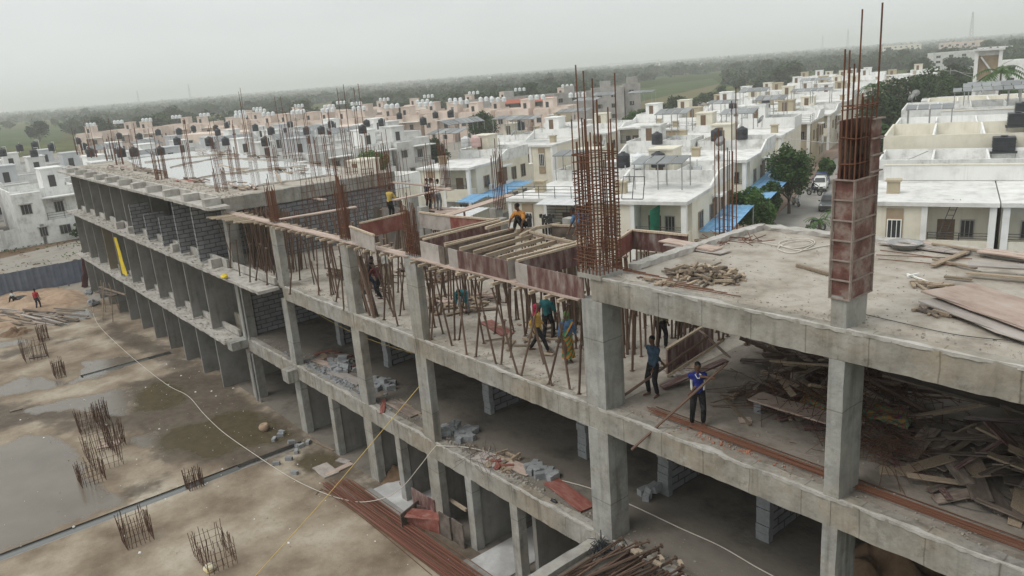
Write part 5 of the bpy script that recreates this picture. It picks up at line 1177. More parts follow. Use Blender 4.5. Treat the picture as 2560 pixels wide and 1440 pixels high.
for (x,y) in ((1612,296),(1632,305),(1655,296),(1685,268),(1700,258),(1730,250),(1752,243),(1780,236),(1806,231),(1850,214),(1900,206),(1960,199),(2010,196),(2085,205),(2100,225),(2065,240),(2110,190),(2150,180)):
    p = G(x,y,2.6); o = copy_tree(protoT[random.randrange(5)]); o.location = (p.x,p.y,-.3); s = U(.62,.85); o.scale = (s,s,s); o.rotation_euler = (0,0,U(0,6.28)); o['label'] = 'green tree along the outer edge of the white terraces beside the field'; o['group'] = 'trees along the terraces'
# the far wood
fieldsW = [flat((1520,215),(1800,180),(1810,232),(1640,300),(1540,295)), flat((-20,318),(185,312),(160,345),(140,365),(-20,378))]
N_ = 16000; be = RNG.uniform(radians(8),radians(99),N_); dd = 330*(6200/330)**(RNG.uniform(0,1,N_)**.85)
xy = np.c_[-np.sin(be)*dd, np.cos(be)*dd-13]
ok = np.ones(N_,bool)
for F in fieldsW: ok &= sdist(xy,F) < -4
ss = xy@np.array([E2.x,E2.y]); tt = xy@np.array([E1.x,E1.y])
ok &= ~((ss > -85)&(ss < 62)&(tt < 295)); ok &= ~((xy[:,0] > -325)&(xy[:,1] < 180)&(xy[:,0]*-.49+xy[:,1]*.87 < 235))
den = np.array([noise.noise((x*.0042,y*.0042,3.3))+.5*noise.noise((x*.013,y*.013,1.1)) for x,y in xy]); ok &= (den > -.16+RNG.normal(size=N_)*.1)
xy = xy[ok]; dd = dd[ok]; n = len(xy)
Q = []
for nq, lo, hi in ((46,0,800),(24,800,1900),(12,1900,9000)):
    s = (dd >= lo)&(dd < hi); c = xy[s]; m_ = len(c)
    if not m_: continue
    rr = RNG.uniform(3,6,m_)*(1+dd[s]/2600); hh = RNG.uniform(4.5,8.5,m_)*(1+.12*RNG.normal(size=m_))
    v = RNG.normal(size=(m_,nq,3)); v /= np.linalg.norm(v,axis=2)[:,:,None]; v *= (RNG.uniform(.3,1,(m_,nq))**.5)[:,:,None]
    C = np.empty((m_,nq,3)); C[:,:,0] = c[:,None,0]+v[:,:,0]*rr[:,None]; C[:,:,1] = c[:,None,1]+v[:,:,1]*rr[:,None]; C[:,:,2] = hh[:,None]*.5-.3+v[:,:,2]*hh[:,None]*.5
    Q.append(quads_np(C.reshape(-1,3), np.repeat(rr*(.30 if nq > 40 else .42 if nq > 20 else .6),nq)))
tag(put('far_wood', np_mesh('far_wood', np.concatenate(Q), LEAFF)), 'endless grey-green scrub wood fading into the haze on the plain','wood',kind='stuff')
# grass tufts at the rim of the soil
Q = RNG.uniform(0,1,(2600,3)); C = np.c_[-111+Q[:,0]**2*30, -45+Q[:,1]*62, np.full(2600,-.1)]
tag(put('weeds', np_mesh('weeds', quads_np(C[[noise.noise((x*.2,y*.2,8)) > .08 for x,y,_ in C]], .13, 0), LEAF)),'green weeds sprouting along the boundary wall','weeds',kind='stuff')
# ================================================================== people
def solid(name, c, rough=.85, bump=.1): return pm(name, [tuple(x*.6 for x in c), c, tuple(x*.85+.035 for x in c)], 7, rough, bump*3, 22, spec=.15, detail=8)
SKIN = solid('brown_skin', (.13,.07,.045), .6, .05); HAIR = solid('black_hair', (.012,.011,.011), .6)
def ik(a, b, l1, l2, hint):
    a = Vector(a); b = Vector(b); d = b-a; L = min(d.length, (l1+l2)*.999); d.normalize(); b = a+d*L
    x = (l1*l1-l2*l2+L*L)/(2*L); h = math.sqrt(max(0,l1*l1-x*x)); hv = Vector(hint); hv = hv-d*hv.dot(d)
    hv = hv.normalized() if hv.length > 1e-5 else Vector((0,0,1)); return a+d*x+hv*h, b
def capsule(m, a, b, r0, r1, n=10):
    m.tube(a,b,r0,r1,n); m.ell(a,(r0,)*3,n,6); m.ell(b,(r1,)*3,n,6)
def remesh(name, mb, mat, parent, vox, sm=4):
    o = mb.build(name+'_raw', mat); r = o.modifiers.new('r','REMESH'); r.mode = 'VOXEL'; r.voxel_size = vox
    s = o.modifiers.new('s','SMOOTH'); s.iterations = sm; s.factor = .5
    dg = bpy.context.evaluated_depsgraph_get(); me = bpy.data.meshes.new_from_object(o.evaluated_get(dg)); me.name = name
    me.polygons.foreach_set('use_smooth', [True]*len(me.polygons)); old = o.data; bpy.data.objects.remove(o); bpy.data.meshes.remove(old)
    if not me.materials: me.materials.append(mat)
    return put(name, me, parent)
def person(label, loc, rz, shirt, trousers, hip=(0,0,.90), lean=0.0, feet=((-.1,0),(.1,0)), hands=((-.27,.06,.80),(.27,.06,.80)), look=0.0, side=0.0, vox=.013, scale=1.0, sleeve=.75, scarf=None, sari=None, barefoot=True, shoes=None, long_shirt=0, hair=True, footz=None, elbow=(0,-1,-.3), turn=0):
    e = empty('person', loc, label, 'person', rz=rz); e.scale = (scale,)*3
    H = Vector(hip); up = Vector((sin(side), sin(lean)*cos(side), cos(lean)*cos(side))); fw = Vector((0,cos(lean),-sin(lean))); rt = Vector((1,0,0)); rt = (rt-up*rt.dot(up)).normalized()
    ws = H+up*.18; ch = H+up*.36; nk = H+up*.52; hd = nk+up*.07+(up*cos(look)+fw*sin(look))*.10
    hu = (up*cos(look)+fw*sin(look)).normalized(); hf = (fw*cos(look)-up*sin(look)).normalized(); hf = (hf+rt*turn).normalized(); hr = hf.cross(hu).normalized()
    hq = Matrix((hr,hf,hu)).transposed().to_quaternion()
    sh = [H+up*.455-rt*.17, H+up*.455+rt*.17]; hp = [H-rt*.09, H+rt*.09]
    ft = [Vector((f[0],f[1],(footz[i] if footz else .075))) for i,f in enumerate(feet)]; hn = [Vector(h) for h in hands]
    kn = []; an = []; el = []; wr = []
    for i in (0,1):
        k, a = ik(hp[i], ft[i], .43, .42, (( -.15,.15)[i],1,0)); kn.append(k); an.append(a)
        l, w_ = ik(sh[i], hn[i], .28, .25, ((-.5,.5)[i]+elbow[0],elbow[1],elbow[2])); el.append(l); wr.append(w_)
    b = MB()
    b.ell(ch,(.155,.105,.20),12,8,Matrix((rt,fw,up)).transposed().to_quaternion()); b.ell(H+up*.06,(.15,.11,.13),12,8,Matrix((rt,fw,up)).transposed().to_quaternion()); capsule(b,H,ch,.115,.12)
    capsule(b,nk-up*.06,hd,.055,.05); b.ell(hd+hu*.045,(.073,.092,.098),12,9,hq); b.ell(hd-hu*.035+hf*.025,(.055,.065,.06),10,7,hq)
    b.ell(hd+hf*.098+hu*.0,(.014,.02,.024),8,6,hq)
    for s in (-1,1): b.ell(hd+hr*.075*s+hu*.01,(.012,.022,.034),8,6,hq); b.ell(hd+hf*.075+hr*.032*s-hu*.01,(.022,.018,.018),6,5,hq)
    b.ell(hd+hf*.075-hu*.055,(.026,.018,.012),8,5,hq)
    for i in (0,1):
        s = (-1,1)[i]
        capsule(b,ch+up*.06+rt*s*.09,sh[i],.075,.06); capsule(b,sh[i],el[i],.052,.041); capsule(b,el[i],wr[i],.040,.027)
        hdv = (wr[i]-el[i]).normalized(); pal = wr[i]+hdv*.045; ax = hdv.cross(Vector((0,1,0.3))).normalized(); nrm = ax.cross(hdv).normalized()
        b.ell(pal,(.040,.018,.05),8,6,Matrix((ax,nrm,hdv)).transposed().to_quaternion())
        for k in range(4):
            L = (.06,.072,.068,.052)[k]; p = pal+ax*((k-1.5)*.021)+hdv*.04; q = p+hdv*L*.55+nrm*.012; r_ = q+(hdv*.5+nrm*.85).normalized()*L*.5
            capsule(b,p,q,.0092,.0088,6); capsule(b,q,r_,.0088,.0075,6)
        p = pal-ax*.034*s*-1-hdv*.015; q = p+(hdv*.6+nrm*.5-ax*.55*s*-1).normalized()*.04; capsule(b,p,q,.011,.0095,6); capsule(b,q,q+(hdv*.8+nrm*.5).normalized()*.03,.0095,.008,6)
        capsule(b,hp[i],kn[i],.085,.055); capsule(b,kn[i],an[i],.052,.034); toe = an[i]+V((-.04,.04)[i],.17,-.045); capsule(b,an[i]-V(0,.03,.03),toe,.038,.026)
    remesh('body', b, SKIN, e, vox)
    if hair:
        m = MB(); m.ell(hd+hu*.062-hf*.014,(.080,.098,.088),12,8,hq); m.v = [p for p in m.v]
        cut = []; o_ = m.build('hair', HAIR, e, smooth=True)
        bm = bmesh.new(); bm.from_mesh(o_.data)
        bmesh.ops.delete(bm, geom=[v for v in bm.verts if (v.co-hd).dot(hf) > .045 and (v.co-hd).dot(hu) < .075 or (v.co-hd).dot(hu) < -.02], context='VERTS')
        bm.to_mesh(o_.data); bm.free()
        ey = MB()
        for s in (-1,1): ey.ell(hd+hf*.090+hr*.03*s+hu*.022,(.012,.006,.007),6,5,hq)
        ey.build('eyes', HAIR, e)
    g = .018
    if shirt:
        m = MB(); Q = Matrix((rt,fw,up)).transposed().to_quaternion()
        m.ell(ch,(.165+g,.115+g,.205),12,8,Q); capsule(m,H+up*(.04-long_shirt),ch,.135+long_shirt*.1,.13); m.ell(H+up*(.10-long_shirt*.5),(.16,.125,.13+long_shirt),12,8,Q)
        for i in (0,1):
            s = (-1,1)[i]; capsule(m,ch+up*.07+rt*s*.09,sh[i],.085,.075); capsule(m,sh[i],sh[i].lerp(el[i],min(1,sleeve)),.072,.066)
            if sleeve > 1: capsule(m,el[i],el[i].lerp(wr[i],sleeve-1),.058,.048)
        remesh('shirt', m, shirt, e, vox*1.25, 3)
        c = MB(); c.lathe([(.066,0),(.082,.035),(.07,.05)],12); qq = up.to_track_quat('Z','Y'); c.v = [tuple(nk-up*.03+qq @ Vector(p)) for p in c.v]; c.build('collar', shirt, e)
    if trousers:
        m = MB(); m.ell(H+up*.03,(.165,.13,.13),12,8)
        for i in (0,1): capsule(m,hp[i],kn[i],.103,.075); capsule(m,kn[i],kn[i].lerp(an[i],.86),.074,.062)
        remesh('trousers', m, trousers, e, vox*1.25, 3)
    if shoes:
        m = MB()
        for i in (0,1): toe = an[i]+V((-.04,.04)[i],.18,-.05); m.rbox(an[i]-V(0,.08,.065),toe-V(0,0,.012),.09,.03,.08,.003); m.rbox(an[i]+V((-.03,.03)[i],.06,-.02),an[i]+V((-.03,.03)[i],.1,-.022),.09,.02,.05,.002)
        m.build('sandals', shoes, e)
    if sari:
        m = MB(); n = 20
        for k,(r,z) in enumerate(((.15,.98),(.17,.88),(.185,.7),(.20,.45),(.225,.16))): pass
        prof = ((.15,.98),(.172,.88),(.185,.7),(.20,.45),(.23,.17)); vs = []; fs = []
        for r,z in prof:
            for k in range(n):
                a = 2*pi*k/n; q = r*(1+.06*sin(a*5)*(1-z)); vs.append((q*cos(a),q*.8*sin(a),z))
        for i in range(4):
            for k in range(n): fs.append((i*n+k,(i+1)*n+k,(i+1)*n+(k+1)%n,i*n+(k+1)%n))
        m.add(vs,fs); m.build('sari_skirt', sari, e, smooth=True)
        d = MB(); d.rbox(nk+V(-.15,.05,-.02),H+V(.14,.15,.06),.24,.03,.06,.008); d.rbox(nk+V(-.16,-.05,.0),H+V(-.05,-.15,.1),.22,.03,.08,.008); remesh('drape', d, sari, e, vox*1.1, 3)
    if scarf:
        m = MB(); m.ell(hd+hu*.055-hf*.02,(.098,.112,.112),14,9,hq); m.ell(hd-hu*.06-hf*.055,(.10,.075,.12),12,8,hq); m.ell(nk-fw*.05-up*.02,(.15,.10,.09),12,8)
        m.ell(hd-hu*.075+hf*.03,(.07,.075,.05),10,7,hq); remesh('head_scarf', m, scarf, e, vox*1.2, 3)
    return e
def face(v): return math.atan2(-v.x, v.y)
def tocam(p, off=0): return face(Vector((CAM.x-p.x, CAM.y-p.y, 0)))+off
def stick(label, p0, p1, r=.03, mat=None): return tag(rod('pole', p0, p1, r, mat or PROP), label, 'pole')
def loc_of(e, w): return e.matrix_world.inverted() @ w
def hands_at(p, rz, sc_, *w):   # world points to the person's own frame
    M = Matrix.Translation(p) @ Matrix.Rotation(rz,4,'Z') @ Matrix.Scale(sc_,4); I = M.inverted(); return tuple(tuple(I @ Vector(x)) for x in w)
BLUEP = solid('royal_blue', (.022,.032,.20)); WHT = solid('white_cotton', (.62,.62,.58)); NAVY = solid('navy_trousers', (.025,.03,.05)); BLK = solid('black_cloth', (.018,.018,.02)); CHK = solid('dark_blue_check', (.05,.085,.13))
TEAL = solid('teal_cloth', (.025,.12,.13)); ORNG = solid('orange_shirt', (.46,.20,.05)); MUST = solid('mustard_shirt', (.55,.35,.10)); PINKC = solid('pink_scarf', (.38,.03,.07)); LBLUE = solid('light_blue', (.085,.16,.29)); REDC = solid('red_shirt', (.42,.04,.05)); KHAK = solid('khaki_trousers', (.30,.25,.19)); GREYT = solid('grey_trousers', (.20,.21,.23)); BRN = solid('brown_leather', (.16,.10,.07))
CAMO = pm('camouflage', [(.05,.05,.03),(.16,.15,.10),(.30,.27,.20)], 12, .9, .1, 40)
SARI = bpy.data.materials.new('striped_sari'); SARI.use_nodes = True
_t = SARI.node_tree; _w = _t.nodes.new('ShaderNodeTexWave'); _w.inputs['Scale'].default_value = 3.4; _w.inputs['Distortion'].default_value = 2.2; _w.bands_direction = 'DIAGONAL'
_c = _t.nodes.new('ShaderNodeTexCoord'); _t.links.new(_c.outputs['Object'], _w.inputs['Vector']); _r = _t.nodes.new('ShaderNodeValToRGB'); _r.color_ramp.interpolation = 'CONSTANT'
_r.color_ramp.elements[0].color = (.03,.17,.07,1); _r.color_ramp.elements[1].color = (.45,.17,.02,1); _r.color_ramp.elements[1].position = .5; _t.links.new(_w.outputs['Fac'], _r.inputs[0]); _t.links.new(_r.outputs[0], _t.nodes['Principled BSDF'].inputs['Base Color'])

# the man in the blue polo with a long pole
p = G(1745,1062,Z2); a = GY(1579,1124,-.30); b = GY(1817,908,1.15); stick('long dusty pole held by the man in the blue polo, poking over the floor edge', a, b, .034)
rz = tocam(p,.12); m1 = a.lerp(b,.56); m2 = a.lerp(b,.84)
p1 = person('man in a blue and white polo and black trousers holding a long pole', p, rz, BLUEP, BLK, hands=hands_at(p,rz,.98,m1+V(.0,.02,.02),m2), feet=((-.13,.02),(.15,0)), look=.35, vox=.009, scale=.98, shoes=BRN, sleeve=.7)
for s in (-1,1): MB().rbox((s*.150,.06,.98),(s*.165,.07,1.26),.05,.03,.08,.004).build('white_side_panel', WHT, p1)
MB().rbox((-.06,.10,1.43),(0,.152,1.33),.06,.02,.05,.002).rbox((.06,.10,1.43),(0,.152,1.33),.06,.02,.05,.002).build('white_collar', WHT, p1)
p = G(1635,988,Z2); a = GY(1558,990,.75); b = GY(1770,842,2.9); stick('long pole carried by the man in the dark checked shirt', a, b, .036)
rz = tocam(p,-.75); m1 = a.lerp(b,.33); m2 = a.lerp(b,.5)
person('man in a dark blue checked shirt and black trousers steadying a pole', p, rz, CHK, BLK, hands=hands_at(p,rz,1,m1,m2), feet=((-.13,0),(.13,.05)), look=.2, vox=.010, sleeve=1.7)
p = G(1652,872,Z2); person('man in camouflage shirt half hidden behind the roof beam', p, tocam(p,2.6), CAMO, BLK, hands=((-.25,.3,1.35),(.22,.1,.85)), feet=((-.12,0),(.12,.1)), vox=.012, sleeve=1.5)
p = G(1422,905,Z2); person('woman in a green and orange sari with a blue blouse walking to the edge', p, tocam(p,.15), LBLUE, None, sari=SARI, scarf=solid('green_scarf',(.10,.20,.06)), hands=((-.30,.02,.80),(.31,.08,.82)), feet=((-.07,-.02),(.07,.08)), look=.25, vox=.011, sleeve=1.5, hair=False, scale=.95)
p = G(1348,878,Z2); person('woman with a pink head scarf, mustard shirt and dark trousers striding', p, face(RV0)-.35, MUST, BLK, scarf=PINKC, feet=((-.08,-.34),(.10,.36)), hip=(0,0,.84), hands=((-.24,.18,.86),(.24,-.10,.84)), vox=.011, sleeve=1.6, hair=False, long_shirt=.12, scale=.95)
p = G(1372,850,Z2); person('man in a teal shirt walking behind the woman with the pink scarf', p, tocam(p,2.7), TEAL, BLK, feet=((-.09,-.2),(.1,.22)), hip=(0,0,.88), hands=((-.27,-.05,.86),(.27,.2,.88)), vox=.011, sleeve=1.3)
p = G(1447,812,Z2); person('worker in light blue top standing among props beside the corner column', p, tocam(p,2.2), LBLUE, KHAK, vox=.013, sleeve=.7, hands=((-.24,.2,1.0),(.25,.1,.85)))
p = G(1163,785,Z2); person('worker in a teal checked shirt bending down among the props', p, tocam(p,-.3), TEAL, GREYT, hip=(0,-.08,.84), lean=1.35, look=-.5, feet=((-.14,0),(.12,.05)), hands=((-.2,.45,.35),(.2,.5,.35)), vox=.012, sleeve=1.4)
p = G(970,712,Z2); person('man in a white shirt with a phone in his pocket standing by the second column', p, tocam(p,.2), WHT, KHAK, vox=.012, sleeve=1.1, hands=((-.26,.08,.82),(.29,.05,.80)))
p = G(928,735,Z2); person('worker in a dark vest pushing the bunched props', p, face(RV0)+.4, BLK, NAVY, lean=.35, hip=(0,-.05,.86), feet=((-.1,-.25),(.1,.2)), hands=((-.12,.5,1.2),(.15,.5,1.15)), vox=.013, sleeve=.4)
p = G(950,745,Z2); person('worker in a maroon shirt leaning beside the bunched props', p, face(RV0)+2.6, solid('maroon_shirt',(.10,.03,.03)), BLK, lean=.5, hip=(0,-.1,.84), feet=((-.12,-.2),(.12,.2)), hands=((-.15,.5,.9),(.18,.5,.95)), vox=.013, sleeve=.6)
p = G(1304,574,11.05); person('man in an orange shirt crouching on the timbers of the deck', p, tocam(p,-.65), ORNG, BLK, hip=(0,-.12,.17), lean=.42, feet=((-.17,.16),(.17,.18)), hands=((-.22,.30,.14),(.25,.35,.16)), vox=.011, sleeve=.7, look=-.05, turn=.5, elbow=(0,.1,.6))
p = G(1452,592,10.98); person('man in a light blue shirt leaning far over the deck boards behind the big cage', p, face(-RV0)+.45, LBLUE, GREYT, hip=(0,-.32,.50), lean=1.1, look=-.6, feet=((-.13,-.05),(.15,-.2)), hands=((-.15,.38,.06),(.2,.40,.06)), vox=.011, sleeve=.8)
# the three men watching from a board platform behind the wall, and one more along it
plat = []
for px, py, d_, lab, sh_, tr_, off in ((1071,524,43.0,'man in dark blue leaning on the plank, left of the three watching men',NAVY,BLK,2.4),(1083,522,43.4,'man in a white striped shirt, middle of the three watching men',WHT,GREYT,2.9),(1098,526,42.6,'man in a white shirt and grey trousers, right of the three watching men',WHT,GREYT,2.5),(979,548,41.0,'man in a yellow shirt half hidden by the corner bars',solid('yellow_shirt',(.50,.36,.10)),BLK,2.4)):
    v = ray(px,py); v = v*(d_/v.length); p = CAM+v; plat.append(p)
    person(lab, p, tocam(p,off), sh_, tr_, vox=.014, sleeve=1.2, lean=.15, hands=((-.15,.42,1.08),(.2,.42,1.08)))
e = empty('work_platform', (plat[1].x,plat[1].y,0), 'rough board platform under the three watching men', 'platform'); q = plat[1]-plat[1]
for k in range(5): MB().rbox(plat[0]-V(1.2,.5-k*.3,.06)-V(plat[1].x,plat[1].y,0), plat[2]+V(1.2,-.5+k*.3+.4,-.05)-V(plat[1].x,plat[1].y,0),.26,.05,.6,.006).build('deck_board', PLANK, e)
for k,(dx,dy) in enumerate(((-1.6,-.4),(1.6,-.2),(-1.4,.9),(1.4,1.1))): MB().tube((dx,dy,-.1),(dx,dy,plat[1].z-.1),.06).build('post', WOOD, e)
e = empty('work_platform', (plat[3].x,plat[3].y,0), 'small board platform under the man in the yellow shirt', 'platform')
MB().rbox((-1,0,plat[3].z-.06),(1,0,plat[3].z-.06),.9,.07,.5,.006).build('deck_board', PLANK, e); MB().tube((-.8,0,-.1),(-.8,0,plat[3].z-.1),.06).tube((.8,0,-.1),(.8,0,plat[3].z-.1),.06).build('post', WOOD, e)
p = G(97,771,.05); person('person in a red shirt walking on the sand by the fence', p, tocam(p,2.5), REDC, NAVY, vox=.016, feet=((-.1,-.1),(.1,.15)), sleeve=.9)
p = G(38,752,.15); person('person in a pale shirt sitting on the sand heap', p, tocam(p,-.6), WHT, BLK, hip=(0,0,.2), lean=.25, feet=((-.18,.5),(.18,.5)), hands=((-.2,.4,.35),(.2,.4,.35)), vox=.016)
e = empty('rubber_tyre', G(52,748,.0), 'old black tyre lying on the sand beside the seated person', 'tyre'); MB().lathe([(.28,.1),(.34,.02),(.5,.0),(.56,.12),(.5,.24),(.34,.22),(.28,.14)],16).build('casing', TANKB, e, smooth=True)

# ================================================================== vehicles
TYRE = TANKB
def wheel(e, c, r, w, name='wheel'):
    m = MB(); prof = [(r*.6,-w/2),(r*.95,-w/2),(r,-w*.3),(r,w*.3),(r*.95,w/2),(r*.6,w/2)]; m.lathe(prof,16); m.v = [(c[0]+z,c[1]+x,c[2]+y) for x,y,z in m.v]; o = m.build(name, TYRE, e, smooth=True)
    m = MB(); m.lathe([(r*.62,-w*.52),(r*.3,-w*.45),(.01,-w*.46),(.01,w*.46),(r*.3,w*.45),(r*.62,w*.52)],12); m.v = [(c[0]+z,c[1]+x,c[2]+y) for x,y,z in m.v]; m.build('rim', GALV, o)
def car(label, loc, rz, paint):
    e = empty('parked_car', loc, label, 'car', rz=rz)
    # side profile, front at -y
    lower = [(-1.78,.32),(-1.80,.62),(-1.66,.80),(-.78,.95),(1.72,.98),(1.80,.62),(1.76,.32)]; up = [(-.78,.94),(-.18,1.50),(.2,1.56),(1.25,1.54),(1.70,.97)]
    def loft(pr, w0, w1, inset=0):
        m = MB(); n = len(pr); vs = []
        zmax = max(z for _,z in pr); zmin = min(z for _,z in pr)
        for s in (-1,1):
            for y,z in pr: t = (z-zmin)/(zmax-zmin); vs.append((s*(w0+(w1-w0)*t),y,z))
        fs = [tuple(range(n)), tuple(range(2*n-1,n-1,-1))]+[(i,n+i,n+(i+1)%n,(i+1)%n) for i in range(n)]
        return m.add(vs,fs)
    b = loft(lower,.80,.76).build('body', paint, e); md = b.modifiers.new('b','BEVEL'); md.width = .06; md.segments = 3
    c = loft(up,.75,.60).build('cabin', paint, e); md = c.modifiers.new('b','BEVEL'); md.width = .04; md.segments = 2
    MB().add([(-.62,-.71,1.02),(.62,-.71,1.02),(.52,-.24,1.46),(-.52,-.24,1.46)],[(0,1,2,3)]).build('windscreen', GLASS, e); o = e.children[-1]
    o.location = (0,-.045,.02)
    for s in (-1,1):
        MB().add([(s*.765,-.52,1.0),(s*.765,1.45,1.0),(s*.645,1.2,1.46),(s*.645,-.1,1.46)],[(0,1,2,3) if s > 0 else (3,2,1,0)]).build('side_window', GLASS, e)
        MB().ell((s*.58,-1.72,.72),(.16,.08,.09),10,6).build('headlight', TANKW, e); MB().ell((s*.88,-.6,1.0),(.1,.06,.08),8,6).build('mirror', paint, e)
        for y in (-1.12,1.12): wheel(e,(s*.74,y,.29),.29,.18)
    MB().box(-.45,.45,-1.83,-1.79,.52,.66).build('grille', DARK, e); MB().box(-.76,.76,-1.86,-1.76,.30,.46).build('bumper', DARK, e); MB().rbox((-.55,-.05,1.6),(-.55,1.2,1.6),.04,.04).rbox((.55,-.05,1.6),(.55,1.2,1.6),.04,.04).build('roof_rail', DARK, e)
    return e
def paint(n, c): m = pm(n,[c,c],2,.3,0,spec=.6); return m
p = G(2050,472,0); car('white hatchback car parked on the left side of the road', (p.x,p.y,-.12), TH+.05, paint('white_car',(.70,.70,.69)))
p = G(2072,520,0); car('dark grey car parked opposite, half hidden by the column mould', (p.x,p.y,-.12), TH, paint('dark_car',(.06,.07,.075)))
p = GX(210,577,-112); car('white car parked behind the boundary wall at the far left', (-114.5,p.y+.5,-.28), .2, MATS['white_car'])
car('dark blue car parked farther up the road', tuple(ST(-18.4,88,-.12)), TH, paint('blue_car',(.03,.05,.15)))
def bike(label, loc, rz, col=DARK, scooter=False):
    e = empty('motorcycle', loc, label, 'motorcycle', rz=rz)
    for y in (-.65,.65): wheel(e,(0,y,.3),.3,.1)
    f = MB(); f.tube((0,-.65,.3),(0,-.42,.95),.035).tube((0,.65,.3),(0,.1,.45),.03).tube((0,-.42,.85),(0,.15,.45),.035).tube((0,.55,.72),(0,.1,.45),.03); f.build('frame', DARK, e)
    MB().tube((-.33,-.36,1.02),(.33,-.36,1.02),.02).tube((.2,-.4,1.0),(.3,-.42,1.2),.01).ell((.3,-.42,1.24),(.06,.02,.04),8,5).build('handlebar', DARK, e)
    MB().ell((0,-.12,.82),(.15,.28,.14),12,7).build('fuel_tank', col, e, smooth=True); MB().rbox((0,.1,.80),(0,.75,.84),.25,.1,.2,.005).build('seat', TANKB, e); MB().box(-.14,.14,-.2,.25,.3,.58).build('engine', GALV, e)
    MB().ell((0,-.52,.9),(.09,.07,.09),8,6).build('headlight', TANKW, e); MB().path([(0,-.98,.36),(0,-.85,.62),(0,-.6,.66)],.07,6).path([(0,.95,.4),(0,.85,.66),(0,.6,.68)],.08,6).build('mudguard', col, e)
    if scooter: MB().rbox((0,-.42,.4),(0,-.36,.95),.42,.06).rbox((0,.1,.55),(0,.75,.6),.36,.4,.2,.01).build('body_shell', col, e)
    return e
p = G(2036,486,0); bike('dark motorcycle with its rider on the road in front of the white car', (p.x,p.y,-.12), TH+1.2)
person('motorcycle rider in dark clothes sitting on the bike on the road', (p.x,p.y,-.12), TH+1.2+pi, BLK, NAVY, hip=(0,-.3,.92), lean=.25, feet=((-.22,.05),(.22,.05)), footz=(.35,.35), hands=((-.3,.32,1.06),(.3,.32,1.06)), vox=.015, sleeve=1.7)
p = G(1990,512,0); bike('white scooter parked by the pavement under the feathery tree', (p.x,p.y,-.12), TH+.6, MATS['white_car'], True)
p = G(2032,585,0); bike('black motorcycle parked by the small palm, nearer one', (p.x,p.y,-.12), TH+.9); p = G(2045,570,0); bike('dark motorcycle parked just behind the nearer one by the palm', (p.x,p.y,-.12), TH+.9)
# ================================================================== loose things of the site
def scatter(n, cpx, z, rx, ry, name, label, cat, group, mats, Lr, Wr, Tr, zr=.35, yaw=None, tilt=.18, thick=False, cone=True):
    c = G(*cpx,z) if cpx[0] >= 0 else Vector((*cpx[:2],z))
    for i in range(n):
        a = U(0,6.28); r = math.sqrt(U(0,1))*(.85 if cone else 1); x = c.x+cos(a)*r*rx; y = c.y+sin(a)*r*ry; L = U(*Lr)
        h = U(0,1)*zr*(1-r) if cone else U(0,zr); t = U(*Tr)
        o = board(name,(x,y,z+t/2+.01+h),(L,U(*Wr),t),random.choice(mats),yaw=(U(0,6.28) if yaw is None else yaw+U(-.35,.35)),pitch=U(-tilt,tilt)*(.2+min(1,h*3)),roll=U(-tilt,tilt)*(.2+min(1,h*3)))
        tag(o,label,cat,group)
# near roof
scatter(125,(1765,692),ZR,1.2,.7,'timber_offcut','short timber offcut in the heap on the near roof','timber offcut','offcuts in the heap on the near roof',[WOOD,WOOD,WOOD_L,PLY_D],(.2,.6),(.04,.075),(.03,.06),.36,tilt=.5)
for i in range(9):
    p = G(1580+i*34,676+i*8.5,ZR); tag(rod('thin_rod',p+V(0,0,.03),p+V(-U(1.2,2.2),-U(.0,.3),.03),.012,RUST),'thin rusty rod lying along the front of the roof heap','rod','rods in front of the roof heap')
for (a,b,c_,w_,lab,m_) in (((1660,608),(1795,632),.05,.75,'large pale board on the near roof, upper of the pair by the mortar kerb',PLANK),((1672,612),(1815,636),.0,.8,'large pale board on the near roof, lower of the pair by the mortar kerb',PLY_G)):
    tag(plank2('roof_board',G(*a,ZR)+V(0,0,.05+c_),G(*b,ZR)+V(0,0,.05+c_),w_*.6,.035,m_),lab,'board')
tag(plank2('roof_board',G(1992,668,ZR)+V(0,0,.05),G(2080,692,ZR)+V(0,0,.05),.08,.06,WOOD),'thin dark batten lying left of the column mould','batten')
tag(plank2('white_batten',G(2268,688,ZR)+V(0,0,.03),G(2320,708,ZR)+V(0,0,.03),.04,.03,WHITE),'longer white batten of the small cross on the near roof','batten'); tag(plank2('white_batten',G(2268,696,ZR)+V(0,0,.06),G(2298,690,ZR)+V(0,0,.06),.04,.03,WHITE),'shorter white batten of the small cross on the near roof','batten')
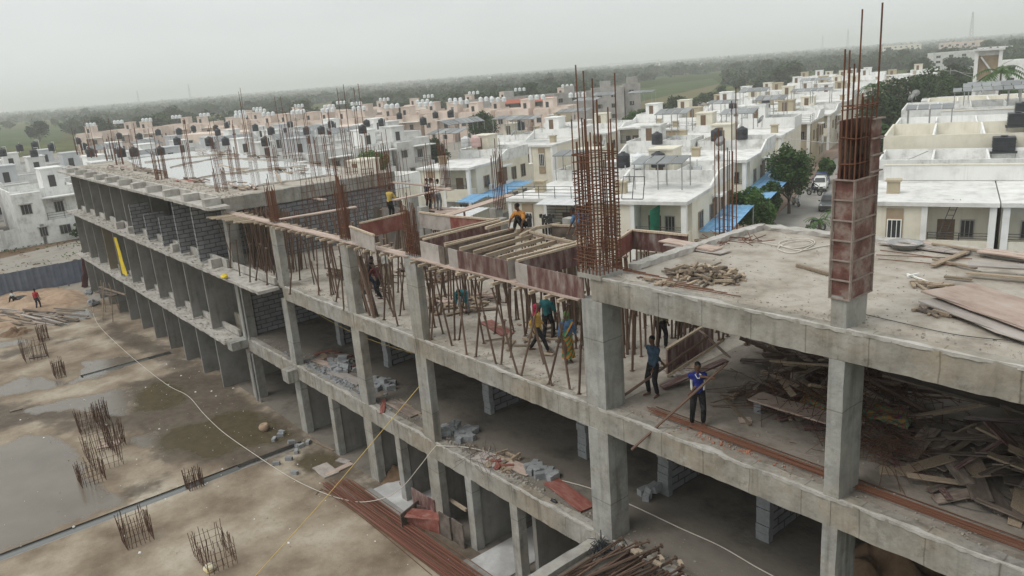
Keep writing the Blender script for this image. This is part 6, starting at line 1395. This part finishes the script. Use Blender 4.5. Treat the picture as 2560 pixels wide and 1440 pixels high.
# stacked boards on the right of the roof
for i,(a,b,dz,w_,m_,lab) in enumerate((((2370,742),(2640,838),.16,1.25,PLANK,'big pinkish sheet on top of the board stack at the right of the roof'),((2362,756),(2640,858),.06,1.2,PLY_G,'grey sheet under the big pinkish one'),((2450,640),(2640,668),.1,.35,PLANK,'upper long board behind the big sheet'),((2420,685),(2640,700),.2,.4,PLY_G,'grey board across the stack behind the big sheet'),((2415,695),(2640,715),.08,.12,WOOD_L,'pale batten in front of the grey board'),((2430,800),(2540,845),.0,.2,WOOD,'weathered plank lying below the board stack'),((2330,672),(2420,635),.04,.14,WOOD,'thick beam lying aslant near the back board row'),((2333,655),(2440,678),.03,.1,WOOD,'dark batten under the slanting beam'),((2260,610),(2640,655),.05,.25,PLANK,'long back board of the far row on the roof'),((2200,612),(2420,640),.02,.2,PLY_G,'grey board of the far row behind the iron pan'),((2330,622),(2640,668),.1,.1,WOOD_L,'pale batten along the far row'),((2290,612),(2380,632),.03,.5,PLY_G,'grey square boards by the iron pan'),((2360,699),(2430,706),.03,.1,WOOD,'short dark plank beside the stack'))):
    tag(plank2('stacked_board',G(*a,ZR)+V(0,0,.04+dz),G(*b,ZR)+V(0,0,.04+dz),w_,.04,m_,roll=0),lab,'board')
scatter(18,(2350,780),ZR,.5,.35,'timber_offcut','small wood scrap beside the big pinkish sheet','timber offcut','scraps beside the pinkish sheet',[WOOD,PLY_D],(.15,.5),(.04,.09),(.03,.05),.15)
scatter(16,(2330,720),ZR,.5,.3,'timber_offcut','small batten piece near the white cross','timber offcut','battens near the white cross',[WOOD_L,WOOD],(.2,.6),(.04,.07),(.03,.05),.1)
scatter(10,(1645,708),ZR,.5,.25,'timber_offcut','brown scrap by the beam edge of the near roof','timber offcut','scraps by the roof beam edge',[WOOD],(.15,.35),(.06,.1),(.03,.06),.1)
e = empty('iron_pan', G(2262,622,ZR), 'round grey iron mixing pan on the near roof', 'mixing pan'); MB().lathe([(.26,.0),(.40,.16),(.43,.17),(.43,.18),(.38,.15),(.25,.03),(.01,.025)],18).build('bowl', GALV, e, smooth=True)
def hose(label, pts, r, mat, name='cable', cat='cable', sub=8):
    P = [Vector(p) for p in pts]; out = []
    for i in range(len(P)-1):
        p0 = P[max(0,i-1)]; p1 = P[i]; p2 = P[i+1]; p3 = P[min(len(P)-1,i+2)]
        for k in range(sub):
            t = k/sub; out.append(.5*((2*p1)+(p2-p0)*t+(2*p0-5*p1+4*p2-p3)*t*t+(3*p1-p0-3*p2+p3)*t**3))
    out.append(P[-1]); return tag(MB().path(out,r,6).build(name,mat,smooth=True),label,cat)
g = lambda z,*l: [G(x,y,z)+V(0,0,.03) for x,y in l]
hose('pale hose curling in loops on the near roof', g(ZR,(1800,592),(1860,600),(1920,612),(1990,622),(2030,612),(2015,603),(1965,610),(1945,625),(1985,635),(2035,612),(2020,600),(1960,604),(1950,615),(2000,628),(2045,620),(2095,612)), .015, CABLEW, 'hose','hose')
for i in range(26):
    p = G(1800+U(-25,110),602+U(-10,12),ZR); a = U(0,6.28); L = U(.3,1.0); tag(rod('rebar_offcut',p+V(0,0,.03+U(0,.1)),p+V(cos(a)*L,sin(a)*L,.04+U(0,.1)),.012,RUST),'rusty rebar offcut in the tangle at the back of the near roof','rebar offcut','offcuts in the roof tangle')
hose('thin cable lying across the near roof toward the right edge', g(ZR,(2165,790),(2250,810),(2400,842),(2600,862)), .008, DARK)
for (a,b) in (((2190,640),(2430,650)),((2200,628),(2350,648)),((2195,650),(2400,668))): tag(rod('thin_rod',G(*a,ZR)+V(0,0,.03),G(*b,ZR)+V(0,0,.03),.011,RUST),'long thin rusty rod lying right of the column mould','rod','rods right of the column mould')
# crumbs and dust heaps along the edges (nobody could count them)
def crumbs(name, label, n, f, s0, s1, mat=CRUMB):
    vs = np.array([(-1,-1,-1),(1,-1,-1),(1,1,-1),(-1,1,-1),(-.6,-.7,1),(.7,-.6,.8),(.6,.7,1),(-.7,.6,.7)],float); fs = [(0,3,2,1),(4,5,6,7),(0,1,5,4),(1,2,6,5),(2,3,7,6),(3,0,4,7)]
    mb = MB()
    for i in range(n):
        c = Vector(f()); s = s0*(s1/s0)**(random.random()**2.2); q = Quaternion((0,0,1),U(0,6.28))
        mb.add([c+q @ Vector((v[0]*s*U(.6,1.3),v[1]*s*U(.6,1.2),v[2]*s*.5)) for v in vs], fs)
    return tag(mb.build(name,mat),label,'rubble',kind='stuff')
crumbs('edge_crumbs','loose concrete crumbs along the front edge of the roof slab',900,lambda:(U(-13,6),.2+abs(random.gauss(0,.45)),ZR+.01),.006,.03)
crumbs('edge_crumbs','loose concrete crumbs along the front edge of the second floor',1600,lambda:(U(-33.5,6),.2+abs(random.gauss(0,.5)),Z2+.01),.006,.034)
crumbs('edge_crumbs','loose concrete crumbs along the front edge of the first floor',1500,lambda:(U(-39.5,6),.2+abs(random.gauss(0,.5)),Z1+.01),.006,.034)
crumbs('floor_grit','stony grit spread over the near roof',1500,lambda:(U(-12.5,5),U(.5,6.8),ZR+.005),.006,.03)
crumbs('floor_grit','stony grit spread over the second floor',2600,lambda:(U(-33,5),U(.5,7.4),Z2+.005),.006,.035)
crumbs('roof_grit','crumbs and mortar bits on the front strip of the flooded roof',1500,lambda:(U(-76,-40),U(.2,1.5),ZR+.01),.01,.07)
crumbs('ledge_grit','rubble bits on the front ledges of the far wing',1400,lambda:(U(-76,-40),U(-.95,-.2),random.choice((7.37,3.47))+.01),.01,.08)
crumbs('yard_grit','pebbles and bits of litter on the concrete yard',1100,lambda:(U(-70,2),-abs(random.gauss(0,6))-.2,.005),.008,.045)
c0 = G(885,930,Z1); crumbs('block_rubble','grey block rubble heaped along the first-floor edge by the second column',520,lambda:(c0.x+random.gauss(0,2.2),.25+abs(random.gauss(0,.5)),Z1+.01),.02,.13,BLOCK1)
c1 = G(1260,1150,Z1); crumbs('block_rubble','grey rubble along the first-floor edge by the wooden frame',300,lambda:(c1.x+random.gauss(0,1.6),.25+abs(random.gauss(0,.35)),Z1+.01),.015,.09,CRUMB)
crumbs('yard_litter','white scraps of litter strewn over the concrete yard',150,lambda:(U(-50,-8),-abs(random.gauss(0,7))-.3,.005),.012,.07,WHITE)
RED_C = pm('brick_bits',[(.30,.12,.07),(.42,.2,.13)],5,.95,0)
crumbs('brick_bits','broken brick bits near the front rods on the second floor',160,lambda:(-9.6+random.gauss(0,.9),.55+random.gauss(0,.2),Z2+.01),.01,.04,RED_C)
crumbs('soil_clods','clods and rubble on the brown soil before the boundary wall',1200,lambda:(U(-111,-84),U(-40,12),-.22),.03,.25,SOIL)
# flooded roof: planks along bunds, red sheet
for (cx,cy,n,rx,ry,lab) in ((540,385,26,4.5,.8,'grey plank in the row along the back bund of the flooded roof'),(640,395,22,5,.8,'plank in the row by the back right of the flooded roof'),(600,470,24,2.2,.5,'plank in the litter at the near corner of the flooded roof'),(490,455,14,2.2,.35,'plank in the litter behind the red sheet'),(730,430,12,2.6,.6,'plank lying toward the back corner of the flooded roof'),(300,425,16,4,.5,'timber piece along the front strip of the flooded roof'),(370,432,26,3.5,.5,'rusty timber piece between the front starter bars')):
    scatter(n,(cx,cy),ZR,rx,ry,'roof_plank',lab,'plank','planks: '+lab[:60],[PLY_D,WOOD,PLANK],(.4,1.3),(.06,.14),(.03,.06),.2,yaw=0,cone=False)
tag(plank2('red_sheet',G(455,452,ZR)+V(0,0,.08),G(492,456,ZR)+V(0,0,.06),.9,.03,PLY_R),'red sheet lying at the edge of the near roof pond','sheet')
tag(MB().rbox(G(592,425,ZR)+V(0,0,.02),G(622,422,ZR)+V(0,0,.02),.5,.12,.3,.02).build('mortar_lump', SLAB),'grey mortar lump sitting in the near pond','mortar lump')
for (a,b,lab) in (((550,420),(618,433),'lone plank sticking out over the near pond'),((690,440),(705,462),'thin stick standing in the near pond')): tag(plank2('roof_plank',G(*a,ZR)+V(0,0,.25),G(*b,ZR)+V(0,0,.12),.1,.06,WOOD_L),lab,'plank')
# second floor, near wing: the big mess under the roof
mess = [PLY_D,PLY_D,PLY_D,PLY_D,PLY,WOOD]
scatter(110,(-4.4,3.0),Z2,3.4,2.0,'scrap_board','dusty shutter board in the big scrap spread right of the near column','scrap board','boards of the big scrap spread',mess,(.5,1.6),(.1,.38),(.02,.045),.8,tilt=.3)
scatter(120,(-2.4,4.2),Z2,4.2,2.4,'scrap_board','dark board deep in the scrap at the right edge','scrap board','boards deep in the right scrap',mess+[WOOD,WOOD,PROP],(.7,2.4),(.07,.3),(.03,.06),1.9,tilt=.4)
scatter(44,(-9.8,5.6),Z2,2.6,1.2,'scrap_timber','long dark timber in the mound behind the man in the blue polo','scrap timber','timbers of the mound behind the polo man',[PLY_D,PROP,PLY_D],(1.2,3.0),(.08,.2),(.04,.1),1.5,yaw=.0,tilt=.3)
scatter(26,(-9.6,3.2),Z2,2.0,.9,'scrap_timber','timber scrap strewn before the mound','scrap timber','timber scraps before the mound',[WOOD,PLY_D,PLY],(.4,1.6),(.08,.25),(.03,.07),.3,tilt=.3)
def tangle(name,label,c,rx,ry,rz_,n,r,mat,Lm=1.6):
    mb = MB()
    for i in range(n):
        p = c+V(random.gauss(0,rx*.5),random.gauss(0,ry*.5),abs(random.gauss(0,rz_*.5))); a = U(0,6.28); L = U(.25*Lm,Lm); m = p+V(cos(a)*L*.5,sin(a)*L*.5,U(-.1,.25)); q = p+V(cos(a+U(-.6,.6))*L,sin(a+U(-.6,.6))*L,U(-.15,.15)); q.z = max(q.z,c.z+.02)
        mb.path([p,m,q],r,4)
    return tag(mb.build(name,mat),label,'rebar tangle',kind='stuff')
tangle('rod_tangle','dark tangle of bent rods in the heap under the near roof',V(-8.6,5.0,Z2),1.4,1.0,1.3,420,.010,RUST_D); scatter(60,(-9.4,4.3),Z2,2.1,1.2,'scrap_timber','dark timber in the middle of the mound left of the near column','scrap timber','timbers in the middle of the mound',[WOOD,PLY_D,PLY_D,PROP],(.8,2.6),(.06,.3),(.03,.08),1.9,tilt=.45)
tangle('rod_tangle','dark rusty rods strewn before the mound under the near roof',V(-9.2,3.4,Z2),1.5,.7,.8,330,.009,RUST_D); tangle('rod_tangle','rusty wire heap by the patterned cloth',V(-6.9,2.6,Z2),.7,.5,.35,160,.007,RUST_D)
tangle('wire_tangle','black wire bundle beside the corner column on the first floor',V(-13.0,-.45,Z1-.1),.25,.2,.22,90,.012,TANKB,.4); tangle('wire_tangle','bent wires trailing over the first-floor edge',V(-19.6,.5,Z1),.9,.25,.04,36,.006,RUST_D)
for (a,za,b,zb,w_,m_,lab) in (((1668,940),.02,(1810,850),1.2,.07,WOOD,'long timber leaning out of the mound beside the open box panel'),((1655,968),.05,(1815,900),.35,.25,PLY,'maroon plank leaning from the floor behind the polo man'),((1755,830),1.35,(1820,890),.5,.3,PLANK,'pinkish plank slanting down from the back of the mound'),((1850,845),1.35,(2070,930),.5,.09,PROP,'dark pole slanting across the tangle toward the near column'),((2150,935),1.0,(2330,1035),.3,.08,PROP,'dark pole slanting behind the near column'),((2215,1055),.15,(2490,1005),.75,.1,WOOD,'rounded timber lying across the right scrap'),((2290,1130),.05,(2440,1060),.45,.06,WOOD,'pole leaning in the middle of the right scrap'),((2400,1160),.1,(2600,1100),.3,.1,WOOD,'timber pole at the right edge of the scrap'),((2210,930),1.3,(2500,1010),.9,.5,PLY_D,'broad dark board slanting down at the right under the beam'),((1985,1000),.1,(1995,930),.95,.35,PLY_D,'dusty board standing in the heap by the near column'),((1800,985),.05,(1875,1062),.05,.08,WOOD,'thin batten lying before the heap'),((1860,1045),.05,(1865,1055),.05,.3,PLANK,'small pale board on the floor before the heap'),((2075,1050),.02,(2140,1030),.02,.6,PLY_D,'grey board lying left of the near column'),((1700,905),.02,(1715,940),.02,.5,PLY_G,'pale board scrap left of the checked-shirt man')):
    tag(plank2('leaning_timber',G(*a,Z2+za),G(*b,Z2+zb),w_,.05 if w_ > .2 else w_*.8,m_),lab,'timber')
panel(G(1668,935,Z2),G(1782,860,Z2),Z2,Z2+.75,.05,PLY,'upright maroon form side standing behind the two pole men',True)
e = empty('low_bench', G(1980,1065,Z2), 'low plank bench on grey blocks with a patterned cloth','bench'); MB().rbox((-1.2,.25,.36),(1.5,.25,.36),.6,.04,.5,.006).build('seat_board', PLANK, e)
for x in (-1.0,1.2): MB().box(x-.1,x+.1,.05,.45,0,.33).build('block_leg', BLOCK1, e)
PAT = pm('patterned_cloth',[(.03,.06,.22),(.42,.06,.04),(.03,.20,.14),(.45,.22,.05),(.06,.05,.2)],6,.9,.2,20)
m = MB(); vs = []; fs = []
for i in range(13):
    for j in range(9): vs.append((-.75+i*.11,-.1+j*.09,.42+.09*noise.noise((i*.6,j*.6,2))-(.12 if j < 1 else 0)))
for i in range(12):
    for j in range(8): q = i*9+j; fs.append((q,q+9,q+10,q+1))
o = m.add(vs,fs).build('patterned_cloth',PAT,smooth=True); o.location = G(2050,1060,Z2)+V(.1,.2,.02); tag(o,'crumpled blue and red patterned cloth lying on the low bench','cloth')
o = put('patterned_cloth',o.data,None,G(2190,1085,Z2)+V(0,.4,-.1)); tag(o,'crumpled blue and red patterned cloth heaped right of the near column','cloth')
# long thin rods lying along the edge of the second floor
for i in range(12):
    a = G(1612+U(0,30),1020+i*1.6,Z2)+V(0,0,.04+.012*(i%3)); tag(rod('long_rod',a,V(6.5,a.y+U(-.12,.12)-.05,a.z),.011,RUST),'long thin rusty rod lying along the second-floor edge','rod','rods along the second-floor edge')
hose('thin black wire looped on the floor at the right edge', g(Z2,(2350,1240),(2420,1225),(2500,1240),(2550,1275),(2480,1285),(2400,1270),(2370,1255)), .006, DARK)
scatter(24,(1690,915),Z2,.7,.5,'timber_offcut','wood scrap on the floor left of the checked-shirt man','timber offcut','scraps left of the checked-shirt man',[WOOD,PLY_G,WOOD_L],(.15,.6),(.05,.25),(.02,.05),.1)
scatter(46,(-29.5,5.4),Z2,2.6,1.3,'scrap_timber','timber scrap strewn in the walking bay of the second floor','scrap timber','scraps in the walking bay',[WOOD,PLY_D,PROP],(.4,2.0),(.05,.15),(.03,.07),.25)
scatter(40,(-24.2,3.6),Z2,1.8,1.3,'scrap_timber','timber scrap around the bending worker','scrap timber','scraps around the bending worker',[WOOD,PLY_D,PLANK],(.4,2.0),(.06,.2),(.03,.07),.3)
scatter(40,(-18,2.6),Z2,3.4,1.6,'scrap_timber','small timber piece lying among the leaning props','scrap timber','pieces among the leaning props',[WOOD,WOOD_L,PLY_D],(.2,1.0),(.05,.12),(.03,.06),.06)
tag(plank2('flat_board',G(1215,805,Z2)+V(0,0,.03),G(1270,838,Z2)+V(0,0,.03),.5,.04,PLY_R),'reddish board lying on the floor among the props','board')
# heaps of cement blocks and boards on the first floor
def blocks(cpx,n,rx,ry,lab,grp,z=Z1,s=1):
    c = G(*cpx,z)
    for i in range(n):
        a = U(0,6.28); r = U(0,1)**.6; h = int(U(0,2.4)*(1-r))*.2
        q = board('cement_block',(c.x+cos(a)*r*rx,c.y+sin(a)*r*ry,z+.1*s+h),(.4*s,.2*s,.2*s),BLOCK1,yaw=U(0,6.28),pitch=U(-.2,.2) if h else U(-.05,.05),roll=U(-.3,.3) if h else 0); tag(q,lab,'cement block',grp)
blocks((1150,1085),26,.75,.5,'grey cement block in the heap right of the third column','blocks right of the third column'); blocks((1355,1185),12,.55,.35,'grey cement block in the heap before the pink board','blocks before the pink board'); blocks((860,920),22,1.2,.45,'grey cement block in the heap beside the second column','blocks beside the second column'); blocks((950,965),16,.8,.5,'grey cement block strewn right of the second column','blocks right of the second column')
blocks((1640,1240),5,.4,.3,'grey cement block at the foot of the first-floor pier','blocks at the first-floor pier'); blocks((725,1105),8,1.6,.8,'grey block lying in the muddy puddle','blocks in the muddy puddle',0,.8); blocks((725,1165),3,.9,.7,'single grey block on the wet yard','blocks on the wet yard',0,.8); blocks((225,735),7,.4,.3,'grey block of the small pile by the far corner','blocks by the far corner',.9); blocks((230,760),10,.5,.4,'grey block under the small pile by the far corner','blocks under the far corner pile',.1)
for (a,b,w_,m_,lab) in (((1378,1205),(1470,1275),.55,PLY_R,'long pink board lying on the first-floor edge beside the corner column'),((1235,1135),(1325,1195),.0,PLY_R,''),((1270,1160),(1330,1185),.5,PLANK,'pinkish board scrap by the wooden frame'),((960,1000),(955,1035),.18,PLY_R,'short red plank hanging at the first-floor edge'),((975,1005),(1040,1040),.5,PLY_D,'dark board lying left of the third column'),((1000,1000),(1065,1050),.08,WOOD,'batten across the dark board'),((830,930),(905,960),.5,PLY_G,'pinkish grey board on the first floor by the second column'),((785,900),(850,925),.35,PLANK,'broken plank beside the blocks on the first floor'),((1195,1140),(1250,1160),.7,PLY_G,'pale flat board on the first-floor edge')):
    if lab: tag(plank2('floor_board',G(*a,Z1)+V(0,0,.04),G(*b,Z1)+V(0,0,.04),w_,.04,m_),lab,'board')
e = empty('wooden_frame', G(1255,1150,Z1), 'broken wooden frame lying on the first-floor edge','wooden frame'); MB().rbox((-.35,0,.06),(.45,.15,.06),.08,.08).rbox((-.3,.35,.06),(.5,.4,.06),.08,.08).build('rail', WOOD, e); MB().rbox((-.3,0,.14),(-.2,.45,.14),.08,.06).rbox((.4,.1,.14),(.4,.5,.2),.08,.06).build('cross_piece', WOOD, e)
scatter(18,(1250,1165),Z1,.9,.3,'timber_offcut','wood scrap around the broken wooden frame','timber offcut','scraps around the wooden frame',[WOOD,PLY_R],(.15,.6),(.05,.15),(.02,.05),.1)
scatter(30,(850,905),Z1,2.6,.5,'scrap_board','board scrap littering the first floor by the second column','scrap board','scraps on the first floor by the second column',[PLY_D,PLY_R,WOOD],(.3,1.1),(.1,.4),(.02,.05),.2)
e = empty('lost_shoe', G(1385,1255,Z1), 'dark lost shoe near the pink board','shoe'); MB().ell((0,0,.05),(.14,.055,.05),10,6).build('upper', TANKB, e, smooth=True); MB().box(-.13,.13,-.05,.05,0,.02).build('sole', DARK, e)
# pile of steel props on the porch
pz = Z1-.1
for i in range(110):
    lay = i%6; t = i/110; a = V(-12.9+4.5*t+U(-.15,.15), -2.6+U(-.6,.2)+.0*t, pz+.05+lay*.075); b_ = V(-12.5+4.3*t+U(-.35,.35), .0+U(-.35,.45)-t*.5, pz+.06+lay*.08+U(0,.06))
    tag(rod('lying_prop', a, b_, .032, PROP, me=unit_pipe(PROP)),'rusty prop lying in the big pile on the porch slab','pole','props piled on the porch')
for i in range(6):
    p = V(-12.0+i*.3+U(-.2,.2), .12-U(0,.5), pz+.5); tag(board('wood_wedge',(p.x,p.y,p.z),(.22,.1,.07),WOOD_L,yaw=U(-.6,.6),pitch=U(-.2,.2)),'pale wooden wedge on the ends of the porch pole pile','wood wedge','wedges on the porch pole pile')
scatter(9,(-9.9,-.5),pz,.6,.3,'wood_wedge','pale wood scrap at the right end of the porch pile','wood wedge','scraps at the porch pile',[WOOD_L,PLY_D],(.2,.6),(.06,.15),(.04,.08),.3)
# yard: rods, boxes, timber stack, scaffold
for i in range(60):
    t = i/60; a = G(805+t*75+U(-6,6),1212+U(-6,14)-t*8,0); d = G(1110+t*110,1445,0); a = a+V(0,0,.03+.03*(i%4)); d = d+(d-a)*.25; d.z = a.z
    tag(rod('long_rod', a, d+V(U(-.15,.15),U(-.15,.15),0), .014, RUST if i%3 else PLY_R),'long rust-red rod in the bundle lying on the yard','rod','rods of the yard bundle')
for (pts) in ([(790,1238),(815,1228),(900,1290),(1080,1440)],[(930,1195),(1000,1250),(1060,1330)]): hose('bent rusty bar lying beside the rod bundle' if pts[0][0] < 800 else 'thin bent bar on the right of the rod bundle', g(0,*pts), .014, RUST, 'bent_bar','bar')
e = empty('shutter_box', G(1060,1322,0), 'open red shuttering box lying on the yard','shutter box', rz=.35)
MB().box(-.75,.75,-.03,.0,0,.55).build('front_side', PLY_R, e); MB().rbox((-.72,.02,.5),(.72,.35,.5),.6,.03,.4,.003).build('lid', PLY_R, e); MB().box(-.78,-.75,-.35,.75,0,.62).build('end_side', PLY_D, e); MB().box(-.75,.75,.6,.63,0,.5).build('rear_side', PLY, e)
panel(G(1035,1275,0),G(1092,1310,0),.0,1.0,.04,PLY,'maroon shutter panel standing before the third ground-floor pillar',False)
panel(G(1103,1335,0),G(1130,1352,0),.0,.95,.05,PLY_D,'left brown gridded panel leaning at the pillar of the yard side',False); panel(G(1135,1352,0),G(1163,1372,0),.0,.95,.05,PLY_D,'right brown gridded panel leaning at the pillar of the yard side',False)
tag(plank2('beam_log',G(1098,1285,0)+V(0,0,1.0),G(1172,1332,0)+V(0,0,.95),.1,.1,WOOD_L),'pale timber lying on top of the two gridded panels','timber')
for (a,b,w_,m_,lab) in (((800,1165),(830,1190),.7,PLY_G,'pale square board lying on the wet yard'),((815,1190),(880,1160),.32,PLANK,'long pale plank beside the square board'),((845,1150),(872,1158),.3,PLY_G,'grey scrap plank by the square board'),((770,1098),(835,1128),.12,WOOD,'log lying at the foot of the ground-floor pillars'),((25,1030),(55,1022),.3,PLY_D,'dark board lying at the left on the dry yard'),((75,895),(118,888),.6,PLY_D,'dark board inside the farthest yard cage'),((245,1118),(300,1108),.6,PLANK,'pink board inside the wide yard cage')):
    tag(plank2('yard_board',G(*a,0)+V(0,0,.04),G(*b,0)+V(0,0,.04),w_,.04,m_),lab,'board')
for i in range(34):
    p = G(85+U(-80,110),795+U(-16,14),.0); tag(plank2('stacked_timber',p+V(-1.6,-.6+U(-.4,.4),.06+.05*(i%4)),p+V(1.7,.7+U(-.4,.4),.06+.05*(i%4)),U(.1,.25),.06,random.choice([WOOD,PLY_D,PLY_G])),'weathered timber in the long stack at the edge of the sand','timber','timbers of the stack by the sand')
e = empty('scaffold', G(262,800,0), 'crude pole scaffold standing at the far corner of the building','scaffold')
for (x0,y0,x1,y1) in ((-2.4,.6,-2.6,.8),(0,-.2,-1.6,.8),(-1,1.4,-.8,1.0),(1.2,.3,.6,.8)): MB().tube((x0,y0,-.1),(x1,y1,2.6),.045).build('leg', WOOD, e)
MB().rbox((-3.6,.8,1.9),(2.6,1.3,2.2),.12,.08).build('rail', WOOD, e); MB().rbox((-3,.4,1.75),(.6,1.0,1.85),.5,.06).build('deck', PLY_D, e)
e = empty('round_pot', G(662,1076,0), 'pale round pot standing in the muddy puddle','pot'); MB().lathe([(.18,0),(.26,.12),(.27,.24),(.20,.34),(.17,.36),(.12,.33),(.01,.3)],16).build('vessel', TANKW if 0 else SAND, e, smooth=True)
RAG = pm('rag_white',[(.45,.43,.38),(.62,.58,.45),(.55,.36,.06)],5,.9,.2,20)
def rag(p,s,label,mat,seed):
    m = MB().ell((0,0,s*.3),(s,s*.8,s*.5),14,9); m.v = [(x*(1+.5*noise.noise((x*5+seed,y*5,z*5))),y*(1+.5*noise.noise((x*5,y*5+seed,z*5))),max(0,z*(1+.5*noise.noise((x*6,y*6,z*6+seed))))) for x,y,z in m.v]; o = m.build('rag_bundle',mat,smooth=True); o.location = p; return tag(o,label,'rag bundle')
rag(G(525,1425,0),.27,'white and yellow rag bundle at the foot of the long yard cage',RAG,3); rag(G(572,690,Z2)+V(0,-.2,-.05),.22,'pale yellow rag on the ledge corner of the far wing',MATS['rag_white'] if 0 else YELLOW,8)
# yellow cloth hanging in the far wing
m = MB(); vs = []; fs = []
for i in range(9):
    for j in range(11): t = j/10; vs.append((-.55+i*.14*(.35+.75*t)+.1*t, .07*sin(i*1.7)+.05*noise.noise((i,j*.4,1)), 2.75*(1-t)+.02))
for i in range(8):
    for j in range(10): q = i*11+j; fs.append((q,q+11,q+12,q+1))
q = GY(310,686,-.82); o = m.add(vs,fs).build('yellow_cloth',YELLOW,smooth=True); o.location = (q.x,-.82,q.z); tag(o,'bright yellow cloth hanging between two fins of the far wing','cloth')
rag(V(-32.6,2.6,.6),.3,'dark clothes hung on the ground-floor wall beside the corbel',BLK,5)
# cables
hose('cream hose snaking over the yard and up to the first floor at the third column', [G(232,768,.8),G(235,790,.06),G(255,823,.04),G(330,893,.04),G(415,960,.04),G(470,990,.04),G(510,1035,.04),G(560,1082,.04),G(640,1138,.04),G(720,1190,.04),G(790,1225,.04),G(850,1246,.06),G(905,1255,.12),G(965,1243,.5),G(1010,1213,1.3),GY(1050,1165,-.35),GY(1088,1117,-.1),G(1100,1115,Z1+.04),G(1170,1119,Z1+.03),G(1250,1140,Z1+.03),G(1350,1185,Z1+.03),G(1480,1222,Z1+.03),G(1590,1268,Z1+.03),G(1700,1320,Z1+.03),G(1800,1365,Z1+.03),G(1895,1420,Z1+.03),G(1990,1470,Z1+.03)], .016, CABLEW, 'hose','hose')
a = GY(1049,965,-.02); b = G(640,1440,0)+V(0,0,.03); hose('thin yellow rope stretched from the third column down to the yard', [a,a.lerp(b,.3)-V(0,0,.06),a.lerp(b,.6)-V(0,0,.1),b,b+(b-a)*.15*V(1,1,0).length*.0+V(1.5,-2,-.0)], .012, ROPEY, 'rope','rope')
a = GY(760,765,.3); b = GY(1035,885,.3); hose('thin wire hanging inside the second bay below the floor beam', [a,a.lerp(b,.5)-V(0,0,.25),b], .008, ROPEY, 'wire','wire')
# overhead lines and a pole in the township
p = G(2372,235,3); e = empty('utility_pole',(p.x,p.y,-.2),'slim utility pole before the long peach house','utility pole'); MB().tube((0,0,0),(0,0,p.z+6.2),.12,.08,8).build('shaft', GALV, e); MB().rbox((-.9,0,p.z+5.6),(.9,0,p.z+5.6),.1,.1).build('crossarm', GALV, e)
for k in (0,1):
    a = V(p.x+k*.8,p.y,p.z+5.6); b = ST(4,158,11.5-k*2); hose('upper slack wire between the pole and the stair tower' if k == 0 else 'lower slack wire between the pole and the stair tower',[a,a.lerp(b,.5)-V(0,0,1.6),b],.04,GALV,'wire','wire')
for (a,b,za,zb,l) in (((2180,402),(2320,378),6.5,8.5,'pale wire across the terrace corner'),((1960,345),(2215,345),7,7,'pale wire over the road roofs')): hose(l,[G(*a,za),G(*a,za).lerp(G(*b,zb),.5)-V(0,0,.5),G(*b,zb)],.03,GALV,'wire','wire')
# pylons and masts on the horizon
for (x,y,d_,h,lab) in ((2427,100,1900,62,'tall lattice mast on the right skyline'),(2117,158,2600,60,'faint lattice pylon right of the cage rods'),(2055,150,3000,55,'faint lattice pylon on the hazy skyline'),(475,238,2400,50,'thin faint mast on the left skyline'),(345,242,2400,42,'faint pylon at the left skyline')):
    v = ray(x,y); v = v*(d_/v.length); e = empty('lattice_mast',(CAM.x+v.x,CAM.y+v.y,-.3),lab,'mast'); m = MB()
    for sx in (-1,1):
        for sy in (-1,1): m.tube((sx*h*.06,sy*h*.06,0),(sx*h*.012,sy*h*.012,h),h*.006,n=4)
    for k in range(9): t = k/9; w_ = h*(.06-.048*t); m.tube((-w_,0,h*t),(w_,0,h*(t+.1)),h*.004,n=4).tube((w_,0,h*t),(-w_,0,h*(t+.1)),h*.004,n=4)
    m.build('lattice', GALV, e)
# white plastic tank tray by the road edge
e = empty('tank_tray',tuple(G(1945,575,1.0)),'white plastic tank lying behind the back edge of the near roof','water tank',rz=TH); MB().lathe([(1.4,-1.2),(1.4,-.2),(1.2,0),(.4,.12),(.4,.2),(.01,.21)],20).build('shell',TANKW,e,smooth=True)
e = empty('pipe_railing',tuple(G(1885,580,1.0)),'white pipe railing behind the back edge of the near roof','railing',rz=TH); MB().tube((-.8,0,0),(2.4,0,0),.04).tube((-.8,0,-1.2),(-.8,0,0),.04).tube((2.4,0,-1.2),(2.4,0,0),.04).tube((-.8,0,-.5),(2.4,0,-.5),.03).build('rail',WHITE,e)
# ================================================================== haze
hz = MB().box(-9700,9700,-9700,9700,-1.4,70)
hm = bpy.data.materials.new('haze'); hm.use_nodes = True; t = hm.node_tree; t.nodes.clear()
pv_ = t.nodes.new('ShaderNodeVolumePrincipled'); pv_.inputs['Color'].default_value = (.97,.985,.98,1); pv_.inputs['Density'].default_value = .00047; pv_.inputs['Anisotropy'].default_value = .0
om = t.nodes.new('ShaderNodeOutputMaterial'); t.links.new(pv_.outputs[0], om.inputs['Volume'])
tag(hz.build('haze', hm), kind='stuff', label='pale dusty haze filling the air over the plain', cat='haze')
